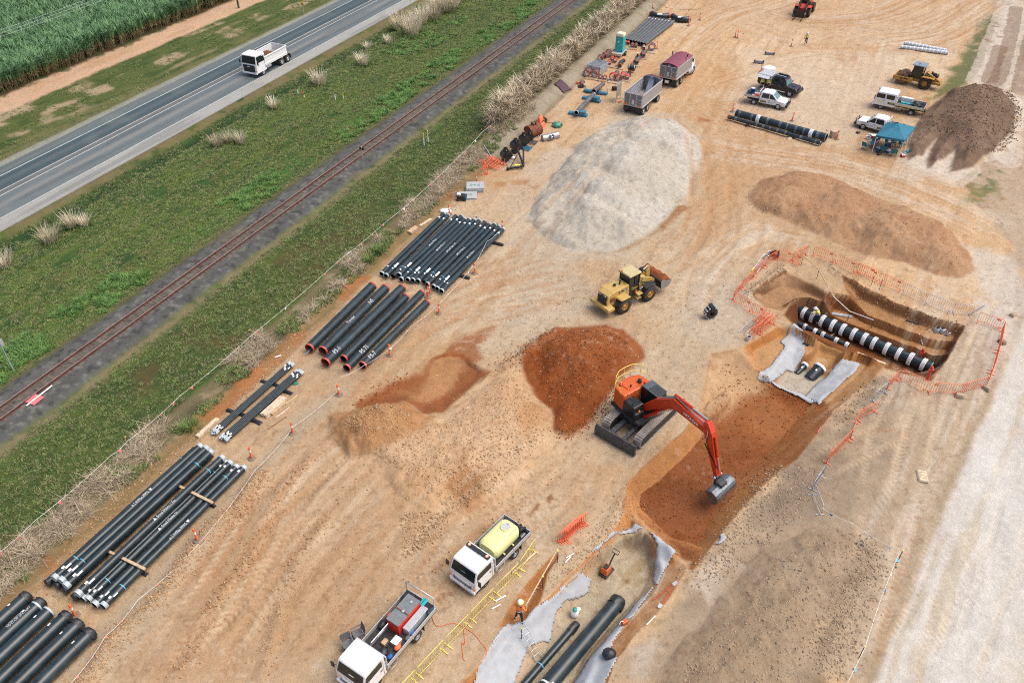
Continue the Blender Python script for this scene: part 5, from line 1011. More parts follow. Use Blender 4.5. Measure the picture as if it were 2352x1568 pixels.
def cab_over(root, xf, wid, zb, zt, ln, dual=False, grille='white_paint'):
    """forward-control truck cab; xf front, zb floor, zt roof"""
    w = wid/2; zm = zb+(zt-zb)*.50
    prof = [(xf-ln, zb), (xf-ln, zt-.06), (xf-ln+.08, zt), (xf-.42, zt), (xf-.28, zt-.08), (xf-.02, zm), (xf, zm-.25), (xf, zb)]
    b = MB(); n = len(prof); wi = [w-.06 if z > zm+.1 else w for x, z in prof]
    A = [(x, -k, z) for (x, z), k in zip(prof, wi)]; B = [(x, k, z) for (x, z), k in zip(prof, wi)]
    b.add(A+B, [tuple(range(n))[::-1], tuple(range(n, 2*n))]+[(i, (i+1) % n, n+(i+1) % n, n+i) for i in range(n)], 'white_paint'); b.build('cab', root, bevel=.05)
    t0, t1 = .12, .92; q = lambda t, yy: (xf-.02-.26*t+.016, yy, zm+(zt-.08-zm)*t+.006)
    window(root, [q(.07, -w+.10), q(.07, w-.10), q(.93, w-.16), q(.93, -w+.16)], 'windscreen')
    MB().box((xf-.09, 0, zm+.03), (.06, wid*.8, .05), 'black_plastic').build('wiper_panel', root)
    x1 = xf-.36; x0 = xf-ln+(.25 if not dual else ln*.52); zs = zm-.02
    side_glass(root, [(x0, zs), (x1+.28, zs), (x1+.05, zt-.2), (x0, zt-.2)], w-.045)
    if dual: side_glass(root, [(xf-ln+.2, zs), (x0-.16, zs), (x0-.16, zt-.2), (xf-ln+.2, zt-.2)], w-.045, name='rear_side_window')
    for s in (-1, 1):
        MB().box((x0-.05, s*(w+.002), (zb+zt)/2-.1), (.012, .01, (zt-zb)*.78), 'chassis').build('door_gap', root); MB().box((x0+.12, s*(w+.014), zs-.12), (.16, .025, .04), 'black_plastic').build('door_handle', root)
        MB().box((xf-.62, s*(w-.1), zb-.04), (1.0, .24, .10), 'black_plastic').build('wheel_arch', root)
    mirrors(root, xf-.2, w, zm+.2, True); lamps(root, xf-.01, w-.26, zb+.34, (.06, .36, .2))
    for s in (-1, 1): MB().box((xf-.03, s*(w-.05), zb+.34), (.1, .1, .14), 'amber_lamp').build('indicator', root)
    MB().box((xf+.02, 0, zb+.02), (.16, wid*.98, .24), 'white_paint').build('bumper', root, bevel=.03)
    MB().box((xf+.105, 0, zb+.02), (.01, .42, .11), 'sticker').build('number_plate', root)

# 1 --- white tipper on the road
def tipper():
    rt = veh('tipper_truck', 'white six wheel tipper truck with open tub driving on the road', 'truck', T(1,1957,455), T(1,1832,525), 1.12, -1)
    wb = 2.35; cab_over(rt, wb+1.35, 2.45, .62, 2.95, 2.05)
    f = MB(); f.box((wb+1.375, 0, 1.22), (.05, 1.75, .95), 'black_plastic', ty=1.08)
    for k in range(4): f.box((wb+1.405, 0, .9+.2*k), (.02, 1.6, .035), 'steel_dark')
    f.build('grille', rt); MB().box((wb+1.42, 0, 1.5), (.03, .42, .14), 'chrome').build('badge', rt, bevel=.05)
    MB().box((-.2, 0, .85), (6.6, .85, .28), 'chassis').build('chassis', rt)
    b = MB(); L, Wd, z0, z1 = 4.9, 2.45, 1.15, 2.35; x0 = -3.0
    for s in (-1, 1):
        b.box((x0+L/2, s*(Wd/2-.04), (z0+z1)/2), (L, .08, z1-z0), 'white_paint'); b.box((x0+L/2, s*(Wd/2), z1-.06), (L+.04, .16, .14), 'white_paint'); b.box((x0+L/2, s*(Wd/2+.03), z0+.22), (L, .08, .14), 'white_paint'); b.box((x0+L/2, s*(Wd/2+.02), z0+.05), (L, .1, .1), 'white_paint')
    b.box((x0+L/2, 0, z0+.04), (L, Wd-.1, .08), 'galv'); b.box((x0+L-.05, 0, (z0+z1)/2+.15), (.1, Wd, z1-z0+.3), 'white_paint', sx=.0); b.box((x0+L+.2, 0, z1+.33), (.6, Wd+.1, .08), 'white_paint'); b.build('tub', rt, bevel=.02)
    MB().box((x0+.04, 0, (z0+z1)/2+.02), (.08, Wd-.05, z1-z0+.1), 'white_paint').build('tailgate', rt, bevel=.02)
    g = [[(x0+.3+i*.35, -Wd/2+.1+j*.32, z0+.1+.55*max(0, 1-((j-.5)/3.2)**2)*math.sin(min(1, i/9)*PI)*(1+.15*random.random())) for j in range(8)] for i in range(13)]
    MB().grid(g, 'soil_load').build('soil_load', rt)
    for s in (-1, 1):
        wheel(rt, wb, s*1.02, .50, .32, 'alloy', s)
        for x in (-wb+.65-.0, -wb-.68): wheel(rt, x, s*.98, .50, .5, 'alloy', s)
        MB().box((-wb-1.3, s*1.0, .7), (.03, .55, .6), 'black_plastic').build('mudflap', rt); MB().cyl((.6, s*.95, .85), (1.5, s*.95, .85), .26, 'alloy' if s > 0 else 'steel_dark', 14).build('fuel_tank', rt)
    MB().box((x0-.06, .85, .95), (.04, .3, .12), 'red_lamp').build('tail_light', rt); MB().box((x0-.06, -.85, .95), (.04, .3, .12), 'red_lamp').build('tail_light', rt)
tipper()

# 2 --- utes
def ute(lab, rear, front, side, code, name='white_ute', crew=True):
    rt = veh(name, lab, 'ute', rear, front, .75, side); w = .88
    body = [(-.95, .48), (-.95, 1.05), (.55, 1.08), (1.05, 1.10), (2.25, .98), (2.42, .85), (2.42, .5), (1.95, .45), (1.15, .45), (-.2, .42)]
    MB().prism(body, -w, w, 'white_paint').build('body', rt, bevel=.05)
    cab = [(-.95, 1.05), (-.80, 1.72), (-.55, 1.80), (.35, 1.80), (.62, 1.74), (1.35, 1.10)]
    b = MB(); n = len(cab); A = [(x, -(w-.03 if z < 1.2 else w-.16), z) for x, z in cab]; B = [(x, -y, z) for x, y, z in A]
    b.add(A+B, [tuple(range(n))[::-1], tuple(range(n, 2*n))]+[(i, (i+1) % n, n+(i+1) % n, n+i) for i in range(n)], 'white_paint'); b.build('cab', rt, bevel=.04)
    window(rt, [(1.29, -w+.14, 1.165), (1.29, w-.14, 1.165), (.68, w-.22, 1.705), (.68, -w+.22, 1.705)], 'windscreen', 'glass_teal')
    for s in (-1, 1):
        for nm, pr in (('front_side_window', [(.32, 1.14), (1.12, 1.14), (.56, 1.66), (.32, 1.68)]), ('rear_side_window', [(-.72, 1.14), (.22, 1.14), (.22, 1.68), (-.6, 1.68)])):
            q = [(x, s*(w-.03-(z-1.1)*.195+.012), z) for x, z in pr]; MB().quad(q if s < 0 else q[::-1], 'glass_dark').build(nm, rt)
        for x in (.27, -.88): MB().box((x, s*(w+.002), .8), (.012, .008, .6), 'chassis').build('door_gap', rt)
        for x in (.36, -.6): MB().box((x, s*(w+.015), .98), (.16, .025, .035), 'black_plastic').build('door_handle', rt)
        MB().box((0, s*(w-.02), .42), (1.7, .12, .05), 'black_plastic').build('side_step', rt)
        for x in (1.54, -1.54): wheel(rt, x, s*.76, .375, .26, 'alloy', s)
        b = MB(); 
        for x in (1.54,): b.lathe([(.47, -.10*1), (.47, .13)], (x, s*.80, .42), 'black_plastic', 18, 'y')
        b.build('wheel_arch', rt)
    mirrors(rt, 1.0, w, 1.18); lamps(rt, 2.36, .66, .86, (.14, .3, .16))
    b = MB(); b.box((2.52, 0, .58), (.3, 1.75, .3), 'black_paint')
    for y in (-.5, .5): b.tube([(2.58, y, .6), (2.66, y, 1.05), (2.6, y*.9, 1.1)], .03, 'black_paint', 6)
    b.tube([(2.6, -.75, .95), (2.66, 0, 1.02), (2.6, .75, .95)], .03, 'black_paint', 6); b.build('bull_bar', rt, bevel=.03); MB().box((2.43, 0, .82), (.03, 1.0, .14), 'black_plastic').build('grille', rt)
    t = MB(); z0 = .93; t.box((-1.95, 0, z0), (1.85, 1.78, .06), 'chassis')
    for s in (-1, 1): t.box((-1.95, s*.9, z0+.14), (1.85, .035, .27), 'alu_tray')
    t.box((-2.88, 0, z0+.14), (.035, 1.82, .27), 'alu_tray')
    for y in (-.6, 0, .6): t.box((-1.02, y, z0+.45), (.05, .05, .85), 'white_paint')
    t.box((-1.02, 0, z0+.88), (.06, 1.7, .06), 'white_paint'); t.build('tray', rt); MB().box((-1.6, 0, .6), (1.9, .8, .25), 'chassis').build('chassis', rt)
    for s in (-1, 1): MB().box((-2.92, s*.75, .78), (.04, .2, .12), 'red_lamp').build('tail_light', rt)
    s = -side; y = s*(w+.006); xd = (-1, 0, 0) if s > 0 else (1, 0, 0); x_ = -.42 if True else 0
    MB().box((-.42, s*(w+.001), .70), (.74, .012, .24), 'black_plastic').build('code_plate', rt); text(code, .22, rt, face_M((-.42, s*(w+.012), .70), xd, (0,0,1)), 'yellow_mark', squash=.85)
    text('GNM', .20, rt, face_M((.66, s*(w+.006), .70), xd, (0,0,1)), 'flag_sky'); MB().lathe([(.10, 0), (.07, 0)], (.36 if s < 0 else .96, s*(w+.006), .70), 'flag_sky', 14, 'y').build('logo_ring', rt)
    return rt
u1 = ute('white crew cab ute beside two people and the black four wheel drive', T(3,490,722), T(3,652,755), 1, 'CNM01')
def in_tray(o, root, x, y, z):
    m = root.matrix_basis if False else Matrix.Translation(root.location) @ Matrix.Rotation(root.rotation_euler[2], 4, 'Z'); v = m @ Vector((x, y, z)); o.location = v; o.rotation_euler = (0, 0, root.rotation_euler[2]); return o
def cooler(lab, col='cloth_blue', lid='white_paint', d=(.55,.36,.34), cat='cool box', name='cool_box'):
    rt = thing(name, lab, cat); MB().box((0,0,d[2]*.4), (d[0],d[1],d[2]*.8), col, tx=1.05, ty=1.05).build('tub', rt, bevel=.03); MB().box((0,0,d[2]*.88), (d[0]*1.08,d[1]*1.08,d[2]*.2), lid).build('lid', rt, bevel=.03); MB().tube([(-d[0]*.5,0,d[2]*.8),(-d[0]*.5,0,d[2]*1.1),(d[0]*.5,0,d[2]*1.1),(d[0]*.5,0,d[2]*.8)], .012, 'black_plastic', 5).build('handle', rt); return rt
def bucket(lab, col='white_paint', r=.16, h=.38, name='plastic_bucket', lid=None):
    rt = thing(name, lab, 'bucket'); MB().lathe([(r*.86,0),(r,h),(r*1.05,h),(r*1.05,h-.04)], (0,0,0), col, 14).disc((0,0,.01),(0,0,1),r*.85,col,14).build('pail', rt)
    MB().disc((0,0,h-.01 if lid else h*.8),(0,0,1),r*.98,lid or 'chassis',14).build('lid', rt); return rt
in_tray(cooler('teal tool box with white top in the tray of the ute by two people', 'toolbox_teal', 'white_paint', (.6,.35,.3), 'tool box', 'tool_box'), u1, -1.5, .1, .96)
in_tray(bucket('tall blue drum standing in the tray of the ute by two people', 'flag_blue', .27, .62, 'water_drum', 'white_paint'), u1, -2.2, .55, .96)
o = MB().box((0,0,.06), (.9,.6,.12), 'timber').box((.15,.1,.2), (.5,.35,.15), 'red_paint').build('tool_tray'); in_tray(o, u1, -1.55, -.45, .96); tag(o, 'timber and red tool tray in the ute by two people', 'tool tray')
u2 = ute('white crew cab ute parked behind the blue canopy', PX(3400,330,2.8912,415,615), PX(3400,330,2.8912,170,548), -1, 'CNM04')
in_tray(bucket('white pail with blue lid on the ute behind the canopy', 'white_paint', .2, .5, lid='flag_blue'), u2, -2.3, .5, .96)
o = MB().grid([[(-.75+i*.15, -.75+j*.19, .22+.14*math.sin(i*1.3+j)+.1*math.sin(j*2.1)) for j in range(9)] for i in range(11)], 'wrap_black').build('black_tarp'); in_tray(o, u2, -1.9, .0, .98); tag(o, 'crumpled black mesh tarp over the tray of the ute behind the canopy', 'tarp')
# 3 --- black four wheel drive
def four_wd():
    rear = T(3,572,628); front = T(3,737,672); rt = veh('black_four_wheel_drive', 'black dual cab four wheel drive with silver canopy and roof rack', 'four wheel drive', rear, front, .78, 1); w = .9
    MB().prism([(-1.1,.55),(-1.1,1.2),(.7,1.22),(1.0,1.24),(2.2,1.16),(2.32,1.1),(2.32,.6),(-.2,.5)], -w, w, 'black_paint').build('body', rt, bevel=.05)
    b = MB(); cab = [(-1.1,1.2),(-1.05,1.95),(-.9,2.02),(.6,2.02),(.72,1.96),(1.02,1.22)]; n = len(cab); A = [(x, -(w-.02 if z < 1.3 else w-.12), z) for x, z in cab]; B = [(x,-y,z) for x,y,z in A]
    b.add(A+B, [tuple(range(n))[::-1], tuple(range(n,2*n))]+[(i,(i+1)%n,n+(i+1)%n,n+i) for i in range(n)], 'black_paint'); b.build('cab', rt, bevel=.04)
    window(rt, [(1.0,-w+.14,1.3),(1.0,w-.14,1.3),(.76,w-.2,1.9),(.76,-w+.2,1.9)], 'windscreen', 'glass_teal')
    for s in (-1, 1):
        for nm, pr in (('front_side_window', [(.05,1.28),(.85,1.28),(.66,1.86),(.05,1.86)]), ('rear_side_window', [(-.95,1.28),(-.05,1.28),(-.05,1.86),(-.95,1.86)])):
            q = [(x, s*(w-.02-(z-1.25)*.14+.014), z) for x, z in pr]; MB().quad(q if s < 0 else q[::-1], 'glass_dark').build(nm, rt)
        for x in (.1,-.85): MB().box((x, s*(w+.015), 1.1), (.15,.025,.04), 'chrome').build('door_handle', rt)
        MB().box((0, s*(w+.04), .5), (1.9,.12,.05), 'white_paint').build('side_step', rt)
        for x in (1.6,-1.6): wheel(rt, x, s*.78, .42, .28, 'alloy', s)
        MB().lathe([(.52,-.12),(.52,.16)], (1.6, s*.82, .46), 'black_plastic', 18, 'y').build('wheel_flare', rt)
    mirrors(rt, .85, w, 1.35); lamps(rt, 2.33, .66, .98, (.05,.2,.2)); MB().box((1.55,0,1.215), (.5,.5,.07), 'black_paint').build('bonnet_scoop', rt, bevel=.03)
    b = MB().box((2.5,0,.75), (.3,1.8,.3), 'black_paint').tube([(2.55,-.7,.8),(2.6,-.6,1.2),(2.6,.6,1.2),(2.55,.7,.8)], .035, 'black_paint', 6); b.build('bull_bar', rt)
    MB().cyl((2.45,-.5,1.1),(2.5,-.5,2.4), .015, 'red_paint', 5).build('aerial', rt)
    b = MB(); b.box((-.15,0,2.1), (1.5,1.4,.05), 'black_paint')
    for x in (-.8,-.4,0,.4): b.box((x,0,2.15), (.06,1.5,.06), 'black_paint')
    b.box((-.1,.3,2.2), (1.2,.25,.12), 'black_plastic'); b.box((-.1,-.3,2.2), (1.2,.16,.08), 'chrome'); b.build('roof_rack', rt)
    b = MB(); b.box((-2.1,0,1.45), (1.75,1.85,1.15), 'black_paint'); b.box((-2.1,0,2.05), (1.8,1.9,.06), 'alu_tray'); b.box((-1.2,0,1.5), (.05,1.9,1.25), 'alu_tray')
    for x in (-2.7,-2.3,-1.9,-1.5): b.box((x,0,2.1), (.07,1.8,.05), 'galv')
    b.build('canopy', rt, bevel=.02); MB().quad([(-2.9,-.95,2.02),(-1.3,-.95,2.02),(-1.3,-1.6,1.85),(-2.9,-1.6,1.85)], 'alu_tray').build('canopy_flap', rt); MB().box((-1.9,0,.7), (2.2,.9,.3), 'chassis').build('chassis', rt)
four_wd()
# 4 --- light trucks with trays
def tray(rt, x0, L, w, z, rails=True, hb=True):
    t = MB(); t.box((x0+L/2,0,z), (L,w,.08), 'chassis')
    for s in (-1, 1):
        for k in range(3): t.box((x0+L/2, s*w/2, z+.11+.11*k), (L,.04,.095), 'alu_tray')
        for x in (x0, x0+L/2, x0+L): t.box((x, s*(w/2+.012), z+.2), (.06,.05,.42), 'alu_tray')
    for k in range(3): t.box((x0, 0, z+.11+.11*k), (.04,w,.095), 'alu_tray')
    t.build('tray', rt)
    if hb:
        h = MB(); X = x0+L+.02
        for y in (-w/2+.05, -w/6, w/6, w/2-.05): h.box((X, y, z+.55), (.06,.06,1.1), 'alu_tray')
        for zz in (.15, .45, 1.08): h.box((X, 0, z+zz), (.07, w-.04, .07), 'alu_tray')
        h.build('headboard', rt)
def light_truck(name, lab, rear, front, side, wbase=2.9, dual=False, roofbar=False, traylen=3.4, width=2.0):
    rt = veh(name, lab, 'truck', rear, front, width/2-.18, side); wb = wbase/2; ln = 1.75 if not dual else 2.55
    cab_over(rt, wb+1.02, width, .55, 2.2, ln, dual)
    MB().box((wb+1.03,0,1.0), (.05,1.1,.2), 'white_paint').box((wb+1.06,0,.92), (.02,1.4,.03), 'black_plastic').box((wb+1.06,0,.80), (.02,1.4,.03), 'black_plastic').build('grille', rt)
    MB().box((-.4,0,.62), (wbase+2.2,.75,.2), 'chassis').build('chassis', rt); x1 = wb+1.02-ln-.08; tray(rt, x1-traylen, traylen, width+.1, .88)
    for s in (-1, 1):
        wheel(rt, wb, s*(width/2-.2), .375, .22, 'galv', s, .6); wheel(rt, -wb, s*(width/2-.22), .375, .42, 'galv', s, .6); MB().box((-wb-.55, s*(width/2-.2), .5), (.03,.42,.45), 'black_plastic').build('mudflap', rt)
        MB().tube([(x1-.1, s*(width/2+.06), .9),(x1-.15, s*(width/2+.08), .55),(x1-.7, s*(width/2+.08), .5),(x1-.75, s*(width/2+.06), .9)], .03, 'alu_tray', 6).build('side_guard', rt); MB().box((x1-traylen+.02, s*.8, .72), (.05,.25,.12), 'red_lamp').build('tail_light', rt)
    if roofbar:
        rb = MB().box((wb+1.02-ln+.28,0,2.27), (.26,width*.86,.13), 'black_plastic'); 
        rb.build('roof_bar', rt, bevel=.03)
        for s in (-1, 1): MB().disc((wb+1.02-ln+.28, s*width*.34, 2.345), (0,0,1), .1, 'amber_lamp', 14).disc((wb+1.02-ln+.28, s*width*.34, 2.35), (0,0,1), .06, 'sticker', 12).build('beacon', rt)
    return rt, wb, x1
wt, wb, x1 = light_truck('water_truck', 'white tray truck carrying a pale yellow water tank', T(8,1172,705), T(8,1000,882), -1, 2.75, roofbar=True, traylen=3.35)
MB().quad([(wb+.965,-.2,1.47),(wb+.965,.15,1.47),(wb+.90,.15,1.72),(wb+.90,-.2,1.72)], 'paper_blue').build('dash_paper', wt)
def water_tank():
    L, w, h, x0, z0 = 2.35, 1.5, 1.0, x1-2.75, .95; rows = []
    rt = thing('water_tank', 'pale yellow plastic water tank with round lid and label strapped on the truck', 'tank')
    for i in range(15):
        f = i/14; x = x0+L*f; k = min(1, math.sqrt(max(0, 1-((abs(f-.5)*2)**8)))*1.0)+.001; row = []
        for j in range(25):
            a = 2*PI*j/24; cx, cz = math.cos(a), math.sin(a); e = .55; row.append((x, math.copysign(abs(cx)**e, cx)*w/2*(.82+.18*k if 0 < i < 14 else .78), z0+h/2+math.copysign(abs(cz)**.7, cz)*h/2*(.85+.15*k)))
        rows.append(row)
    b = MB().grid(rows, 'tank_yellow'); b.add(rows[0][:-1], [tuple(range(24))], 'tank_yellow'); b.add(rows[-1][:-1], [tuple(range(24))[::-1]], 'tank_yellow'); b.build('tank', rt)
    MB().lathe([(.34,0),(.34,.07),(.27,.09),(.26,.06),(.001,.06)], (x0+.55,0,z0+h-.02), 'tank_yellow', 24).build('neck', rt); MB().disc((x0+.55,0,z0+h+.06),(0,0,1),.26,'alu_tray',24).box((x0+.3,0,z0+h+.09),(.12,.1,.05),'galv').build('lid', rt)
    s = 1; MB().quad([(x0+.25, .63, z0+.74),(x0+1.05, .63, z0+.74),(x0+1.05, .52, z0+.96),(x0+.25,.52,z0+.96)][::-1], 'black_plastic').build('label_plate', rt)
    text('V Rapid', .16, rt, face_M((x0+.62,.585,z0+.86), (-1,0,0), (0,-.45,.9)), 'sticker')
    for x in (x0+.75, x0+1.6): MB().box((x,0,z0+.05), (.1,1.6,.1), 'tank_yellow').build('foot', rt)
    rt.location = wt.location; rt.rotation_euler = wt.rotation_euler; rt['group'] = 'loads on trucks'
water_tank()
o = thing('hose_reel', 'black hose reel on the rear of the water truck', 'hose reel'); b = MB(); 
for y in (-.16,.16): b.lathe([(.36,y-.02),(.36,y+.02),(.1,y+.02)], (0,0,.42), 'black_paint', 20, 'y')
b.build('drum', o); b = MB()
for y in (-.1,-.04,.03,.09): b.lathe([(.27,y-.03),(.30,y),(.27,y+.03)], (0,0,.42), 'rubber', 20, 'y')
b.build('hose', o); MB().box((0,0,.06), (.4,.5,.12), 'galv').build('stand', o); in_tray(o, wt, x1-2.95, .55, .92)
o = thing('water_pump', 'small red and black pump at the tail of the water truck', 'pump'); MB().box((0,0,.16), (.4,.32,.3), 'black_plastic').build('frame', o); MB().box((.02,0,.36), (.2,.2,.12), 'red_paint').build('fuel_tank', o, bevel=.02); MB().cyl((-.2,.1,.2),(-.5,.2,.2),.05,'rubber',8).build('hose', o); in_tray(o, wt, x1-3.0, -.25, .92)
st, wb2, x2 = light_truck('service_truck', 'white tray truck loaded with a red site box and tools', T(8,498,1285), T(8,262,1568), -1, 3.35, traylen=4.2)
MB().quad([(wb2+.965,-.1,1.45),(wb2+.965,.25,1.45),(wb2+.90,.25,1.75),(wb2+.90,-.1,1.75)], 'sticker').build('dash_paper', st)
b = MB().tube([(x2-4.1,-1.0,1.0),(x2-4.1,-1.0,2.15),(x2-4.1,1.0,2.15),(x2-4.1,1.0,1.0)], .05, 'alu_tray', 8); b.build('rear_rack', st)
def crate(name, lab, cat, d, col, lidc=None, extra=None):
    rt = thing(name, lab, cat); MB().box((0,0,d[2]*.46), (d[0],d[1],d[2]*.92), col).build('box', rt, bevel=.015)
    MB().box((0,0,d[2]*.96), (d[0]*1.02,d[1]*1.03,d[2]*.08), lidc or col).build('lid', rt, bevel=.01)
    if extra: extra(rt)
    return rt
def latch(rt):
    for x in (-.6, .1): MB().box((x,.1,1.0), (.16,.12,.05), 'galv').build('latch', rt)
    MB().box((0.12,0,.99), (.05,1.0,.03), 'rust').build('strap', rt)
in_tray(crate('site_box', 'large red site box with grey lid on the service truck', 'site box', (1.9,.85,.95), 'red_paint', 'lid_grey', latch), st, x2-2.75, -.1, .92)
in_tray(crate('tool_box', 'long silver tool box beside the red site box', 'tool box', (1.7,.42,.55), 'galv'), st, x2-2.9, .62, .92)
o = MB().box((0,0,.45), (1.4,.05,.9), 'galv').box((-.1,.03,.45), (.5,.02,.4), 'alu_tray').build('steel_plate'); in_tray(o, st, x2-.95, -.55, .95); o.rotation_euler = (R(-18), 0, st.rotation_euler[2]); tag(o, 'scuffed galvanised sheet leaning in the front of the service truck tray', 'steel sheet')
in_tray(crate('carton', 'open brown carton of white rags on the service truck', 'carton', (.5,.42,.34), 'carton', 'sticker'), st, x2-1.35, .5, .92)
in_tray(crate('carton', 'small open brown carton beside the leaning steel sheet', 'carton', (.36,.26,.2), 'carton', 'timber'), st, x2-1.0, -.05, .92)
for x, y, r_, mt, nm, lab, cat in ((.45,.3,.3,'wrap_black','black_bag','crumpled black bag at the front of the service truck tray','bag'),(1.15,.75,.2,'orange_plastic','hi_vis_vest','crumpled orange hi-vis vest on the service truck tray','vest'),(.5,.75,.16,'flag_blue','gas_bottle','dark blue bottle lying at the tray front','bottle'),(1.9,.85,.17,'cloth_grey','rag_heap','heap of grey and white rags by the tray gate','rags'),(2.3,.82,.16,'flag_blue','helmet','blue helmet hung by the silver tool box','helmet'),(1.75,-.85,.26,'wrap_black','black_bag','black bag beside the red site box','bag'),(2.4,-.8,.24,'orange_plastic','hose_coil','coiled orange hose between tray gate and red box','hose')):
    o = MB().ball((0,0,r_*.5), r_, mt, 12, sq=(1.2,.9,.65)); o.v = [(a*(1+random.uniform(-.15,.15)), b_*(1+random.uniform(-.15,.15)), c) for a, b_, c in o.v]; o = o.build(nm); in_tray(o, st, x2-x, y, .95); tag(o, lab, cat)
in_tray(cooler('teal tool box with handle at the tail of the service truck', 'toolbox_teal', 'toolbox_teal', (.5,.3,.3), 'tool box', 'tool_box'), st, x2-3.95, .35, 1.2)
in_tray(crate('generator', 'blue-grey generator at the tail corner of the service truck', 'generator', (.55,.45,.5), 'gen_blue', 'black_plastic'), st, x2-3.85, .75, .92); in_tray(crate('generator', 'blue-grey generator at the far tail corner of the service truck', 'generator', (.5,.5,.5), 'gen_blue', 'black_plastic'), st, x2-3.85, -.7, .92)
ct, wb3, x3 = light_truck('crew_truck', 'white crew cab tray truck parked beside the dark soil heap', PX(3400,330,2.8912,680,378), PX(3400,330,2.8912,360,312), -1, 3.6, True, traylen=3.3, width=2.0)
for s in (1,):
    MB().box((wb3-1.1, s*1.003, 1.0), (.8,.012,.24), 'black_plastic').build('code_plate', ct); text('CNM05', .22, ct, face_M((wb3-1.1, s*1.013, 1.0), (-1,0,0), (0,0,1)), 'yellow_mark', squash=.85); MB().box((wb3+.2, s*1.003, 1.05), (.55,.01,.12), 'yellow_mark').build('stripe', ct); MB().box((x3-1.6, s*1.085, 1.0), (3.2,.01,.06), 'yellow_mark').build('stripe', ct)
for x, lab in ((.75,'first'),(1.35,'second')): in_tray(cooler('bright blue tool box, %s from the cab, on the crew truck tray' % lab, 'toolbox_teal', 'toolbox_teal', (.5,.4,.36), 'tool box', 'tool_box'), ct, x3-x, .35, .92)
o = crate('white_tool_locker', 'white locker along the far side of the crew truck tray', 'locker', (1.3,.45,.6), 'white_paint'); in_tray(o, ct, x3-1.0, -.7, .92)
o = MB().grid([[(-.8+i*.16, -.7+j*.18, .24+.14*math.sin(i*1.1+j*.7)+.1*math.sin(j*1.7)) for j in range(9)] for i in range(11)], 'wrap_black').build('black_tarp'); in_tray(o, ct, x3-2.35, .1, .95); tag(o, 'crumpled black tarp with clear plastic over the crew truck tray', 'tarp')

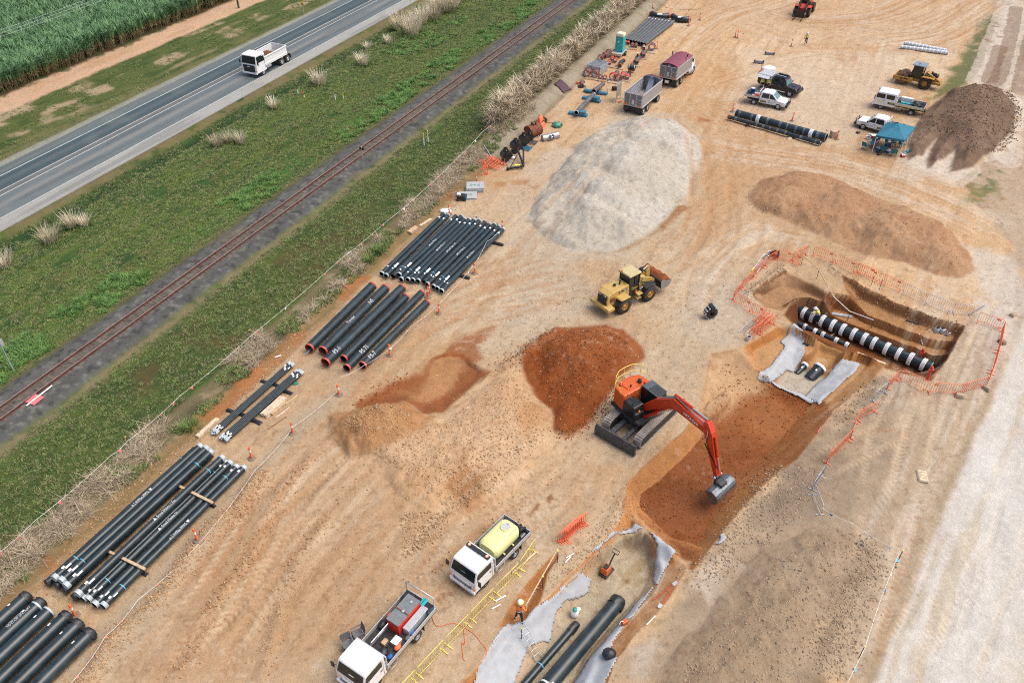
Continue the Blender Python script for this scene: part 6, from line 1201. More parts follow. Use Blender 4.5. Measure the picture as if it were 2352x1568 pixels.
# 5 --- wheel loader
def loader():
    rt = veh('wheel_loader', 'yellow wheel loader carrying red soil in its raised bucket', 'wheel loader', T(5,1928,585), T(5,2112,492), 1.0, 1); Y = 'loader_yellow'; xr, xf = -1.5, 1.5
    for s in (-1, 1):
        for x in (xr, xf): wheel(rt, x, s*1.03, .74, .56, 'loader_rim', s, .5, 20)
    b = MB(); b.prism([(-3.0,.95),(-3.05,1.5),(-2.95,1.95),(-2.4,2.15),(-.55,2.25),(-.4,1.2),(-.9,.8),(-2.2,.75)], -.62, .62, Y); b.build('engine_hood', rt, bevel=.07)
    for s in (-1, 1):
        MB().box((-1.5,s*.98,1.56), (1.15,.75,.10), Y, tx=.8).build('fender', rt, bevel=.03); MB().box((-2.45,s*.63,1.45), (.55,.02,.42), 'rust').build('vent_panel', rt); MB().box((-1.3,s*.625,1.9), (1.0,.012,.17), 'black_plastic', sx=.05).build('name_strip', rt)
        text('CAT', .17, rt, face_M((-1.05,s*.64,1.905), (1,0,0) if s < 0 else (-1,0,0), (0,0,1)), 'sticker'); text('938H', .10, rt, face_M((-1.55,s*.64,1.9), (1,0,0) if s < 0 else (-1,0,0), (0,0,1)), 'sticker')
    MB().prism([(-3.35,.7),(-3.35,1.05),(-2.6,1.05),(-2.5,.7)], -1.15, 1.15, Y).build('counterweight', rt, bevel=.08)
    g = MB().box((-3.05,0,1.55), (.06,1.02,.9), 'black_plastic')
    for k in range(5): g.box((-3.09,0,1.25+.15*k), (.03,.9,.04), 'steel_dark')
    g.build('grille', rt, bevel=.02); text('CAT', .14, rt, face_M((-3.10,.2,1.92), (0,-1,0), (0,0,1)), 'sticker'); text('938H', .12, rt, face_M((-3.10,-.22,1.92), (0,-1,0), (0,0,1)), 'yellow_mark')
    for s in (-1, 1): MB().box((-3.09,s*.42,1.93), (.03,.08,.08), 'sticker').build('rear_lamp', rt)
    MB().lathe([(.07,0),(.065,.3),(.075,.32),(.055,.45),(.001,.46)], (-1.15,-.05,2.2), 'black_plastic', 12).lathe([(.14,0),(.14,.03)], (-1.15,-.05,2.22), 'galv', 14).build('exhaust', rt); MB().ball((-1.65,.05,2.3), .13, 'black_plastic', 12).build('precleaner', rt)
    # cab
    b = MB(); b.prism([(-.5,1.2),(-.55,2.0),(.6,2.0),(.75,1.2)], -.62, .62, 'black_paint')
    for x, y in ((-.5,-.6),(-.5,.6),(.62,-.6),(.62,.6),(.1,-.6),(.1,.6)): b.box((x,y,2.45), (.08,.07,1.0), 'black_paint')
    b.build('cab_frame', rt); b = MB().box((.05,0,2.45), (1.1,1.15,.9), 'glass_dark'); b.build('cab_glass', rt); MB().box((.06,0,3.0), (1.45,1.42,.14), 'loader_pale', tx=.92, ty=.92).build('cab_roof', rt, bevel=.05)
    text('CH232', .24, rt, face_M((.1,-.635,1.6), (1,0,0), (0,0,1)), 'yellow_mark'); MB().ball((-.55,.35,3.14), .08, 'amber_lamp', 10).build('beacon', rt); MB().tube([(-.6,.7,3.0),(-.78,.75,3.05),(-.78,.2,3.05),(-.6,.1,3.0)], .015, 'star_picket', 5).build('lamp_guard', rt)
    MB().box((.4,-.95,1.1), (.55,.4,.08), Y).box((.3,-.95,.75), (.5,.4,.06), Y).build('steps', rt); MB().cyl((.1,-.85,1.15),(.1,-.85,1.5),.07,'red_paint',10).cyl((.1,-.85,1.28),(.1,-.85,1.36),.075,'sticker',10).build('fire_extinguisher', rt)
    # front frame, arms, bucket
    MB().prism([(.6,.8),(.6,1.5),(1.1,2.15),(1.55,2.15),(1.9,1.4),(1.9,.75)], -.42, .42, Y).build('front_frame', rt, bevel=.05)
    for s in (-1, 1):
        MB().prism([(1.0,1.85),(1.2,2.2),(2.3,1.75),(2.95,1.15),(2.75,.95),(2.1,1.4)], s*.5-.07, s*.5+.07, Y).build('lift_arm', rt, bevel=.02); MB().cyl((.95,s*.5,1.0),(2.1,s*.5,1.45),.08,'chrome',8).build('lift_cylinder', rt); MB().box((1.5,s*.98,1.58), (1.3,.62,.05), 'black_plastic', tx=.75).build('front_fender', rt, bevel=.03)
    MB().prism([(2.05,1.6),(1.95,2.4),(2.15,2.75),(2.3,2.7),(2.45,1.5)], -.12, .12, Y).build('tilt_lever', rt, bevel=.02); MB().cyl((1.1,0,2.1),(1.65,0,2.5),.11,'black_paint',10).cyl((1.65,0,2.5),(2.12,0,2.72),.05,'chrome',8).build('tilt_cylinder', rt)
    pr = [(2.75,.75),(2.6,1.15),(2.65,1.55),(2.8,1.6),(2.9,1.5),(2.85,1.15),(3.0,.9),(3.55,.85),(3.95,1.25),(4.0,1.2),(3.6,.72)]
    b = MB().prism(pr, -1.36, 1.36, 'bucket_black')
    for s in (-1, 1): b.prism([(2.65,.75),(2.6,1.55),(2.8,1.62),(3.98,1.25),(3.6,.72)], s*1.36-.03, s*1.36+.03, 'bucket_worn')
    b.build('bucket', rt)
    gx = [[(2.72+i*.115, -1.3+j*.2, 1.45-.02*i+.55*math.sin(PI*min(1, (i+.5)/11))*(.75+.3*math.sin(j*.9)**2)*(1 if 0 < j < 13 else .35)+random.uniform(-.03,.03)) for j in range(14)] for i in range(11)]
    MB().grid(gx, 'red_load').build('soil_load', rt)
loader()
# 6 --- padfoot roller
def roller():
    a = PX(3540,230,4.8,715,613); c = PX(3540,230,4.8,285,515); rt = veh('padfoot_roller', 'yellow padfoot roller with raised engine hood beside the grass edge', 'road roller', a, c, .95, -1); Y = 'roller_yellow'
    for s in (-1, 1): wheel(rt, -1.5, s*.85, .76, .55, Y, s, .48, 18)
    b = MB(); b.cyl((1.45,-1.02,.74),(1.45,1.02,.74),.68,'drum_brown',28)
    for k in range(22):
        for j in range(7):
            a_ = 2*PI*(k+.5*(j % 2))/22; c_ = Vector((1.45+.72*math.cos(a_), -.9+.3*j, .74+.72*math.sin(a_))); u = Vector((math.cos(a_),0,math.sin(a_))); t = Vector((-math.sin(a_),0,math.cos(a_))); v = Vector((0,1,0))
            b.add([tuple(c_+u*i*.05+(v*x*.10+t*y*.05)) for i in (-1,1) for x,y in ((-1,-1),(1,-1),(1,1),(-1,1))], [(3,2,1,0),(4,5,6,7),(0,1,5,4),(1,2,6,5),(2,3,7,6),(3,0,4,7)], 'drum_brown')
    b.build('padfoot_drum', rt)
    for s in (-1, 1): MB().box((1.3,s*1.12,.85), (2.3,.16,.5), Y).build('drum_frame', rt, bevel=.04); MB().disc((1.45,s*1.21,.85),(0,s,0),.2,'rust',6).build('hub', rt); MB().box((.9,s*1.205,.93), (.5,.01,.2), 'black_plastic').build('decal', rt)
    MB().box((2.45,0,.85), (.16,2.3,.45), Y).box((.25,0,.85), (.3,2.2,.5), Y).build('cross_beam', rt, bevel=.04); MB().prism([(-2.9,.7),(-2.9,1.1),(-.2,1.1),(.2,.9),(.2,.6),(-1,.55)], -.55, .55, Y).build('rear_frame', rt, bevel=.05)
    for s in (-1, 1): MB().box((-1.7,s*.9,1.55), (1.6,.55,.1), Y, tx=.85).build('fender', rt, bevel=.03)
    MB().box((-2.9,0,.95), (.5,1.6,.3), Y).build('rear_bumper', rt, bevel=.05)
    e = MB().box((-2.1,0,1.45), (1.2,.8,.7), 'chassis').box((-2.2,.1,1.9), (.5,.4,.25), 'black_paint').cyl((-1.9,.2,1.8),(-1.9,.2,2.2),.1,'steel_dark',10).box((-2.6,0,1.5), (.1,.9,.8), 'steel_dark'); e.build('engine', rt)
    b = MB().prism([(-.75,1.1),(-.8,2.65),(.35,2.65),(.55,1.8),(.45,1.1)], -.68, .68, 'glass_dark'); b.build('cab_glass', rt)
    b = MB()
    for x, z in ((-.78,1.9),(.38,1.9)):
        for y in (-.68,.68): b.box((x,y,z), (.09,.09,1.6), 'black_paint')
    b.box((-.15,0,1.15), (1.25,1.42,.2), 'black_paint'); b.build('cab_frame', rt); MB().box((-.2,0,2.74), (1.7,1.7,.1), 'roof_blue', tx=.95, ty=.95).build('cab_roof', rt, bevel=.03); MB().cyl((-.1,.3,2.8),(-.1,.3,2.98),.07,'red_lamp',10).build('beacon', rt); MB().box((-1.0,.4,2.35), (.06,.06,.7), 'rust').build('exhaust', rt)
    h = MB().prism([(0,0),(.2,.5),(2.0,.62),(2.45,.35),(2.5,.05),(2.3,0)], -.55, .55, Y); M0 = Matrix.Translation((-1.0,0,1.75)) @ Matrix.Rotation(R(-28),4,'Y') @ Matrix.Rotation(PI,4,'Z'); h.v = [tuple(M0 @ Vector(p)) for p in h.v]; h.build('engine_hood', rt, bevel=.07)
    for s in (1,-1):
        k = MB().quad([(.25,s*.56,.15),(.75,s*.56,.15),(.75,s*.56,.38),(.25,s*.56,.38)], 'black_plastic').quad([(1.2,s*.56,.15),(1.6,s*.56,.15),(1.6,s*.56,.45),(1.2,s*.56,.45)], 'rust').quad([(1.8,s*.56,.15),(2.2,s*.56,.12),(2.2,s*.56,.4),(1.8,s*.56,.45)], 'rust'); k.v = [tuple(M0 @ Vector(p)) for p in k.v]; k.build('hood_panel', rt)
        MT = M0 @ face_M((.5,s*.572,.26), (1,0,0) if s < 0 else (-1,0,0), (0,0,1)); text('CAT', .16, rt, MT, 'sticker')
roller()
# 7 --- excavator
def excavator():
    a = T(5,2060,1490); c = T(5,2255,1300); rt = veh('excavator', 'orange tracked excavator reaching into the red dig with a wide bucket', 'excavator', a, c, 1.32, 1); O = 'exc_orange'
    ru = rt.rotation_euler[2]
    for s in (-1, 1):
        tk = bpy.data.objects.new('track', None); COL.objects.link(tk); tk.parent = rt
        y = s*1.32; b = MB(); L = 1.95; r = .46; pr = []
        for k in range(9): t = PI/2+PI*k/8; pr.append((-L+r*math.cos(t), r+r*math.sin(t)))
        for k in range(9): t = -PI/2+PI*k/8; pr.append((L+r*math.cos(t), r+r*math.sin(t)))
        b.prism(pr, y-.22, y+.22, 'chassis'); b.build('track_frame', tk); b = MB()
        per = []; n = len(pr)
        for i in range(n):
            p, q = Vector((*pr[i],)), Vector((*pr[(i+1) % n],)); l = (q-p).length; m = max(1, round(l/.19))
            for j in range(m): per.append((p+(q-p)*(j+.5)/m, (q-p).normalized()))
        for p, t in per:
            nn = Vector((t.y, -t.x)); c0 = p+nn*.03
            b.add([(c0.x+t.x*u*.078+nn.x*w_, y+v*.31, c0.y+t.y*u*.078+nn.y*w_) for w_ in (-.03,.04) for u, v in ((-1,-1),(1,-1),(1,1),(-1,1))], [(3,2,1,0),(4,5,6,7),(0,1,5,4),(1,2,6,5),(2,3,7,6),(3,0,4,7)], 'track_steel')
        b.build('track_shoe', tk)
    MB().box((0,0,.72), (2.2,2.2,.4), 'chassis').cyl((0,0,.9),(0,0,1.12),.7,'steel_dark',20).build('undercarriage', rt)
    for s in (-1, 1): MB().box((-2.2,s*.5,.62), (2.0,.26,.22), 'blade_steel').build('blade_arm', rt, bevel=.02)
    MB().prism([(-3.25,.08),(-3.3,.5),(-3.18,.98),(-3.05,.98),(-3.1,.5),(-3.02,.08)], -1.72, 1.72, 'blade_steel').box((-3.0,0,.55), (.25,1.6,.3), 'chassis').build('dozer_blade', rt, bevel=.02)
    # upper works turned towards the dig
    A = P(1505,905,2.6); B = P(1640,1010,2.6); hu = math.atan2(*(B-A)[::-1]); du = hu-ru; M = Matrix.Rotation(du, 4, 'Z'); 
    def up(b, name, bevel=0.):
        b.v = [tuple(M @ Vector(p)) for p in b.v]; return b.build(name, rt, bevel=bevel)
    up(MB().box((-.35,0,1.22), (2.9,2.7,.22), 'chassis'), 'deck')
    pr = [(-1.7+.0, -1.2), (-1.95,-.6), (-2.0,0), (-1.95,.6), (-1.7,1.2), (-.9,1.32), (-.55,1.32), (-.55,-1.32), (-.9,-1.32)]
    up(MB().prism(pr, 1.3, 2.75, O, 'z'), 'engine_housing', .10)
    up(MB().prism([(x*1.01, z*1.01) for x, z in pr], 1.28, 1.42, 'chassis', 'z'), 'counterweight_skirt')
    up(MB().box((-1.3,.1,2.78), (.8,1.5,.06), O), 'engine_cover', .02); up(MB().cyl((-1.55,1.25,1.7),(-1.4,1.28,1.7),.2,O,12), 'side_door')
    up(MB().box((-.05,-.85,1.85), (1.1,.95,1.05), 'black_paint'), 'tank_box', .06); up(MB().box((.5,-.9,1.6), (.5,.85,.6), 'black_paint', tx=.8), 'front_box', .05); up(MB().box((.62,-.9,1.98), (.1,.1,.1), 'amber_lamp'), 'work_lamp')
    cx = .45; up(MB().prism([(-.45,1.3),(-.5,2.85),(.95,2.9),(1.25,2.2),(1.15,1.3)], .35, 1.28, 'glass_dark'), 'cab_glass', .03)
    b = MB()
    for x, y in ((-.47,.37),(-.47,1.26),(.9,.37),(.9,1.26),(.25,1.27)): b.box((x,y,2.1), (.09,.07,1.6), 'black_paint')
    b.box((.35,.815,1.35), (1.7,.98,.2), 'black_paint'); up(b, 'cab_frame'); b = MB().box((.25,.82,2.93), (1.55,1.0,.1), 'cab_roof_grey')
    for k in range(9): b.box((.1+.11*k,.82,3.0), (.05,.8,.05), 'black_plastic')
    up(b, 'cab_roof', .015); up(MB().box((-.6,.82,2.3), (.1,.9,.9), 'black_paint'), 'cab_back'); up(MB().cyl((-.55,.6,2.98),(-.55,.6,3.12),.1,'red_lamp',10), 'beacon')
    up(MB().lathe([(.13,0),(.16,.06),(.16,.16),(.12,.2),(.14,.28),(.001,.3)], (-1.0,.55,2.78), 'black_plastic', 12), 'precleaner'); up(MB().cyl((-1.0,-.3,2.8),(-1.0,-.3,3.0),.06,'black_plastic',8), 'exhaust'); up(MB().ball((-1.55,-.75,2.88), .14, 'red_paint', 10), 'extinguisher')
    b = MB(); rail = [(-1.0,-1.25),(-1.6,-1.2),(-1.95,-.6),(-2.0,0),(-1.95,.6),(-1.6,1.2),(-1.0,1.25)]
    for z in (3.15, 3.75): b.tube([(x*1.03,y*1.03,z) for x, y in rail], .025, 'yellow_barrier', 6)
    for x, y in rail: b.cyl((x*1.03,y*1.03,2.7),(x*1.03,y*1.03,3.75),.022,'yellow_barrier',6)
    up(b, 'guard_rail'); b = MB()
    for y in (-.5,-1.2): b.tube([(-.4,y,2.4),(-.4,y,3.0),(.2,y,2.95),(.2,y,2.4)], .02, 'black_paint', 6)
    up(b, 'hand_rail')
    # boom, arm, bucket placed by their pins
    Rm = Matrix.Translation(rt.location) @ Matrix.Rotation(hu, 4, 'Z'); inv = Rm.inverted(); foot = Vector((.35,-.08,1.75)); yb = -.08
    def pin(px_, py_):   # a pin in the boom plane, seen at this photo point
        o = Vector((0,0,CAM_H)); u = (px_-1176)/FOC; v = (py_-784)/FOC; d = Vector((u, CP-v*SP, -SP-v*CP)); o2 = inv @ o; d2 = inv.to_3x3() @ d; k = (yb-o2.y)/d2.y; return o2+d2*k
    knee = pin(1568,944); tip = pin(1632,995); el = pin(1625,1000); wr = pin(1650,1090)
    knee = pin(1555,925); el = pin(1630,990); wr = pin(1648,1092)
    def beam(pts, hs, w, mt, name, bevel=.03):
        P_ = [Vector((p.x, p.z)) for p in pts]; top = []; bot = []
        for i, p in enumerate(P_):
            d = (P_[min(i+1, len(P_)-1)]-P_[max(i-1, 0)]).normalized(); nn = Vector((-d.y, d.x)); top.append(p+nn*hs[i]); bot.append(p-nn*hs[i])
        pf = [(q.x, q.y) for q in bot]+[(q.x, q.y) for q in top[::-1]]
        return up(MB().prism(pf, yb-w, yb+w, mt), name, bevel)
    m1 = foot.lerp(knee, .5); m1.z += .25; m2 = knee.lerp(el, .5)
    beam([foot, m1, knee, m2, el], [.22,.36,.42,.30,.2], .27, 'exc_red', 'boom')
    back = (el-wr).normalized(); e0 = el+back*.75; beam([e0, el, el.lerp(wr,.5), wr], [.16,.36,.26,.16], .22, 'exc_red', 'arm')
    def cyl2(a, b, nm, y, r=.11):
        m = a.lerp(b, .55); up(MB().cyl((a.x,y,a.z),(m.x,y,m.z),r,'exc_red',12).cyl((m.x,y,m.z),(b.x,y,b.z),r*.55,'chrome',10), nm)
    cyl2(Vector((.8,0,1.35)), knee+Vector((-.1,0,-.45)), 'boom_cylinder', yb-.42); cyl2(Vector((.8,0,1.35)), knee+Vector((-.1,0,-.45)), 'boom_cylinder', yb+.42)
    cyl2(knee+Vector((-.25,0,.55)), e0+Vector((0,0,.12)), 'arm_cylinder', yb); fw = Vector((-back.z,0,back.x)); fw = fw if fw.x > 0 else -fw
    cyl2(el+fw*.42-back*.3, wr+fw*.28+back*.35, 'bucket_cylinder', yb, .09)
    b = MB()
    for k, y in enumerate((-.1,.1)): b.tube([(m1.x,yb+y,m1.z+.48),(knee.x,yb+y,knee.z+.55),(m2.x,yb+y,m2.z+.42),(el.x-.1,yb+y,el.z+.5),(el.x+.1,yb-.3,el.z-.2),(el.x,yb-.3,el.z-.9),(wr.x,yb-.2,wr.z+.8)], .035, 'rubber' if k else 'galv', 6)
    up(b, 'hydraulic_hose'); MB_ = M @ face_M((m2.x+.05, yb-.285, m2.z), ((el-knee).x,0,(el-knee).z), (0,0,1)); text('HITACHI', .34, rt, MB_, 'sticker'); up(MB().box((el.x+.05,yb-.23,el.z-1.1), (.22,.02,.3), 'yellow_mark'), 'decal')
    dn = -back; hp = wr+dn*.5; up(MB().box((wr.x,yb,wr.z), (.3,.5,.3), 'blade_steel').box((hp.x,yb,hp.z), (.5,.5,.55), 'blade_steel').cyl((wr.x,yb-.35,wr.z),(wr.x,yb+.35,wr.z),.1,'galv',10), 'quick_hitch', .03)
    # the bucket is tilted round, its long back towards the right
    bc = hp+dn*.55; pf = []; 
    for k in range(11): t = R(-60)+R(215)*k/10; pf.append((.55*math.cos(t), .55*math.sin(t)))
    pf2 = [(x*.9, z*.9) for x, z in pf[::-1]]
    bm = MB().prism(pf+pf2, -1.05, 1.05, 'bucket_steel')
    for s in (-1, 1): bm.prism(pf, s*1.05-.025, s*1.05+.025, 'bucket_steel')
    bm.box((0,0,.62), (.5,.6,.25), 'blade_steel'); wang = math.atan2(*(T(9,395,180)-T(9,262,300))[::-1])-hu; B0 = Matrix.Translation((bc.x, yb, bc.z)) @ Matrix.Rotation(wang-PI/2, 4, 'Z'); bm.v = [tuple(B0 @ Vector(p)) for p in bm.v]; up(bm, 'bucket')
excavator()
# 8 --- tip truck with cover and its dog trailer
def tub(rt, x0, L, w, z0, z1, cover):
    b = MB()
    for s in (-1, 1): b.box((x0+L/2, s*(w/2-.04), (z0+z1)/2), (L,.07,z1-z0), 'tub_alu'); b.box((x0+L/2, s*w/2, z1-.04), (L,.1,.1), 'alu_tray'); b.box((x0+L/2, s*w/2, z0+.04), (L,.09,.12), 'alu_tray')
    b.box((x0+L/2,0,z0), (L,w-.1,.08), 'tub_alu'); b.box((x0+L,0,(z0+z1)/2+.05), (.07,w,z1-z0+.1), 'tub_alu')
    for s in (-1, 1):
        for k in range(6): b.box((x0+L/2, s*(w/2-.09), z0+.25+.2*k), (L-.1,.04,.05), 'galv')
    b.build('tub', rt)
    d = MB().box((x0,0,(z0+z1)/2), (.07,w-.02,z1-z0), 'tail_grey')
    for y in (-w/2+.05,-w/6,w/6,w/2-.05): d.box((x0-.04,y,(z0+z1)/2), (.04,.06,z1-z0), 'alu_tray')
    for z in (z0+.04, z1-.04): d.box((x0-.04,0,z), (.04,w-.02,.07), 'alu_tray')
    d.box((x0-.05,0,z0+.55), (.04,.3,.6), 'alu_tray'); d.build('tailgate', rt)
    l = MB()
    for k in range(3): l.box((x0-.06,-w/3,z0+.25+.35*k), (.05,.6,.04), 'alu_tray')
    for s in (-1, 1): l.box((x0-.06,-w/3+s*.3,z0+.6), (.05,.04,1.2), 'alu_tray')
    l.build('ladder', rt)
    for s in (-1, 1): MB().box((x0-.05,s*(w/2-.28),z0+.18), (.03,.34,.3), 'amber_lamp').box((x0-.06,s*(w/2-.25),z0+.22), (.03,.2,.2), 'red_lamp').build('tail_marker', rt)
    if cover:
        g = [[(x0+.05+L*.98*i/12, -w/2+w*j/10, z1+.02+(.30+.05*math.cos(i*PI))*math.sin(PI*j/10)**.7) for j in range(11)] for i in range(13)]
        c = MB().grid(g, 'tarp_maroon'); c.add([(x0+.04, -w/2+w*j/10, z1-.02+(.32)*math.sin(PI*j/10)**.7) for j in range(11)], [tuple(range(11))], 'tarp_dark'); c.build('tarp', rt); text('CQ', .2, rt, face_M((x0+.02,0,z1+.1), (0,-1,0), (0,0,1)), 'sticker')
    else:
        g = [[(x0+L-.55+.6*i/4, -w/2+w*j/10, z1+.02+.34*math.sin(PI*j/10)**.7) for j in range(11)] for i in range(5)]; c = MB().grid(g, 'tarp_dark'); c.build('tarp', rt); MB().box((x0+L-.57,0,z1+.2), (.02,.3,.15), 'flag_sky').build('badge', rt)
        MB().box((x0+L-.7,.1,(z0+z1)/2), (1.1,.7,z1-z0-.1), 'galv', tx=.15, sx=.5).build('tipping_hoist_cover', rt)
        g = [[(x0+.8+i*.25, -w/2+.2+j*.22, z0+.08+.6*math.exp(-((i-5)/3.5)**2-((j-4)/3.2)**2)+random.uniform(0,.04)) for j in range(9)] for i in range(12)]; MB().grid(g, 'red_load').build('soil_load', rt)
def tip_truck():
    a = T(2,2318,592); c = T(3,66,512); rt = veh('tip_truck', 'bonneted white tip truck with grey tub under a maroon cover', 'truck', a, c, 1.1, 1); wb = float(np.linalg.norm(c-a))/2
    tub(rt, -wb-1.25, 5.1, 2.45, 1.15, 2.75, True); MB().box((-.2,0,.85), (2*wb+2.2,.85,.25), 'chassis').build('chassis', rt)
    for s in (-1, 1):
        for x in (-wb+.65,-wb-.65): wheel(rt, x, s*1.0, .5, .5, 'chrome', s)
        wheel(rt, wb, s*1.03, .5, .3, 'chrome', s); MB().cyl((.6,s*1.0,.75),(2.2,s*1.0,.75),.28,'chrome',14).build('fuel_tank', rt); MB().lathe([(.6,-.16),(.62,.16)], (wb,s*1.03,.55),'white_paint',16,'y').build('mudguard', rt)
    cx = wb-1.6; b = MB().prism([(cx-.75,.9),(cx-.75,2.55),(cx-.5,2.8),(cx+.35,2.75),(cx+.75,2.0),(cx+2.2,1.75),(cx+2.45,1.5),(cx+2.45,.7),(cx+.9,.7)], -1.0, 1.0, 'white_paint'); b.build('cab', rt, bevel=.1)
    window(rt, [(cx+.76,-.85,2.05),(cx+.76,.85,2.05),(cx+.42,.8,2.68),(cx+.42,-.8,2.68)], 'windscreen'); side_glass(rt, [(cx-.4,1.95),(cx+.55,1.95),(cx+.3,2.5),(cx-.4,2.5)], 1.0); MB().box((cx+2.48,0,1.2), (.06,1.3,.9), 'chrome').build('grille', rt); MB().box((cx+2.6,0,.65), (.3,2.3,.4), 'chrome').build('bumper', rt, bevel=.05)
    for s in (-1, 1): MB().cyl((cx-.95,s*1.05,.9),(cx-.95,s*1.05,3.1),.11,'chrome',12).cyl((cx-.95,s*1.05,3.1),(cx-1.0,s*1.05,3.45),.09,'chassis',10).build('exhaust_stack', rt); MB().box((-wb-1.35,s*.95,.75), (.03,.55,.5), 'black_plastic').build('mudflap', rt)
    mirrors(rt, cx+.6, 1.05, 2.2, True); MB().box((-wb-1.4,0,.75), (.05,.5,.35), 'white_paint').build('hitch_plate', rt)
    return rt
tip_truck()
def dog_trailer():
    a = T(2,2086,778); c = T(2,2172,704); rt = veh('dog_trailer', 'open grey tipping trailer with a little red soil behind the covered truck', 'trailer', a, c, 1.1, 1); wb = float(np.linalg.norm(c-a))/2
    tub(rt, -wb-1.3, 2*wb+2.1, 2.45, 1.1, 2.7, False); MB().box((0,0,.8), (2*wb+2,.85,.25), 'chassis').build('chassis', rt)
    for s in (-1, 1):
        for x in (-wb+.62,-wb-.62,wb): wheel(rt, x, s*1.0, .5, .5, 'chrome', s)
        MB().box((-wb-1.3,s*.85,.72), (.03,.7,.55), 'black_plastic').build('mudflap', rt); MB().cyl((wb+.9,s*.35,.75),(wb+3.2,0,.75),.06,'rust',8).build('drawbar', rt)
    MB().box((-wb-1.32,0,.85), (.05,2.3,.14), 'chassis').build('bumper', rt)
dog_trailer()
# 9 --- telehandler cut by the top edge
def telehandler():
    a = T(3,935,60); c = T(3,860,118); rt = veh('wheel_loader', 'orange loader with black forks cut by the top of the picture', 'wheel loader', T(3,940,40), c, 1.0, -1)
    wb = float(np.linalg.norm(T(3,940,40)-c))/2; 
    wb = 1.45; rt.location = (*((np.array(c)+0)-0*np.array(c)), 0.05); h = math.atan2(*(T(3,790,90)-T(3,900,-30))[::-1]); rt.rotation_euler = (0,0,h); hv = np.array([math.cos(h), math.sin(h)]); lf = np.array([-hv[1], hv[0]]); q = np.array(c)-hv*wb-lf*.95; rt.location = (q[0], q[1], .05)
    for s in (-1, 1):
        for x in (-wb, wb): wheel(rt, x, s*.98, .72, .55, 'tele_red', s, .48, 20)
        MB().box((wb,s*.98,1.55), (1.2,.65,.08), 'exc_red', tx=.8).build('fender', rt); MB().prism([(wb-.6,1.9),(wb-.4,2.2),(wb+1.1,1.5),(wb+1.7,.7),(wb+1.45,.55),(wb+.8,1.2)], s*.5-.08, s*.5+.08, 'black_paint').build('lift_arm', rt); MB().cyl((wb-.5,s*.5,1.2),(wb+.9,s*.5,1.3),.07,'chrome',8).build('lift_cylinder', rt)
    MB().prism([(wb-.9,.8),(wb-.9,1.6),(wb-.2,1.8),(wb+.6,1.3),(wb+.6,.7)], -.4, .4, 'exc_red').build('front_frame', rt, bevel=.05); MB().prism([(-2.8,.8),(-2.8,2.0),(-.6,2.1),(-.4,.9)], -.6, .6, 'exc_red').build('engine_hood', rt, bevel=.08)
    MB().box((.1,0,1.3), (1.3,1.3,.6), 'black_paint').box((.1,0,2.3), (1.2,1.2,1.3), 'glass_dark').box((.1,0,3.0), (1.4,1.4,.1), 'black_paint').build('cab', rt)
    b = MB().box((wb+1.8,0,.65), (.12,1.5,.9), 'black_paint')
    for z in (.25,.7,1.25): b.box((wb+1.85,0,z), (.1,2.0,.09), 'black_paint')
    for y in (-1.0,-.35,.35,1.0): b.box((wb+1.87,y,.75), (.08,.08,1.2), 'black_paint')
    b.build('fork_carriage', rt)
    for y in (-.6,.6): MB().box((wb+2.5,y,.12), (1.3,.14,.06), 'black_paint').build('fork', rt)
telehandler()
# ---------------------------------------------------------------- barriers, bollards, bunting
def barrier(lab, a, b, col='orange_barrier', group='crowd barriers round the excavations', h=1.05, plate=True, z=None, name='crowd_barrier'):
    a = np.asarray(a, float); b = np.asarray(b, float); d = b-a; L = float(np.linalg.norm(d)); rt = thing(name, lab, 'barrier', p3((a+b)/2, z), math.atan2(d[1], d[0]), group); r = .02; c = col
    za, zb = (ground_z(*a)-rt.location.z, ground_z(*b)-rt.location.z) if z is None else (0, 0); x = L/2-.04; e = .16
    MB().tube([(-x,0,za+e),(-x,0,za+h-.08),(-x+.08,0,za+h),(x-.08,0,zb+h),(x,0,zb+h-.08),(x,0,zb+e),(-x,0,za+e)], r, c, 5, False).build('frame', rt)
    b_ = MB(); n = max(6, round(L/.19))
    for k in range(1, n): f = k/n; zz = za+(zb-za)*f; b_.box((-x+2*x*f,0,zz+(h+e)/2), (.022,.022,h-e), c)
    b_.build('bars', rt)
    for s, zz in ((-1, za),(1, zb)): MB().box((s*(x-.12),0,zz+.03), (.06,.6,.03), c).box((s*(x-.12),0,zz+.1), (.05,.05,.16), c).build('foot', rt)
    if plate: MB().box((x*.6,.0,zb*.8+h*.8), (.3,.012,.16), c).build('plate', rt)
    return rt
C2 = lambda x, y: PX(2900,960,2.24,x,y)
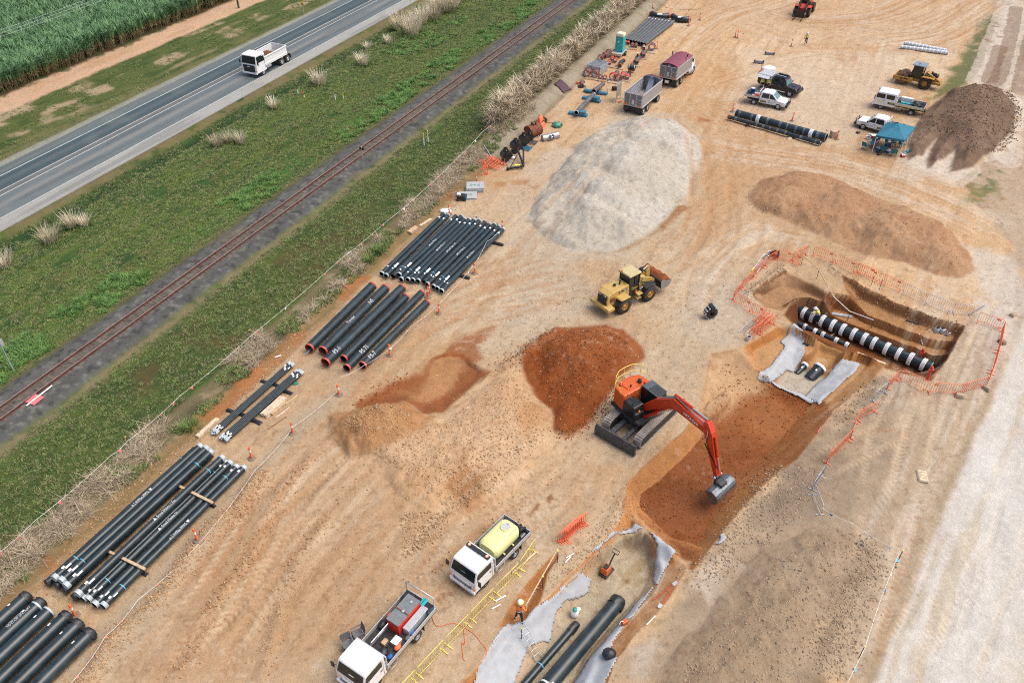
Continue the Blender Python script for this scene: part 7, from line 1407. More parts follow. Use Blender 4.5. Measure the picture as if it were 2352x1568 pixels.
ob = [('left corner of the pit, running up to the leaning ladders', C2(65,545), C2(150,440)), ('middle of the left pit fence, next to the yellow rag', C2(152,440), C2(250,345)), ('left pit fence with a ladder hung on it', C2(252,340), C2(350,245)), ('far left pit corner beside the hose coil', C2(355,240), C2(465,175)),
      ('far pit edge left of the white notice', C2(470,165), C2(590,200)), ('far pit edge just right of the hose coil', C2(592,195), C2(668,232)), ('open gate panel with white notice at the pit', C2(600,190), C2(730,130)),
      ('first panel right of the open gate', C2(782,138), C2(972,218)), ('second panel right of the open gate', C2(976,214), C2(1165,302)), ('third panel right of the open gate', C2(1168,298), C2(1340,352)), ('far pit edge beside the two stakes', T(6,1195,315), T(6,1345,378)), ('last orange panel before the grey ones', T(6,1348,378), T(6,1508,445)),
      ('top right pit corner by the galvanised pole', T(6,2020,650), T(6,2190,705)), ('upper panel of the right pit fence', T(6,2195,712), T(6,2165,860)), ('middle panel of the right pit fence', T(6,2162,865), T(6,2125,1000)), ('lower panel of the right pit fence', T(6,2122,1005), T(6,2082,1112)),
      ('bottom right pit corner beside a flat stone', T(6,2078,1102), T(6,1890,1150)), ('bottom pit fence, right of the red standpipe', T(6,1885,1150), T(6,1680,1135)), ('bottom pit fence behind the red standpipe', T(6,1672,1130), T(6,1485,1040)), ('short run turning down from the bottom pit fence', T(6,1482,1045), T(6,1402,1122)),
      ('upper of three in the zigzag down the trench side', T(6,1335,1262), T(6,1198,1332)), ('middle of three in the zigzag down the trench side', T(6,1195,1338), T(6,1152,1462)), ('lowest of three in the zigzag down the trench side', T(6,1150,1462), T(9,985,60)),
      ('front left pit fence, nearest the corner', C2(70,550), C2(232,650)), ('front left pit fence, by the bunched barriers', C2(235,650), C2(335,705)), ('lone run ending at the white footings left of the ledge', C2(205,890), C2(330,815))]
for w, a, b in ob: barrier('orange crowd barrier, '+w, a, b)
for i, (a, b) in enumerate(((C2(238,800), C2(358,690)), (C2(258,822), C2(385,712)), (C2(280,842), C2(408,735)), (C2(310,855), C2(445,748)))): barrier('orange crowd barrier, %s of four bunched beside the aluminium ladder' % ORD[i], a, b)
for i in range(5):
    f = i*.09; a = T(8,1485+i*6,610-i*5); b = T(8,1640+i*3,480-i*7); barrier('orange crowd barrier, %s from the left in the bunch beside the trench' % ORD[i], a+np.array([f, -f*.2]), b+np.array([f, -f*.2]), group='orange barriers bunched by the trench')
for w, a, b in (('first right of the orange back fence', T(6,1512,452), T(6,1660,522)), ('second right of the orange back fence', T(6,1664,525), T(6,1848,588)), ('third right of the orange back fence', T(6,1852,590), T(6,1990,608)), ('between orange runs at the pit bottom corner', T(6,1398,1135), T(6,1305,1202)), ('above the blue flagged rope', T(9,965,135), T(9,888,250)), ('leaning over at the start of the blue flagged rope', T(9,890,262), T(9,948,425))):
    barrier('grey galvanised barrier, '+w, a, b, 'galv', 'grey crowd barriers', plate=False)
for i, (a, b) in enumerate((((1228,800),(1332,648)), ((1062,968),(1222,808)), ((892,1148),(1055,978)), ((722,1328),(886,1155)), ((526,1538),(716,1335)), ((330,1745),(520,1545)))):
    barrier('yellow crowd barrier, %s from the far end of the yellow line' % ORD[i], T(8,*a), T(8,*b), 'yellow_barrier', 'yellow barriers beside the two tray trucks', plate=False)
def bollard():
    rt = thing('traffic_bollard', 'orange bollard', 'bollard'); MB().lathe([(.30,0),(.30,.05),(.27,.07),(.10,.09)], (0,0,0), 'bollard_base', 6).build('base', rt)
    b = MB(); b.lathe([(.085,.06),(.07,.55),(.068,.92),(.05,.93)], (0,0,0), 'orange_plastic', 12).lathe([(.05,.93),(.075,.95),(.075,1.05),(.03,1.08),(.03,1.1),(.001,1.1)], (0,0,0), 'orange_plastic', 10); b.build('post', rt); MB().lathe([(.0755,.62),(.0745,.80)], (0,0,0), 'white_band', 12).build('white_band', rt); MB().box((0,0,1.1), (.16,.05,.05), 'orange_plastic').build('handle', rt); return rt
A_ = lambda x, y: PX(2250,0,3.92,x,y)
BL = [(T(7,520,1105),'between the capped pipes and the two layer stack'),(T(7,1370,605),'alongside the middle of the two layer stack'),(T(7,1735,22),'off the far end of the two layer stack'),(T(4,2018,1418),'beside the long thin stick near the planks'),(T(4,2338,1155),'near the upper end of the thin pipes'),(T(5,335,882),'at the near end of the red-ended pipes'),(T(5,672,592),'on the flag rope by the far ends of the red-ended pipes'),(T(5,595,482),'left of a pair between two pipe rows'),(T(5,608,457),'right of a pair between two pipe rows'),(T(5,918,316),'beside the row of thirteen pipes'),
      (T(2,1108,1590),'at the far corner of the row of thirteen pipes'),(T(2,745,1482),'at the bank side far end of the thirteen pipes'),(T(2,930,1262),'behind the grey mats marked with numbers'),(A_(1480,768),'next to the pallet rings below the grey pipes'),(A_(1975,412),'in front of the right hand pipe elbow'),(A_(2150,322),'at the end of the black flag rope'),(A_(1412,165),'behind the left hand pipe elbow'),
      (T(3,345,768),'at the left end of the white striped pipes'),(T(3,755,832),'behind the middle of the white striped pipes'),(T(3,1062,960),'beside the carton at the striped pipes'),(T(3,363,258),'left of a leaning pair on the far pad'),(T(3,379,263),'right of a leaning pair on the far pad'),(T(3,748,322),'at the far end of the small orange flag rope'),(T(3,540,502),'behind the black four wheel drive')]
bp = bollard()
for i, (p, w) in enumerate(BL):
    o = bp if i == 0 else dup(bp); o.location = p3(p); o.rotation_euler = (random.uniform(-.05,.05), random.uniform(-.05,.05), random.random()*3); o['label'] = 'orange bollard '+w; o['group'] = 'orange traffic bollards'
def bunting(lab, pts, cols, sp=1.1, z=.9, size=.20, sag=.12, picks=(), pl='', name='bunting_line', rope='rope_white'):
    pp = np.array(pts, float); g = gz_many(pp)+z; rt = thing(name, lab, 'bunting', (pp[0][0], pp[0][1], g[0]-z), 0, 'flagged ropes round the site'); o = Vector((pp[0][0], pp[0][1], g[0]-z)); P3_ = [Vector((p[0], p[1], zz))-o for p, zz in zip(pp, g)]; line = []
    for a, b in zip(P3_[:-1], P3_[1:]):
        n = max(2, int((b-a).length/.6))
        for k in range(n): f = k/n; q = a.lerp(b, f); q.z -= sag*4*f*(1-f); line.append(q)
    line.append(P3_[-1]); MB().tube(line, .014, rope, 4, False).build('rope', rt); acc = 0; k = 0; meshes = {}
    for a, b in zip(line[:-1], line[1:]):
        acc += (b-a).length
        if acc > sp:
            acc = 0; c = cols[k % len(cols)]; k += 1
            if c is None: continue
            if c not in meshes:
                f = MB().add([(-size*.55,0,0),(size*.55,0,0),(.1*size,.35*size,-size)], [(0,1,2)], c).build('flag', rt); meshes[c] = f
            else: f = meshes[c].copy(); COL.objects.link(f)
            f.location = a; f.rotation_euler = (random.uniform(-.9,.9), random.uniform(-.3,.3), math.atan2(b.y-a.y, b.x-a.x))
    return rt
bunting('long rope of pink and white flags between the rail verge and the dead cane', [T(7,-60,740,.9), T(7,250,470,.9), T(7,765,25,.9), T(4,885,1490,.9), T(4,1240,1182,.9), T(4,1735,762,.9), T(4,2352,232,.9), T(2,290,1560,.9), T(2,560,1332,.9), T(2,795,1112,.9), T(2,972,948,.9), T(2,1310,682,.9)], ['flag_pink','flag_pink','flag_white','flag_pink','flag_orange'], 1.25, .9, .26)
bunting('low rope of small orange flags in front of the black pipe stacks', [T(7,480,1600,.3), T(7,735,1262,.3), T(7,950,1002,.3), T(7,1380,600,.5), T(7,1765,120,.3), T(4,2018,1345,.7), T(4,2338,1085,.7)], ['flag_orange'], 1.0, .35, .18, .2)
bunting('white flagged rope hung along the red-ended and thirteen pipes', [T(5,0,1062,.4), T(5,160,965,.6), T(5,338,828,.9), T(5,480,702,.6), T(5,670,524,.9), T(5,915,252,.9), T(5,1000,92,.9), T(5,1092,20,.9)], ['flag_white','flag_white','flag_blue'], .9, .85, .2)
bunting('small black flagged rope behind the row of thirteen pipes', [T(2,745,1425,.9), T(2,930,1500,.7), T(2,1108,1545,.9)], ['flag_black','flag_white'], .8, .8, .18); bunting('small black flagged rope behind the pipe elbows', [A_(1412,130), A_(1610,205), A_(1900,242), A_(2150,230)], ['flag_black'], 1.4, .9, .2, .1, rope='steel_dark')
bunting('faint orange flagged rope on the far pad', [T(3,370,212,.9), T(3,560,255,.8), T(3,748,276,.9)], ['flag_orange'], 1.3, .85, .16); bunting('faint orange flagged rope behind the white striped pipes', [T(3,345,718,.9), T(3,560,750,.8), T(3,757,782,.9), T(3,900,860,.8), T(3,1062,908,.9)], ['flag_orange'], 1.1, .85, .18)
bunting('rope of blue and white flags around the low grey heap', [T(9,955,375,.8), T(9,1155,480,.8), T(9,1500,652,1.1), T(9,1420,850,1.), T(9,1345,1050,1.), T(9,1262,1312,1.1), T(9,1120,1600,.9)], ['flag_blue','flag_white','flag_blue','flag_white','flag_sky','flag_white'], 1.0, .95, .28)
def stake(lab, p, h=1.1, z=None, tilt=0., col='star_picket', cap='yellow_cap', r=.025, name='star_picket', cat='picket', grp='steel pickets'):
    rt = thing(name, lab, cat, p3(p, z), 0, grp, rot=(tilt*.5, tilt, 0)); MB().cyl((0,0,-.1),(0,0,h),r,col,6).build('post', rt); MB().cyl((0,0,h),(0,0,h+.06),r*1.7,cap,8).build('cap', rt); return rt
for w, p, t in (('at the corner of the blue flagged rope', T(9,1480,735), 0), ('lower one of the blue flagged rope', T(9,1215,1395), .0), ('upper one of two holding the long pole by the trench', T(8,1487,735), 0), ('lower one of two holding the long pole by the trench', T(8,1386,902), 0), ('first one of the pit rope rail, at the gate', T(6,815,262), 0), ('second one of the pit rope rail', T(6,922,358), 0), ('third one of the pit rope rail', T(6,1040,475), 0), ('fourth one of the pit rope rail', T(6,1152,588,-.5), 0), ('last one of the pit rope rail', T(6,1305,675,-1.2), 0), ('left of two behind the far pit fence', T(6,1297,402), .1), ('right of two behind the far pit fence', T(6,1355,428), .1), ('left of the ladder head in the trench', T(8,1240,1270,-.8), 0), ('on the bunting by the lower verge', T(4,905,1535), -.1), ('on the bunting beside the red-ended pipes', T(4,1740,800), -.05), ('on the bunting below the cut bank', T(2,968,995), 0)): stake('steel picket with pale cap, '+w, p)
def rod(name, lab, cat, a, b, r, mt, grp=None, n=8):
    a, b = Vector(a), Vector(b); m = (a+b)/2; o = MB().cyl(a-m, b-m, r, mt, n).build(name, None, m); return tag(o, lab, cat, grp)
def g3(p, dz): return (p[0], p[1], ground_z(*p)+dz)
q = [T(6,828,195,1.05), T(6,935,298,1.05), T(6,1058,412,1.05), T(6,1168,520,.5), T(6,1322,620,-.1)]
for i, (a, b) in enumerate(zip(q[:-1], q[1:])): rod('rail_pole', 'pale conduit rail across the pit steps, %s length from the gate' % ORD[i], 'rail', g3(a,1.1), g3(b,1.1), .035, 'rope_white' if i > 1 else 'timber', 'conduit rail across the pit')
rod('long_pole', 'long white pole held by the man and resting on pickets', 'pole', g3(T(8,1490,640,1.1),1.1), (*T(8,1268,1040,.45), .5), .035, 'timber_pale')
for nm, lab, cat, a, b, r, mt in (('steel_pole','grey steel pole leaning on the last grey barrier','pole',g3(T(6,1975,605),.1),g3(T(6,2080,540,.9),.9),.07,'galv'),('black_tube','black tube lying on the upper pit bench','tube',g3(T(6,1540,638,-.7),.06),g3(T(6,1630,668,-.7),.06),.05,'black_plastic'),('white_rod','white rod on the lower pit bench','rod',g3(T(6,1612,776,-1.4),.05),g3(T(6,1655,806,-1.4),.05),.035,'white_band'),('white_rod','white rod at the pit edge near the red standpipe','rod',g3(T(6,1510,962),.05),g3(T(6,1562,992),.05),.04,'white_band'),('black_tube','short black tube offcut on the ledge behind the fabric','tube',g3(T(6,845,748),.1),g3(T(6,882,764),.1),.09,'pipe_black'),
    ('white_rod','longer of two white rods on the channel edge','rod',g3(T(8,1060,1005),.05),g3(T(8,1130,968),.05),.05,'white_band'),('white_rod','white rod beside the two yellow barriers','rod',g3(T(8,1035,1060),.05),g3(T(8,1095,1028),.05),.04,'white_band'),('white_rod','upper white rod near the picket by the trench','rod',g3(T(8,1545,708),.05),g3(T(8,1600,678),.05),.035,'white_band'),('white_rod','lower white rod near the picket by the trench','rod',g3(T(8,1540,742),.05),g3(T(8,1580,695),.05),.035,'white_band'),('survey_rod','white survey rod lying on the trench shoulder below the shovel','rod',g3(T(8,2100,1168),.05),g3(T(8,2160,1108),.05),.035,'white_band'),('steel_rod','thin brown steel rod near the planks','rod',g3(PX(800,1400,2.239,608,712),.03),g3(PX(800,1400,2.239,775,600),.03),.025,'rust'),('white_rod','white rod on the rubble above the thin pipes','rod',g3(T(4,1895,905),.06),g3(T(4,1935,885),.06),.05,'white_band'),
    ('timber_rail','long pale timber under the yellow barriers','timber',g3(T(8,1175,815),.08),g3(T(8,1340,670),.08),.06,'timber_pale'),('steel_pole','steel pole fallen in the dead cane near the cut bank','pole',g3(T(2,985,1050),.2),g3(T(2,1035,1095),.1),.05,'galv'),('marker_stake','pink marker stake on the disturbed soil','stake',g3(T(6,928,1412),.05),g3(T(6,952,1375),.05),.03,'flag_pink')): rod(nm, lab, cat, a, b, r, mt)
def plank(lab, a, b, w, h, mt='timber_pale', n=1, name='timber_plank', grp='loose timber'):
    a = np.asarray(a[:2]); b = np.asarray(b[:2]); d = b-a; rt = thing(name, lab, 'timber', p3((a+b)/2), math.atan2(d[1], d[0]), grp); L = float(np.linalg.norm(d)); me = None
    for i in range(n):
        for j in range(1 if n == 1 else 2):
            o = MB().box((0,0,0), (L, w/n-.012, h/(1 if n == 1 else 2)-.01), mt).build('plank', rt) if me is None else me.copy()
            if me is None: me = o
            else: COL.objects.link(o)
            o.location = (random.uniform(-.05,.05)*(n > 1), (i-(n-1)/2)*w/n, h/(1 if n == 1 else 2)*(j+.5)); o.rotation_euler = (0,0,random.uniform(-.01,.01)*(n > 1))
    return rt
Q = lambda x, y: PX(800,1400,2.239,x,y)
plank('stack of pale sawn planks beside the thin pipe bundles', Q(575,600), Q(755,440), .62, .3, n=4); plank('bundle of orange timbers next to the pale planks', Q(640,582), Q(765,480), .3, .22, 'timber', 2); plank('single orange board by the plank stack', Q(768,490), Q(880,412), .16, .08, 'timber'); plank('pale squared batten lying beyond the plank stack', Q(680,612), Q(805,520), .12, .1); plank('long squared timber beam at the rubble edge', Q(-20,790), Q(165,628), .34, .24)
plank('short split timbers heaped on the bank', T(5,470,50), T(5,520,10), .5, .3, 'timber', 3); plank('two pale boards lying above the thirteen pipes', T(2,540,1560), T(2,620,1510), .3, .08, n=2); plank('grey steel beam on the lower pit bench', T(6,1003,530,-.5), T(6,1170,610,-1.3), .3, .14, 'galv'); plank('long pale board along the pit edge before the main pipe', T(6,1215,828), T(6,1410,906), .2, .08); plank('timber prop under the main pipe', T(6,1020,745,-2.4), T(6,1060,715,-2.4), .14, .12, 'timber')
def ladder(lab, a, b, w=.45, name='ladder', mt='alu_tray'):
    a, b = Vector(a), Vector(b); d = (b-a); L = d.length; rt = thing(name, lab, 'ladder', a, 0, 'ladders'); dn = d.normalized(); sd = dn.cross(Vector((0,0,1))).normalized()
    for s in (-1,1): MB().cyl(sd*s*w/2, sd*s*w/2+d, .032, mt, 6).build('rail', rt)
    n = int(L/.3); me = None
    for k in range(1, n):
        c = dn*L*k/n; o = MB().cyl(-sd*w/2, sd*w/2, .02, mt, 6).build('rung', rt) if me is None else me.copy()
        if me is None: me = o
        else: COL.objects.link(o)
        o.location = c
    return rt
ladder('aluminium ladder leaning into the near trench on the grey fabric', (*T(8,1362,1405,-1.55),-1.5), (*T(8,1238,1165,.2),.25)); ladder('aluminium ladder lying by the four bunched barriers', g3(T(6,405,730),.06), g3(T(6,505,635),.06), .55); ladder('ladder propped against the left pit fence', g3(T(6,490,325),.3), g3(T(6,565,240),.9))
# ------------------------------------------------ people
def person(lab, p, rz, top, leg, J, z=None, hat='helmet_white', brim=True, scale=1.05, bands=True):
    E = {'pelvis':(0,0,.96),'chest':(.02,0,1.30),'neck':(.03,0,1.50),'head':(.06,0,1.63),'crown':(.06,0,1.74)}
    for s, k in ((1,'l'),(-1,'r')):
        E.update({'sh'+k:(.02,.19*s,1.43),'el'+k:(.02,.27*s,1.15),'wr'+k:(.12,.25*s,.93),'ha'+k:(.15,.24*s,.86),'hi'+k:(0,.10*s,.92),'kn'+k:(.03,.11*s,.50),'an'+k:(0,.12*s,.09),'to'+k:(.15,.14*s,.05)})
    E.update(J); rad = dict(pelvis=.135,chest=.145,neck=.06,head=.10,crown=.07,sh=.075,el=.05,wr=.036,ha=.04,hi=.095,kn=.065,an=.05,to=.045); nm = list(E); vs = [E[k] for k in nm]; ed = []; ix = {k:i for i, k in enumerate(nm)}; rr = [rad.get(k, rad.get(k[:2], .05)) for k in nm]; lab_ = [k if k in rad else k[:2] for k in nm]
    ch = [('pelvis','chest'),('chest','neck'),('neck','head'),('head','crown')]
    for k in 'lr': ch += [('chest','sh'+k),('sh'+k,'el'+k),('el'+k,'wr'+k),('wr'+k,'ha'+k),('pelvis','hi'+k),('hi'+k,'kn'+k),('kn'+k,'an'+k),('an'+k,'to'+k)]
    ed = [(ix[a], ix[b]) for a, b in ch]
    for k in 'lr':
        h = Vector(E['ha'+k]); d = (h-Vector(E['wr'+k])).normalized(); sd = d.cross(Vector((0,0,1))); sd = sd.normalized() if sd.length > .1 else Vector((0,1,0))
        for f, (o, l) in enumerate(((-.033,.065),(-.011,.08),(.011,.085),(.033,.07),(.05,.045))):
            i = len(vs); vs.append(tuple(h+sd*o+d*l*.55)); vs.append(tuple(h+sd*o+d*l-Vector((0,0,.02)))); ed += [(ix['ha'+k], i), (i, i+1)]; rr += [.010,.009]; lab_ += ['ha','ha']
    me = bpy.data.meshes.new('person'); me.from_pydata(vs, ed, []); ob = bpy.data.objects.new('person', me); COL.objects.link(ob)
    sk = ob.modifiers.new('skin', 'SKIN'); sk.use_smooth_shade = True
    for i, r_ in enumerate(rr): me.skin_vertices[0].data[i].radius = (r_, r_)
    me.skin_vertices[0].data[0].use_root = True; ss = ob.modifiers.new('sub', 'SUBSURF'); ss.levels = 1; ss.render_levels = 1
    dg = bpy.context.evaluated_depsgraph_get(); m2 = bpy.data.meshes.new_from_object(ob.evaluated_get(dg)); bpy.data.objects.remove(ob)
    for mt in (top, leg, 'skin', 'boot'): m2.materials.append(MATS[mt])
    kind = {'chest':0,'sh':0,'el':0,'neck':2,'head':2,'crown':2,'wr':2,'ha':2,'pelvis':1,'hi':1,'kn':1,'an':3,'to':3}; V_ = np.array(vs); kk = np.array([kind[l] for l in lab_])
    for f in m2.polygons:
        c = np.array(f.center); i = int(np.argmin(((V_-c)**2).sum(1))); f.material_index = int(kk[i]); f.use_smooth = True
    rt = thing('person', lab, 'person', p3(p, z), rz, 'people on the site'); rt.scale = (scale,)*3; b = bpy.data.objects.new('body', m2); COL.objects.link(b); b.parent = rt
    h = Vector(E['head']); MB().ball((h.x+.10,h.y,h.z-.01), .018, 'skin', 6).build('nose', rt); MB().ball((h.x+.085,h.y+.035,h.z+.03), .012, 'black_plastic', 6).ball((h.x+.085,h.y-.035,h.z+.03), .012, 'black_plastic', 6).build('eyes', rt)
    for s in (-1,1): MB().ball((h.x,h.y+s*.10,h.z), .025, 'skin', 6, sq=(1,.5,1.3)).build('ear', rt)
    c = Vector(E['crown'])-Vector((0,0,.05)); MB().ball((c.x,c.y,c.z), .135, hat, 14, sq=(1.1,.95,.85)).build('helmet', rt)
    if brim: MB().lathe([(.12,.0),(.215,-.025),(.12,-.02)], (c.x,c.y,c.z-.01), 'helmet_yellow' if brim == 2 else hat, 16).build('brim', rt)
    if bands:
        ch_ = Vector(E['chest'])*.55+Vector(E['pelvis'])*.45; MB().lathe([(.178,-.03),(.178,.03)], (ch_.x,ch_.y,ch_.z), 'reflective', 14).build('reflective_band', rt)
        for k in 'lr': q_ = Vector(E['kn'+k])*.55+Vector(E['an'+k])*.45; MB().lathe([(.078,-.03),(.078,.03)], q_, 'reflective', 10).build('leg_band', rt)
    return rt
hd = T(8,1490,640)-T(8,1268,1040); hz = math.atan2(hd[1], hd[0])
person('worker in orange hi-vis shirt and white helmet with yellow brim holding the long pole', T(8,1222,1150,-.5), hz, 'hi_orange', 'navy_cloth', {'ell':(.12,.32,1.18),'wrl':(.30,.14,1.12),'hal':(.37,.08,1.12),'elr':(.05,-.34,1.16),'wrr':(.28,-.30,1.08),'har':(.36,-.26,1.08),'knl':(.10,.17,.50),'anl':(.02,.26,.09),'tol':(.17,.28,.05),'knr':(0,-.17,.5),'anr':(-.10,-.27,.09),'tor':(.05,-.30,.05),'head':(.11,0,1.62),'crown':(.13,0,1.72)}, brim=2, scale=1.12)
person('worker in yellow hi-vis shirt leaning over the banded main pipe', T(6,928,655,-2.1), R(150), 'hi_yellow', 'navy_cloth', {'chest':(.18,0,1.26),'neck':(.30,0,1.42),'head':(.40,0,1.5),'crown':(.44,0,1.6),'shl':(.22,.19,1.36),'shr':(.22,-.19,1.36),'ell':(.42,.24,1.12),'wrl':(.58,.16,1.0),'hal':(.65,.12,.98),'elr':(.42,-.24,1.12),'wrr':(.58,-.16,1.0),'har':(.65,-.12,.98)}, z=-2.3)
person('person in yellow hi-vis shirt and white helmet walking across the far pad', T(3,845,312), R(70), 'hi_yellow', 'navy_cloth', {'knl':(.18,.1,.52),'anl':(.16,.1,.12),'tol':(.30,.1,.08),'knr':(-.05,-.1,.5),'anr':(-.28,-.1,.14),'tor':(-.18,-.1,.06),'ell':(-.12,.27,1.17),'wrl':(-.05,.26,.95),'hal':(-.02,.25,.88),'elr':(.12,-.27,1.17),'wrr':(.28,-.24,1.0),'har':(.33,-.22,.95)})
person('bare headed person in yellow hi-vis shirt standing between ute and black canopy', T(3,536,628), R(-60), 'hi_yellow', 'navy_cloth', {'wrl':(.25,.1,1.1),'hal':(.32,.05,1.1),'ell':(.1,.27,1.15)}, hat='boot', brim=False); person('person in yellow hi-vis vest and wide white hat between ute and black canopy', T(3,582,632), R(-120), 'hi_yellow', 'navy_cloth', {'wrr':(.25,-.1,1.1),'har':(.32,-.05,1.1),'elr':(.1,-.27,1.15)}, brim=True)
# ------------------------------------------------ canopy and lunch spot
E_ = lambda x, y, z=0.: PX(3400,330,2.8912,x,y,z)
def canopy():
    c = [E_(250,818), E_(560,875), E_(655,715), E_(375,670)]; c[2] = c[1]+(c[3]-c[0]); m = sum(c)/4; rt = thing('canopy_tent', 'blue pop-up canopy on white legs sheltering camp chairs', 'canopy', p3(m), 0); h = 2.25; L = [Vector((*(q-m), 0)) for q in c]; z0 = Vector((0,0,h)); apex = Vector((0,0,h+.95))
    for q in L: MB().box((q.x,q.y,h/2), (.05,.05,h), 'white_paint').build('leg', rt)
    b = MB(); T_ = [q*1.06+z0 for q in L]
    for i in range(4):
        a, d = T_[i], T_[(i+1) % 4]; b.add([tuple(a), tuple(d), tuple(d.lerp(apex,.55)-Vector((0,0,.10))), tuple(a.lerp(apex,.55)-Vector((0,0,.10))), tuple(apex)], [(0,1,2,3),(3,2,4)], 'cloth_teal'); v = Vector((0,0,-.26)); b.add([tuple(a), tuple(d), tuple(d+v), tuple(a+v)], [(0,3,2,1)], 'cloth_teal')
    b.build('roof_cloth', rt); k = MB()
    for i in range(4): k.cyl(L[i]+z0*.9, L[(i+1) % 4]+z0, .02, 'white_paint', 5).cyl(L[i]+z0, L[(i+1) % 4]+z0*.9, .02, 'white_paint', 5)
    k.build('truss', rt)
canopy()
def camp_chair(cloth='cloth_teal'):
    rt = thing('camp_chair', 'folding camp chair', 'camp chair'); b = MB()
    for x, y, xx, yy in ((.28,.28,-.28,.28),(-.28,.28,.28,.28),(.28,-.28,-.28,-.28),(-.28,-.28,.28,-.28),(.28,.28,.28,-.28),(.28,-.28,.28,.28),(-.28,.28,-.28,-.28),(-.28,-.28,-.28,.28)): b.cyl((x,y,0),(xx,yy,.46),.013,'chassis',5)
    for s in (-1,1): b.cyl((-.28,s*.28,.4),(-.40,s*.28,.98),.013,'chassis',5).cyl((.28,s*.28,.4),(.28,s*.28,.68),.013,'chassis',5)
    b.build('frame', rt); MB().grid([[(.27-.13*i, -.27+.09*j, .46-.06*math.sin(PI*i/4)*math.sin(PI*j/6)) for j in range(7)] for i in range(5)], cloth).build('seat', rt); MB().grid([[(-.28-.03*i-.03*math.sin(PI*j/6), -.29+.097*j, .46+.135*i) for j in range(7)] for i in range(5)], cloth).build('backrest', rt)
    for s in (-1,1): MB().box((-.02,s*.3,.68), (.62,.07,.02), cloth).build('armrest', rt)
    return rt
ch = camp_chair(); CH = [((165,775),40,'standing alone left of the canopy leg'),((232,735),200,'beside the white pails'),((268,758),150,'just inside the left canopy leg'),((292,700),120,'under the canopy behind the left leg'),((372,815),60,'in front of the dark bag'),((432,750),300,'at the middle of the canopy'),((492,735),250,'at the back right under the canopy'),((495,850),75,'nearest the viewer, beside the blue cooler'),((590,755),10,'folded out low by the right leg'),((612,712),340,'at the back by the dark soil heap'),((640,850),120,'tipped by the red cool box')]
for i, (q_, a, w) in enumerate(CH):
    o = ch if i == 0 else dup(ch); o.location = p3(E_(*q_)); o.rotation_euler = (0,0,R(a)); o['label'] = 'teal folding camp chair '+w; o['group'] = 'camp chairs at the canopy'
gc = camp_chair('cloth_grey'); gc.location = p3(T(8,118,1255)); gc.rotation_euler = (0,0,R(-150)); tag(gc, 'grey folding camp chair, upper of two beside the service truck', 'camp chair', 'grey camp chairs by the service truck'); o = dup(gc, p3(T(8,52,1330)), R(-60), 'grey folding camp chair, lower of two beside the service truck')
for lab, col, lid, q_ in (('blue cool box with white lid under the canopy','cloth_blue','white_paint',(440,810)),('teal cool box by the dark bag under the canopy','cloth_teal','white_paint',(328,785)),('red cool box with white lid by the right canopy leg','red_paint','white_paint',(605,862)),('blue cool box standing tall behind the canopy chairs','cloth_blue','white_paint',(435,735))): o = cooler(lab, col, lid); o.location = p3(E_(*q_)); o.rotation_euler = (0,0,random.random()*3)
for lab, q_ in (('white pail, lower of two beside the canopy',(205,655)),('white pail, upper of two beside the canopy',(240,628))): o = bucket(lab, r=.26, h=.34); o.location = p3(E_(*q_))
for lab, q_ in (('black bag on the ground in front of the teal chair',(320,812)),('black backpack near the canopy front',(335,842)),('small dark tool left lying on the sand near the canopy',(90,590))): tag(MB().ball((0,0,.12), .24, 'wrap_black', 10, sq=(1.2,.8,.6)).build('black_bag', None, p3(E_(*q_))), lab, 'bag')
tag(MB().box((0,0,.36), (.7,.5,.04), 'sticker').box((0,0,.18), (.5,.3,.34), 'red_paint').build('folding_table', None, p3(E_(275,640))), 'small white table with red crate by the pails', 'table')
# ------------------------------------------------ yard clutter along the bank
def pallet(lab, p, rz=0., mt='timber', grp='pallets of pipe fittings'):
    rt = thing('pallet', lab, 'pallet', p3(p, 0), rz, grp); me = None
    for k in range(7):
        o = MB().box((0,0,0), (.1,1.15,.022), mt).build('slat', rt) if me is None else me.copy()
        if me is None: me = o
        else: COL.objects.link(o)
        o.location = (-.52+.173*k, 0, .135)
    for y in (-.52,0,.52): MB().box((0,y,.06), (1.15,.1,.12), mt).build('bearer', rt)
    return rt
def ring(lab, p, r, L, az, z, outer='pipe_red', inner='bore_grey', el=0., name='pipe_ring', fl=True):
    rt = thing(name, lab, 'pipe fitting', (p[0], p[1], z), az, 'pipe fittings in the yard'); MB().hollow((-L/2,0,r),(L/2,0,r),r,r*.9,outer,inner,20).build('barrel', rt)
    if fl: MB().hollow((-L/2-.03,0,r),(-L/2+.05,0,r),r*1.1,r*.9,'pipe_red',inner,20).hollow((L/2-.05,0,r),(L/2+.03,0,r),r*1.1,r*.9,'pipe_red',inner,20).build('flange', rt)
    return rt
az0 = RAZ+R(180)
PL = [(430,1232,'far left pallet of the front row'),(545,1248,'second pallet of the front row'),(640,1262,'third pallet of the front row'),(785,1290,'fourth pallet of the front row'),(895,1310,'fifth pallet of the front row, behind the trailer'),(1012,1270,'last pallet of the front row'),(672,945,'pallet behind the grey panel stack'),(770,1045,'pallet beside the grey panel stack'),(905,1070,'pallet under the black elbow'),(1012,755,'pallet of small rings beside the toilet'),(1122,770,'pallet of two rings below the grey pipes'),(1405,825,'pallet of one wide ring'),(1270,920,'pallet under the upper grey tee'),(1165,1035,'pallet under the lower grey tee')]
for x, y, w in PL: pallet('timber '+w, A_(x,y), RAZ+random.uniform(-.2,.2), 'timber_pale' if x % 2 else 'timber')
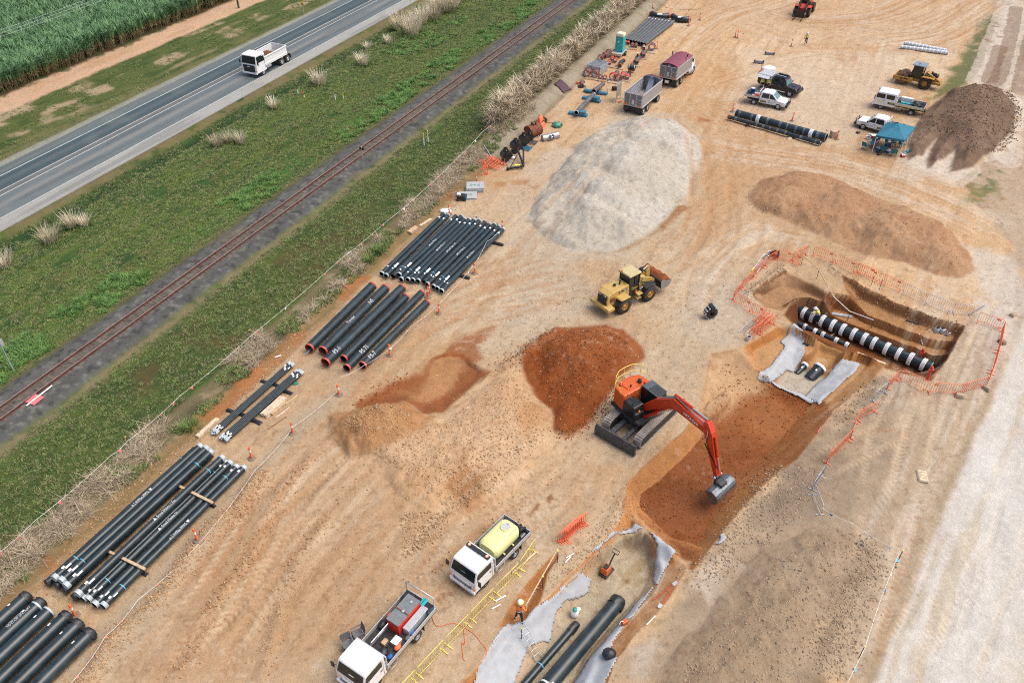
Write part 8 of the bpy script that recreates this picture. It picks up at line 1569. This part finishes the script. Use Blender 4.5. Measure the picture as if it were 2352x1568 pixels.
RG = [(385,1205,.45,.6,0,'wide red ring, left of two before the grey panels'),(510,1222,.45,.6,0,'wide red ring, right of two before the grey panels'),(592,1250,.24,.5,0,'small grey ring, left one of the third pallet'),(662,1258,.24,.5,.2,'small grey ring, right one of the third pallet'),(785,1270,.45,.5,.3,'wide red ring with orange inside on the fourth pallet'),(845,1205,.28,.9,.2,'narrow black pipe piece behind the fourth pallet'),(880,1285,.42,.6,.5,'wide grey ring on the fifth pallet'),(940,1230,.3,.9,.2,'red pipe piece behind the fifth pallet'),(1012,1252,.28,.8,.2,'red pipe piece on the last pallet'),(590,970,.38,.6,.3,'dark red ring, left one behind the grey panels'),(655,930,.38,.6,.2,'dark red ring, middle one behind the grey panels'),(715,905,.45,.7,.2,'wide dark red ring, right one behind the grey panels'),(730,1025,.26,.6,.3,'small dark ring, left one beside the panel stack'),(775,960,.24,.6,.2,'small red ring, middle one beside the panel stack'),(825,985,.26,.6,.2,'small red ring, right one beside the panel stack'),(985,705,.2,.5,.2,'small red ring half hidden by the toilet'),(1022,720,.24,.5,.2,'small red ring just right of the toilet'),(1090,750,.24,.7,.2,'left of two red rings below the grey pipes'),(1145,757,.24,.7,.2,'right of two red rings below the grey pipes'),(1265,765,.2,.5,0,'small red ring above the upper grey tee'),(1395,800,.45,.8,.1,'widest pale ring near the maroon covered truck'),(1085,1075,.2,.5,.4,'small red ring below the lower grey tee')]
for x, y, r, L, da, w in RG: ring(w, A_(x,y), r, L, RAZ+da, .15, 'pipe_grey' if 'grey' in w or 'pale' in w or 'black' in w else 'pipe_red')
for x, y, w in ((1262,895,'upper'),(1160,1005,'lower')):
    o = ring('%s of two grey pipe tees with a black upright branch' % w, A_(x,y), .38, 1.5, RAZ+.15, .15, 'pipe_grey', name='pipe_tee'); MB().cyl((.3,.0,.7),(.3,0,1.25),.13,'pipe_black',14).disc((.3,0,1.26),(0,0,1),.16,'sticker',14).build('branch', o)
q = spline([A_(895,1085), A_(905,1035), A_(960,1000)], 6); rt = thing('pipe_bend', 'small black pipe bend with red ends on a pallet', 'pipe fitting', p3(q[0], .15), 0, 'pipe fittings in the yard'); pts = [(*(k-q[0]), .3) for k in q]; MB().tube(pts, .26, 'pipe_black', 16).build('barrel', rt)
for a, b in ((0,1),(-1,-2)): d = (Vector(pts[b])-Vector(pts[a])).normalized(); MB().hollow(Vector(pts[a])-d*.02, Vector(pts[a])+d*.12, .28, .22, 'pipe_red', 'pipe_bore', 16).build('end_band', rt)
o = ring('black drum shaped pipe piece with white bands on a stand', A_(1078,1135), .26, 1.1, RAZ-R(75), .45, 'pipe_black', fl=False, name='pipe_piece'); MB().hollow((-.4,0,.26),(-.34,0,.26),.27,.2,'white_band','white_band',16).hollow((.34,0,.26),(.4,0,.26),.27,.2,'white_band','white_band',16).box((0,0,-.1),(.9,.5,.2),'rust').box((-.2,-.9,-.35),(.5,1.6,.1),'steel_dark').build('stand', o)
rt = thing('barrier_stack', 'neat stack of grey galvanised fence panels beside the red rings', 'barrier stack', p3(A_(545,1120), 0), RAZ-R(8)); me = None
for k in range(9):
    o = MB() if me is None else None
    if o:
        for y in (-1.0,1.0): o.box((0,y,0), (2.3,.06,.07), 'galv')
        for x in (-1.15,1.15): o.box((x,0,0), (.06,2.0,.07), 'galv')
        for i in range(1,14): o.box((-1.15+.165*i,0,0), (.03,2.0,.03), 'galv')
        o = me = o.build('panel', rt)
    else: o = me.copy(); COL.objects.link(o)
    o.location = (random.uniform(-.03,.03), random.uniform(-.03,.03), .1+.125*k)
def toilet():
    rt = thing('portable_toilet', 'teal portable toilet with cream roof on a small trailer', 'portable toilet', p3(A_(890,868), 0), RAZ+PI); MB().box((0,0,.55), (2.4,1.5,.14), 'galv').box((1.3,0,.5), (.15,1.5,.3), 'timber_pale').build('trailer', rt)
    for s in (-1,1): wheel(rt, -.2, s*.85, .33, .2, 'alloy', s)
    MB().box((-.1,0,1.7), (1.15,1.15,2.1), 'toilet_teal', tx=.96, ty=.96).build('cabin', rt, bevel=.05); MB().box((-.1,0,2.95), (1.2,1.2,.45), 'toilet_cream', tx=.86, ty=.86).build('roof', rt, bevel=.1); MB().box((.47,0,1.65), (.04,.75,1.8), 'toilet_teal').box((.5,.3,1.6),(.04,.06,.14),'sticker').box((.5,-.1,2.0),(.02,.2,.2),'sticker').box((.5,.0,2.5),(.02,.3,.1),'red_lamp').build('door', rt, bevel=.02)
toilet()
B_ = lambda x, y, z=0.: PX(2250,200,3.92,x,y,z)
pipe('grey_pipe', 'long grey welded pipe with pale rings on blue roller stands', 'welded pipe on stands', B_(215,985,.75), B_(490,695,.75), .27, .75, 'pipe_grey', 'pipe_bore', 'cap_grey', .12, [(.22,.06,'cap_grey'),(.3,.04,'cap_grey'),(.56,.05,'cap_grey'),(.66,.05,'cap_grey'),(.86,.05,'cap_grey')], n=24); pipe('grey_pipe', 'shorter grey pipe with red rim running on to the tee', 'welded pipe on stands', B_(495,650,.7), B_(640,530,.7), .27, .7, 'pipe_grey', 'pipe_bore', 'pipe_red', .1, [(.5,.1,'pipe_red')], n=24)
for a, b, w, x in (((100,1005),(385,1055),'nearest blue roller stand under the welded pipe', 1), ((320,765),(590,835),'middle blue roller stand under the welded pipe', 1), ((340,655),(700,715),'far dark blue beam stand with upright pins', 0)):
    pa, pb = B_(*a), B_(*b); d = pb-pa; L = float(np.linalg.norm(d)); rt = thing('roller_stand', w, 'pipe stand', p3((pa+pb)/2, 0), math.atan2(d[1], d[0]), 'blue pipe stands'); MB().box((0,0,.2), (L,.6,.3), 'stand_blue').build('beam', rt, bevel=.03)
    if x: MB().box((L*.25,0,.45), (L*.3,.7,.5), 'stand_blue').build('drive_box', rt, bevel=.04)
    for s in (-.35,.35): MB().cyl((s,-.3,.45),(s,.3,.45),.12,'black_plastic',12).build('roller', rt)
    if not x:
        for s in (-.48,.48):
            for y in (-.25,.25): MB().cyl((L*s,y,.3),(L*s,y,.85),.03,'galv',6).build('pin', rt)
tag(MB().box((0,0,.13), (.9,.6,.26), 'wrap_black', tx=.9).build('black_bag', None, p3(B_(298,590),0), .3), 'black bag cradling a short grey pipe near the bank', 'bag'); ring('short grey pipe piece lying on a black bag', B_(305,570), .25, .6, RAZ, .26, 'pipe_grey'); tag(MB().box((0,0,.2), (.5,.35,.4), 'orange_plastic', tx=.6).build('orange_box', None, p3(B_(248,545),0), .5), 'small orange box by the short grey pipe', 'box')
rt = thing('shade_screen', 'tall cloth wind screen standing beside the open trailer', 'screen', p3(B_(868,800),0), RAZ); MB().box((0,0,1.5), (1.6,.03,1.7), 'screen_cloth').build('cloth', rt); MB().tube([(-.8,0,.1),(-.8,0,2.4),(.8,0,2.4),(.8,0,.1)], .03, 'galv', 6).tube([(-.8,-.6,0),(-.8,0,.5),(-.8,.6,0)], .025, 'galv', 5).tube([(.8,-.6,0),(.8,0,.5),(.8,.6,0)], .025, 'galv', 5).build('frame', rt)
tag(MB().box((0,0,.28), (.7,.5,.55), 'black_plastic', tx=.8).build('welder_box', None, p3(B_(815,640),0), .4, .04), 'black welding machine behind the wind screen', 'machine'); tag(MB().box((0,0,.12), (.5,.3,.24), 'orange_plastic').build('orange_block', None, p3(B_(895,825),0), .7, .04), 'orange block at the foot of the wind screen', 'block')
o = drape('dark maroon sheet thrown over the cut bank', 2, [(1458,600,.6),(1503,563,.6),(1588,605,.3),(1532,648,.2)], .12, .1, .1, 'tarp_dark', 12, 'tarp_sheet'); o['category'] = 'tarp'; del o['group']
# attachments row
K_ = lambda x, y: PX(1750,450,3.92,x,y)
def dig_bucket(lab, p, rz, w, r, mt, teeth=5, grp='spare digging buckets', lay=0.):
    rt = thing('digging_bucket', lab, 'bucket', p3(p, .05), rz, grp); pf = [(r*math.cos(R(-70+22*k)), r+r*math.sin(R(-70+22*k))) for k in range(12)]; pi = [(x*.92, r+(z-r)*.92) for x, z in pf[::-1]]; M = Matrix.Rotation(lay, 4, 'Y'); b = MB().prism(pf+pi, -w/2, w/2, mt); b.v = [tuple(M @ Vector(v)) for v in b.v]; b.build('shell', rt); c = MB()
    for s in (-1,1): c.prism(pf, s*w/2-.03, s*w/2+.03, mt)
    c.v = [tuple(M @ Vector(v)) for v in c.v]; c.build('side_plate', rt); e = MB()
    for k in range(teeth): e.box((pf[0][0]+.12, -w/2+w*(k+.5)/teeth, .06), (.3,.1,.08), 'galv' if mt == 'rust' else mt, tx=.5)
    if teeth: e.v = [tuple(M @ Vector(v)) for v in e.v]; e.build('teeth', rt)
    h = MB()
    for s in (-.2,.2): h.prism([(-.25,2*r-.1),(.3,2*r-.1),(.25,2*r+.3),(-.1,2*r+.35)], s-.04, s+.04, mt)
    h.cyl((.1,-.3,2*r+.15),(.1,.3,2*r+.15),.05,'chrome',8); h.v = [tuple(M @ Vector(v)) for v in h.v]; h.build('hitch', rt); return rt
dig_bucket('rusty toothed bucket, widest in the row below the bank', K_(1500,380), R(-50), 1.7, .75, 'rust', 6); dig_bucket('grey ribbed batter bucket lying face down beside the rusty one', K_(1735,400), R(-62), 2.1, .45, 'bucket_worn', 0, lay=R(60))
for x, y, w, r, s in ((1080,760,1.0,.6,'nearest of the black buckets, with long teeth'),(1235,620,1.1,.62,'second of the black buckets, with teeth'),(1365,520,1.0,.6,'third of the black buckets, on a blue pallet'),(1455,450,.6,.45,'smallest black bucket, on a dark pallet')): dig_bucket(s, K_(x,y), R(200), w, r, 'black_paint', 5 if 'teeth' in s else 0)
for x, y, m, s in ((1065,790,'galv','grey pallet under the nearest black bucket'),(1390,570,'stand_blue','blue pallet under the third black bucket'),(1480,480,'sleeper','dark pallet under the smallest black bucket')): pallet(s, K_(x,y), RAZ, m, 'pallets under buckets')
rt = thing('ripper_arm', 'black angled lifting jib with yellow plate lying on the sand', 'jib', p3(K_(1240,850),.05), 0); pj = lambda x, y: Vector((*(K_(x,y)-K_(1240,850)), 0)); Z_ = lambda v, z: (v.x, v.y, z)
MB().tube([Z_(pj(1100,905),.15), Z_(pj(1350,890),.3)], .12, 'black_paint', 6).tube([Z_(pj(1350,890),.3), Z_(pj(1345,690),.9), Z_(pj(1250,690),.9)], .1, 'black_paint', 6).tube([Z_(pj(1150,880),.2), Z_(pj(1250,760),.7)], .06, 'black_paint', 6).tube([Z_(pj(1250,690),.9), Z_(pj(1310,800),.5), Z_(pj(1350,890),.3)], .12, 'black_paint', 6).ball(Z_(pj(1105,905),.15), .2, 'black_plastic', 8).build('jib', rt); c = pj(1255,875); MB().box((c.x,c.y,.36), (.6,.3,.02), 'yellow_mark').build('plate', rt)
for i in range(4): rod('steel_bar', 'rusty steel bar leaning on the nearest black bucket' if i == 0 else 'rusty steel bar, second one leaning on the nearest black bucket', 'bar', (*K_(1025+i*12,850), .03), (*(K_(1085,745)+0), 1.2), .025, 'rust', 'bars leaning on the bucket') if i < 2 else None
tag(MB().ball((0,0,.16), .3, 'sticker', 10, sq=(1.2,.7,.6)).build('white_bag', None, p3(K_(1185,730),0)), 'white bag beside the nearest black bucket', 'bag')
rt = thing('hose_heap', 'heap of dark rubber hose on the bank edge', 'hose', p3(K_(1640,150))); b = MB()
for k in range(6): a0 = random.random(); b.tube([(.5*math.cos(t)*(1-.06*k)+.15*math.sin(k), .4*math.sin(t)+.1*math.cos(k*2), .1+.1*k+.06*math.sin(2*t+k)) for t in np.linspace(0, 2*PI, 18)], .06, 'rubber', 6, False)
b.build('hose', rt)
for k, (x, y) in enumerate(((1585,215),(1640,245),(1610,205))): tag(MB().box((0,0,.3), (1.0,.45,.6), 'orange_barrier', ty=.6).box((0,0,.62),(.9,.15,.06),'orange_barrier').build('plastic_block', None, p3(K_(x,y),.0+.55*(k == 2)), RAZ, .04), 'orange plastic block, %s of three beside the rusty bucket' % ('left','right','upper')[k], 'block', 'orange plastic blocks')
rt = thing('auger_drive', 'green drill head with bolts lying at the end of the bucket row', 'drill head', p3(K_(1875,225),0), .4); MB().lathe([(.2,0),(.55,.05),(.6,.25),(.35,.4),(.2,.55),(.001,.55)], (0,0,0), 'auger_green', 14).build('body', rt); b = MB()
for k in range(8): a = k*PI/4; b.box((.58*math.cos(a),.58*math.sin(a),.3), (.16,.16,.2), 'rust' if k % 2 else 'auger_green')
b.build('bolt', rt)
rod('steel_bar', 'thin rusty bar behind the grey bucket', 'bar', (*K_(1700,175),.1), (*K_(1850,180),.1), .03, 'rust')
for k in range(6):
    a = K_(620+k*26,822-k*4); b = K_(760+k*28,722+k*22); d = b-a; a2 = K_(612+k*40,830+k*12); b2 = K_(752+k*36,725+k*19); o = barrier('orange crowd barrier lying flat in the pile by the dead cane, %s down' % ORD[k], a2, a2+(b2-a2)/np.linalg.norm(b2-a2)*2.1, group='orange barriers piled by the dead cane', z=.35-.05*k); o.rotation_euler = (R(82), 0, o.rotation_euler[2])
barrier('orange crowd barrier lying skewed off the flat pile', K_(700,880), K_(790,980), group='orange barriers piled by the dead cane'); barrier('orange crowd barrier slumped below the flat pile', K_(680,990), K_(790,960), group='orange barriers piled by the dead cane')
for (x, y), tx, s in (((590,1215),'9\u00d76','far stack of grey folded mats marked in green paint'),((470,1325),'8\u00d76','near stack of grey folded mats marked in green paint')):
    rt = thing('mat_stack', s, 'mat stack', p3(K_(x,y),0), RAZ-R(62), 'stacks of grey mats'); me = None
    for k in range(4 if y < 1300 else 2):
        o = MB().box((0,0,0), (1.9,1.5,.13), 'mat_grey').build('mat', rt, bevel=.04) if me is None else me.copy()
        if me is None: me = o
        else: COL.objects.link(o)
        o.location = (random.uniform(-.05,.05), random.uniform(-.05,.05), .08+.145*k)
    zz = .08+.145*(3 if y < 1300 else 1)+.07; text(tx, .7, rt, face_M((0,0,zz), (1,0,0), (0,1,0)), 'auger_green')
rt = thing('air_compressor', 'small black and teal wheeled compressor in front of the near mats', 'compressor', p3(K_(385,1375),0), RAZ+R(100)); MB().box((0,0,.42), (.9,.7,.4), 'black_plastic').box((.3,.1,.7),(.4,.3,.2),'sticker').build('motor', rt, bevel=.04); MB().cyl((-.5,0,.25),(.5,0,.25),.2,'stand_blue',14).build('tank', rt)
for x, y in ((-.4,.35),(-.4,-.35),(.4,.35),(.4,-.35)): wheel(rt, x, y, .13, .08, 'chassis', 1)
tag(MB().box((0,0,.3), (.5,.06,.6), 'carton').box((.4,.1,.2),(.06,.5,.4),'carton').build('cardboard', None, p3(K_(260,1330),0), .5), 'torn brown cardboard beside the compressor', 'cardboard'); tag(MB().ball((0,0,.1), .5, 'sticker', 10, sq=(1.3,.8,.4)).build('plastic_sheet', None, p3(K_(125,1555),0)), 'crumpled white plastic behind the thirteen pipes', 'plastic')
# far pad odds and ends
for a, b, z, w in (((1500,335),(1825,378),.2,'front'),((1530,318),(1820,372),.2,'back')):
    pa, pb = T(3,*a), T(3,*b); pa = pa+(0 if w == 'front' else 1)*np.array([.1,.55]); pb = pb+(0 if w == 'front' else 1)*np.array([.1,.55]); m_ = (pa+pb)/2; d = pb-pa; rt = thing('fabric_roll', 'pale grey roll of fabric, %s one of two on the far pad' % w, 'fabric roll', p3(m_,0), math.atan2(d[1],d[0]), 'fabric rolls'); L = float(np.linalg.norm(d)); MB().cyl((-L/2,0,.27),(L/2,0,.27),.26,'roll_grey',16).build('roll', rt); b_ = MB()
    for k in range(12): b_.hollow((-L/2+L*(k+.3)/12,0,.27),(-L/2+L*(k+.5)/12,0,.27),.268,.2,'sticker','sticker',16)
    b_.build('printed_band', rt)
for x, y, w in ((525,435,'lower'),(600,378,'upper')): tag(MB().box((0,0,.16), (1.4,.5,.3), 'cloth_grey', tx=.9, ty=.5).box((-.6,0,.3),(.2,.4,.15),'wrap_black').box((.6,0,.3),(.2,.4,.15),'wrap_black').build('black_bag', None, p3(T(3,x,y),0), -.25, .05), 'long black bag alone on the far pad, %s one' % w, 'bag', 'black bags on the far pad')
tag(MB().ball((0,0,.35), .8, 'sticker', 10, sq=(1.3,.7,.5)).build('white_sheet', None, p3(T(3,590,492),0)), 'white plastic bundle behind the black canopy', 'plastic')
rt = thing('compaction_wheel', 'black padfoot compaction wheel standing alone on the sand', 'compaction wheel', p3(T(6,188,618),0), R(15)); b = MB()
for y in (-.22,0,.22):
    b.lathe([(.2,y-.06),(.5,y-.06),(.5,y+.06),(.2,y+.06)], (0,0,.6), 'black_paint', 20, 'y')
    for k in range(12): a = 2*PI*k/12; b.box((.55*math.cos(a),y,.6+.55*math.sin(a)), (.12,.1,.12), 'galv')
b.build('drum', rt); MB().box((0,0,1.0), (.3,.7,.5), 'black_paint').build('hitch', rt)
rt = thing('plate_compactor', 'orange plate compactor with raised handle on the trench sand', 'plate compactor', p3(T(8,1825,805,-1.55),-1.57), R(50)); MB().box((0,0,.08), (.95,.6,.12), 'chassis').build('plate', rt, bevel=.03); MB().box((-.08,0,.42), (.62,.5,.5), 'exc_orange', tx=.85, ty=.85).build('body', rt, bevel=.05); MB().box((-.08,0,.7), (.35,.3,.08), 'black_plastic').build('engine_top', rt); MB().tube([(.25,0,.5),(.55,0,.9),(.8,.0,1.15)], .05, 'black_plastic', 8).tube([(.78,-.22,1.15),(1.0,-.22,1.25),(1.0,.22,1.25),(.78,.22,1.15),(.78,-.22,1.15)], .03, 'black_plastic', 6).build('handle', rt)
rt = thing('water_jug', 'white and teal water jug standing on the trench sand', 'jug', p3(T(8,1605,1100,-1.55),-1.58), .3); MB().lathe([(.2,0),(.24,.1),(.24,.42),(.14,.55),(.14,.6),(.001,.6)], (0,0,0), 'white_band', 14).build('body', rt); MB().lathe([(.15,.56),(.15,.66),(.001,.66)], (0,0,0), 'auger_green', 12).box((.3,.15,.2),(.25,.2,.3),'white_band').build('lid', rt)
rt = thing('cut_off_saw', 'orange and white cut-off saw on the fabric beside the thick pipe', 'saw', p3(T(8,1945,1180,-1.0)), R(30)); MB().box((0,0,.2), (.4,.25,.3), 'exc_orange').build('body', rt, bevel=.04); MB().cyl((.35,-.03,.25),(.35,.03,.25),.2,'galv',16).build('blade', rt); MB().tube([(-.1,0,.35),(-.3,0,.5),(-.4,0,.3)], .025, 'white_band', 5).build('handle', rt)
tag(MB().ball((0,0,.25), .42, 'wrap_black', 10, sq=(1,.9,.8)).build('rubbish_bag', None, p3(T(8,1840,1395,-.6))), 'shiny black rubbish bag wedged beside the fabric', 'bag')
def shovel(lab, a, b, mt):
    a, b = Vector(g3(a,.06)), Vector(g3(b,.08)); rt = thing('shovel', lab, 'shovel', a, 0, 'shovels on the trench shoulder'); d = b-a; dn = d.normalized(); sd = dn.cross(Vector((0,0,1))).normalized(); MB().cyl((0,0,0), d, .025, mt, 6).build('handle', rt); MB().add([tuple(d-sd*.12), tuple(d+sd*.12), tuple(d+sd*.12+dn*.28), tuple(d+dn*.36), tuple(d-sd*.12+dn*.28)], [(0,1,2,3,4)], 'galv').build('blade', rt)
shovel('long handled red rake on the trench shoulder', T(8,2145,965), T(8,2285,885), 'red_paint'); shovel('red handled shovel on the trench shoulder', T(8,2275,925), T(8,2205,1020), 'red_paint')
for i in range(4): tag(MB().box((0,0,.1), (.75,.34,.2), 'timber_pale', tx=.75, ty=.6).build('sand_bag', None, p3(T(9,1645+i*4,118+i*20)), R(-15), .07), 'pale sand bag, %s from the top of four by the haul road' % ORD[i], 'sand bag', 'four sand bags by the haul road')
for (x, y), s in (((2275,605),'by the upper right pit corner'),((2195,800),'beside the right pit fence'),((2090,1118),'at the lower right pit corner'),((1905,1165),'under the bottom pit fence')): tag(MB().box((0,0,.15), (.7,.45,.3), 'clod_grey', tx=.7, ty=.75).build('stone_block', None, p3(T(6,x,y)), random.random()*3, .06), 'pale weathered block '+s, 'stone', 'weathered blocks on barrier feet')
for z, p, s in ((-.1,T(6,1685,1045),'red standpipe with valve at the pit corner'),(-2.2,T(6,1642,885,-1.6),'small red standpipe behind the main pipe')): rt = thing('standpipe', s, 'standpipe', p3(p, z if z < -1 else None), 0, 'red standpipes'); MB().cyl((0,0,0),(0,0,1.2),.09,'red_paint',10).build('riser', rt); MB().cyl((-.2,0,1.0),(.2,0,1.0),.1,'red_paint',10).ball((0,0,1.25),.13,'red_paint',10).build('valve', rt)
for x, y, d, s in ((1752,712,(.5,.4,.3),'left'),(1785,718,(.5,.45,.35),'right'),(1828,740,(.3,.25,.3),'small outer')): tag(MB().box((0,0,d[2]/2), d, 'galv', tx=.8).box((0,0,d[2]+.04),(d[0]*.5,d[1]*.5,.08),'black_plastic').build('tool_case', None, p3(T(6,x,y,-.75)), .4, .03), 'grey tool case on the upper pit bench, %s one' % s, 'tool case', 'tool cases on the pit bench')
for x, y, s in ((572,215,'white pail on the fence corner by the hose coil'),(598,192,'white pail beside the hose coil'),(455,772,'white footing pail under the lone orange run')): o = bucket(s, r=.2, h=.4); o.location = p3(T(6,x,y))
rt = thing('hose_coil', 'dark red hose coil hung at the pit fence corner', 'hose', p3(T(6,630,208))); b = MB()
for k in range(4): b.tube([(.4*math.cos(t),.3*math.sin(t),.2+.12*k+.05*math.sin(t*2)) for t in np.linspace(0,2*PI,16)], .05, 'red_hose', 6, False)
b.build('hose', rt); tag(MB().box((0,0,.75), (.5,.05,.5), 'yellow_mark').build('rag', None, p3(T(6,468,350)), 1.), 'yellow rag hung on the left pit fence', 'rag')
# orange cord beside the service truck
def cord(lab, pts):
    q = spline([T(8,*p) for p in pts], 6); z = gz_many(q)+.03; o = MB().tube([(a[0],a[1],c) for a, c in zip(q, z)], .018, 'orange_plastic', 4, False).build('extension_cord'); tag(o, lab, 'cord', 'orange cords by the trucks')
cord('orange cord looping from the service truck tail to the trench edge', [(615,1090),(660,1180),(780,1160),(900,1220),(960,1290),(1000,1350),(960,1480)]); cord('orange cord running down from the yellow barriers', [(840,1180),(850,1300),(830,1290),(840,1400),(860,1420)])
# roadside and railway signs
rt = thing('warning_sign', 'yellow diamond two-way traffic sign over a yellow plate beside the road', 'road sign', p3(T(1,2098,122)), RAZ-PI/2); MB().cyl((0,0,0),(0,0,2.4),.035,'galv',8).build('post', rt); k = MB().box((0,0,0), (.62,.02,.62), 'sign_yellow'); M0 = Matrix.Translation((0,-.05,2.55)) @ Matrix.Rotation(PI/4,4,'Y'); k.v = [tuple(M0 @ Vector(v)) for v in k.v]; k.build('diamond', rt); MB().box((0,-.05,1.85), (.5,.02,.38), 'sign_yellow').build('plate', rt); b = MB()
for s in (-1,1): b.box((s*.09,-.065,2.55), (.04,.006,.3), 'black_plastic').add([(s*.09-.07,-.068,2.55+s*.13),(s*.09+.07,-.068,2.55+s*.13),(s*.09,-.068,2.55+s*.24)], [(0,1,2)], 'black_plastic')
for zz in (1.93,1.78): b.box((0,-.065,zz), (.36,.006,.05), 'black_plastic')
b.build('symbol', rt)
rt = thing('road_sign', 'grey backed sign on a thin post beside the road shoulder', 'road sign', p3(T(2,483,75)), RAZ+PI/2); MB().cyl((0,0,0),(0,0,2.6),.04,'galv',8).build('post', rt); MB().box((0,.05,2.5), (.7,.02,.6), 'galv').build('plate', rt); rt = thing('guide_post', 'white guide post at the road shoulder near the top edge', 'guide post', p3(T(2,548,8))); MB().box((0,0,.5), (.12,.04,1.0), 'white_band').build('post', rt)
rt = thing('rail_sign', 'rail sign board on a leaning grey post at the left edge', 'sign', p3(T(4,98,992)), RAZ, None); MB().cyl((0,0,0),(0,0,3.0),.05,'galv',8).build('post', rt); MB().box((0,.06,2.8), (.6,.03,.6), 'mat_grey').build('plate', rt)
rt = thing('track_marker', 'small black twin board marker on a thin post at the railway', 'marker', p3(T(2,157,1172)), RAZ+PI/2); MB().cyl((0,0,0),(0,0,2.3),.025,'galv',6).build('post', rt); MB().box((-.16,0,2.3), (.26,.03,.3), 'black_plastic').box((.16,0,2.3), (.26,.03,.3), 'black_plastic').box((0,-.01,2.35),(.05,.04,.36),'sticker').build('board', rt)
for (x, y), h, c, s in (((570,1005),1.5,'yellow_cap','left'),((598,980),1.4,'yellow_cap','right')): rt = thing('marker_post', 'white post with yellow top beside the railway, %s of two' % s, 'marker post', p3(T(2,x,y)), 0, 'yellow topped posts'); MB().box((0,0,h/2), (.1,.1,h), 'white_band').build('post', rt); MB().box((0,0,h*.86), (.104,.104,h*.25), c).build('top', rt)
for n_, x, y, h, c, s in ((1,2098,682,.9,'orange_plastic','orange and white peg on the verge near the wide tussock'),(1,1888,690,.6,'white_band','white peg beside the single tussock'),(1,2053,648,.5,'white_band','white peg left of the orange peg'),(1,2312,695,.6,'white_band','white peg far right of the orange peg'),(2,15,690,.8,'yellow_mark','yellow peg on the verge below the thicket')): rt = thing('survey_peg', s, 'peg', p3(T(n_,x,y)), 0, 'survey pegs on the verge'); MB().box((0,0,h/2), (.09,.09,h), c).build('peg', rt); MB().box((0,0,h*.3), (.094,.094,h*.3), 'white_band').build('band', rt)
rt = thing('fallen_sign', 'red and white board with white post lying flat on the ballast', 'sign', p3(T(4,265,1215)), RAZ+R(3)); z = .12; MB().box((-.1,.27,z), (.95,.34,.03), 'flag_pink').box((-.1,-.27,z), (.95,.34,.03), 'flag_pink').build('board', rt); MB().box((.35,0,z+.03), (2.4,.10,.05), 'sticker').build('post', rt)
tag(MB().box((0,0,.06), (.35,.25,.1), 'auger_green').tube([(0,0,.1),(.3,.5,.2),(.2,1.1,.4)], .015, 'chassis', 5).build('strap_handle', None, p3(T(4,2040,1078),0), .5, .0), 'teal strap handle lying beside the thin pipes', 'strap')
print('objects', len(bpy.data.objects))
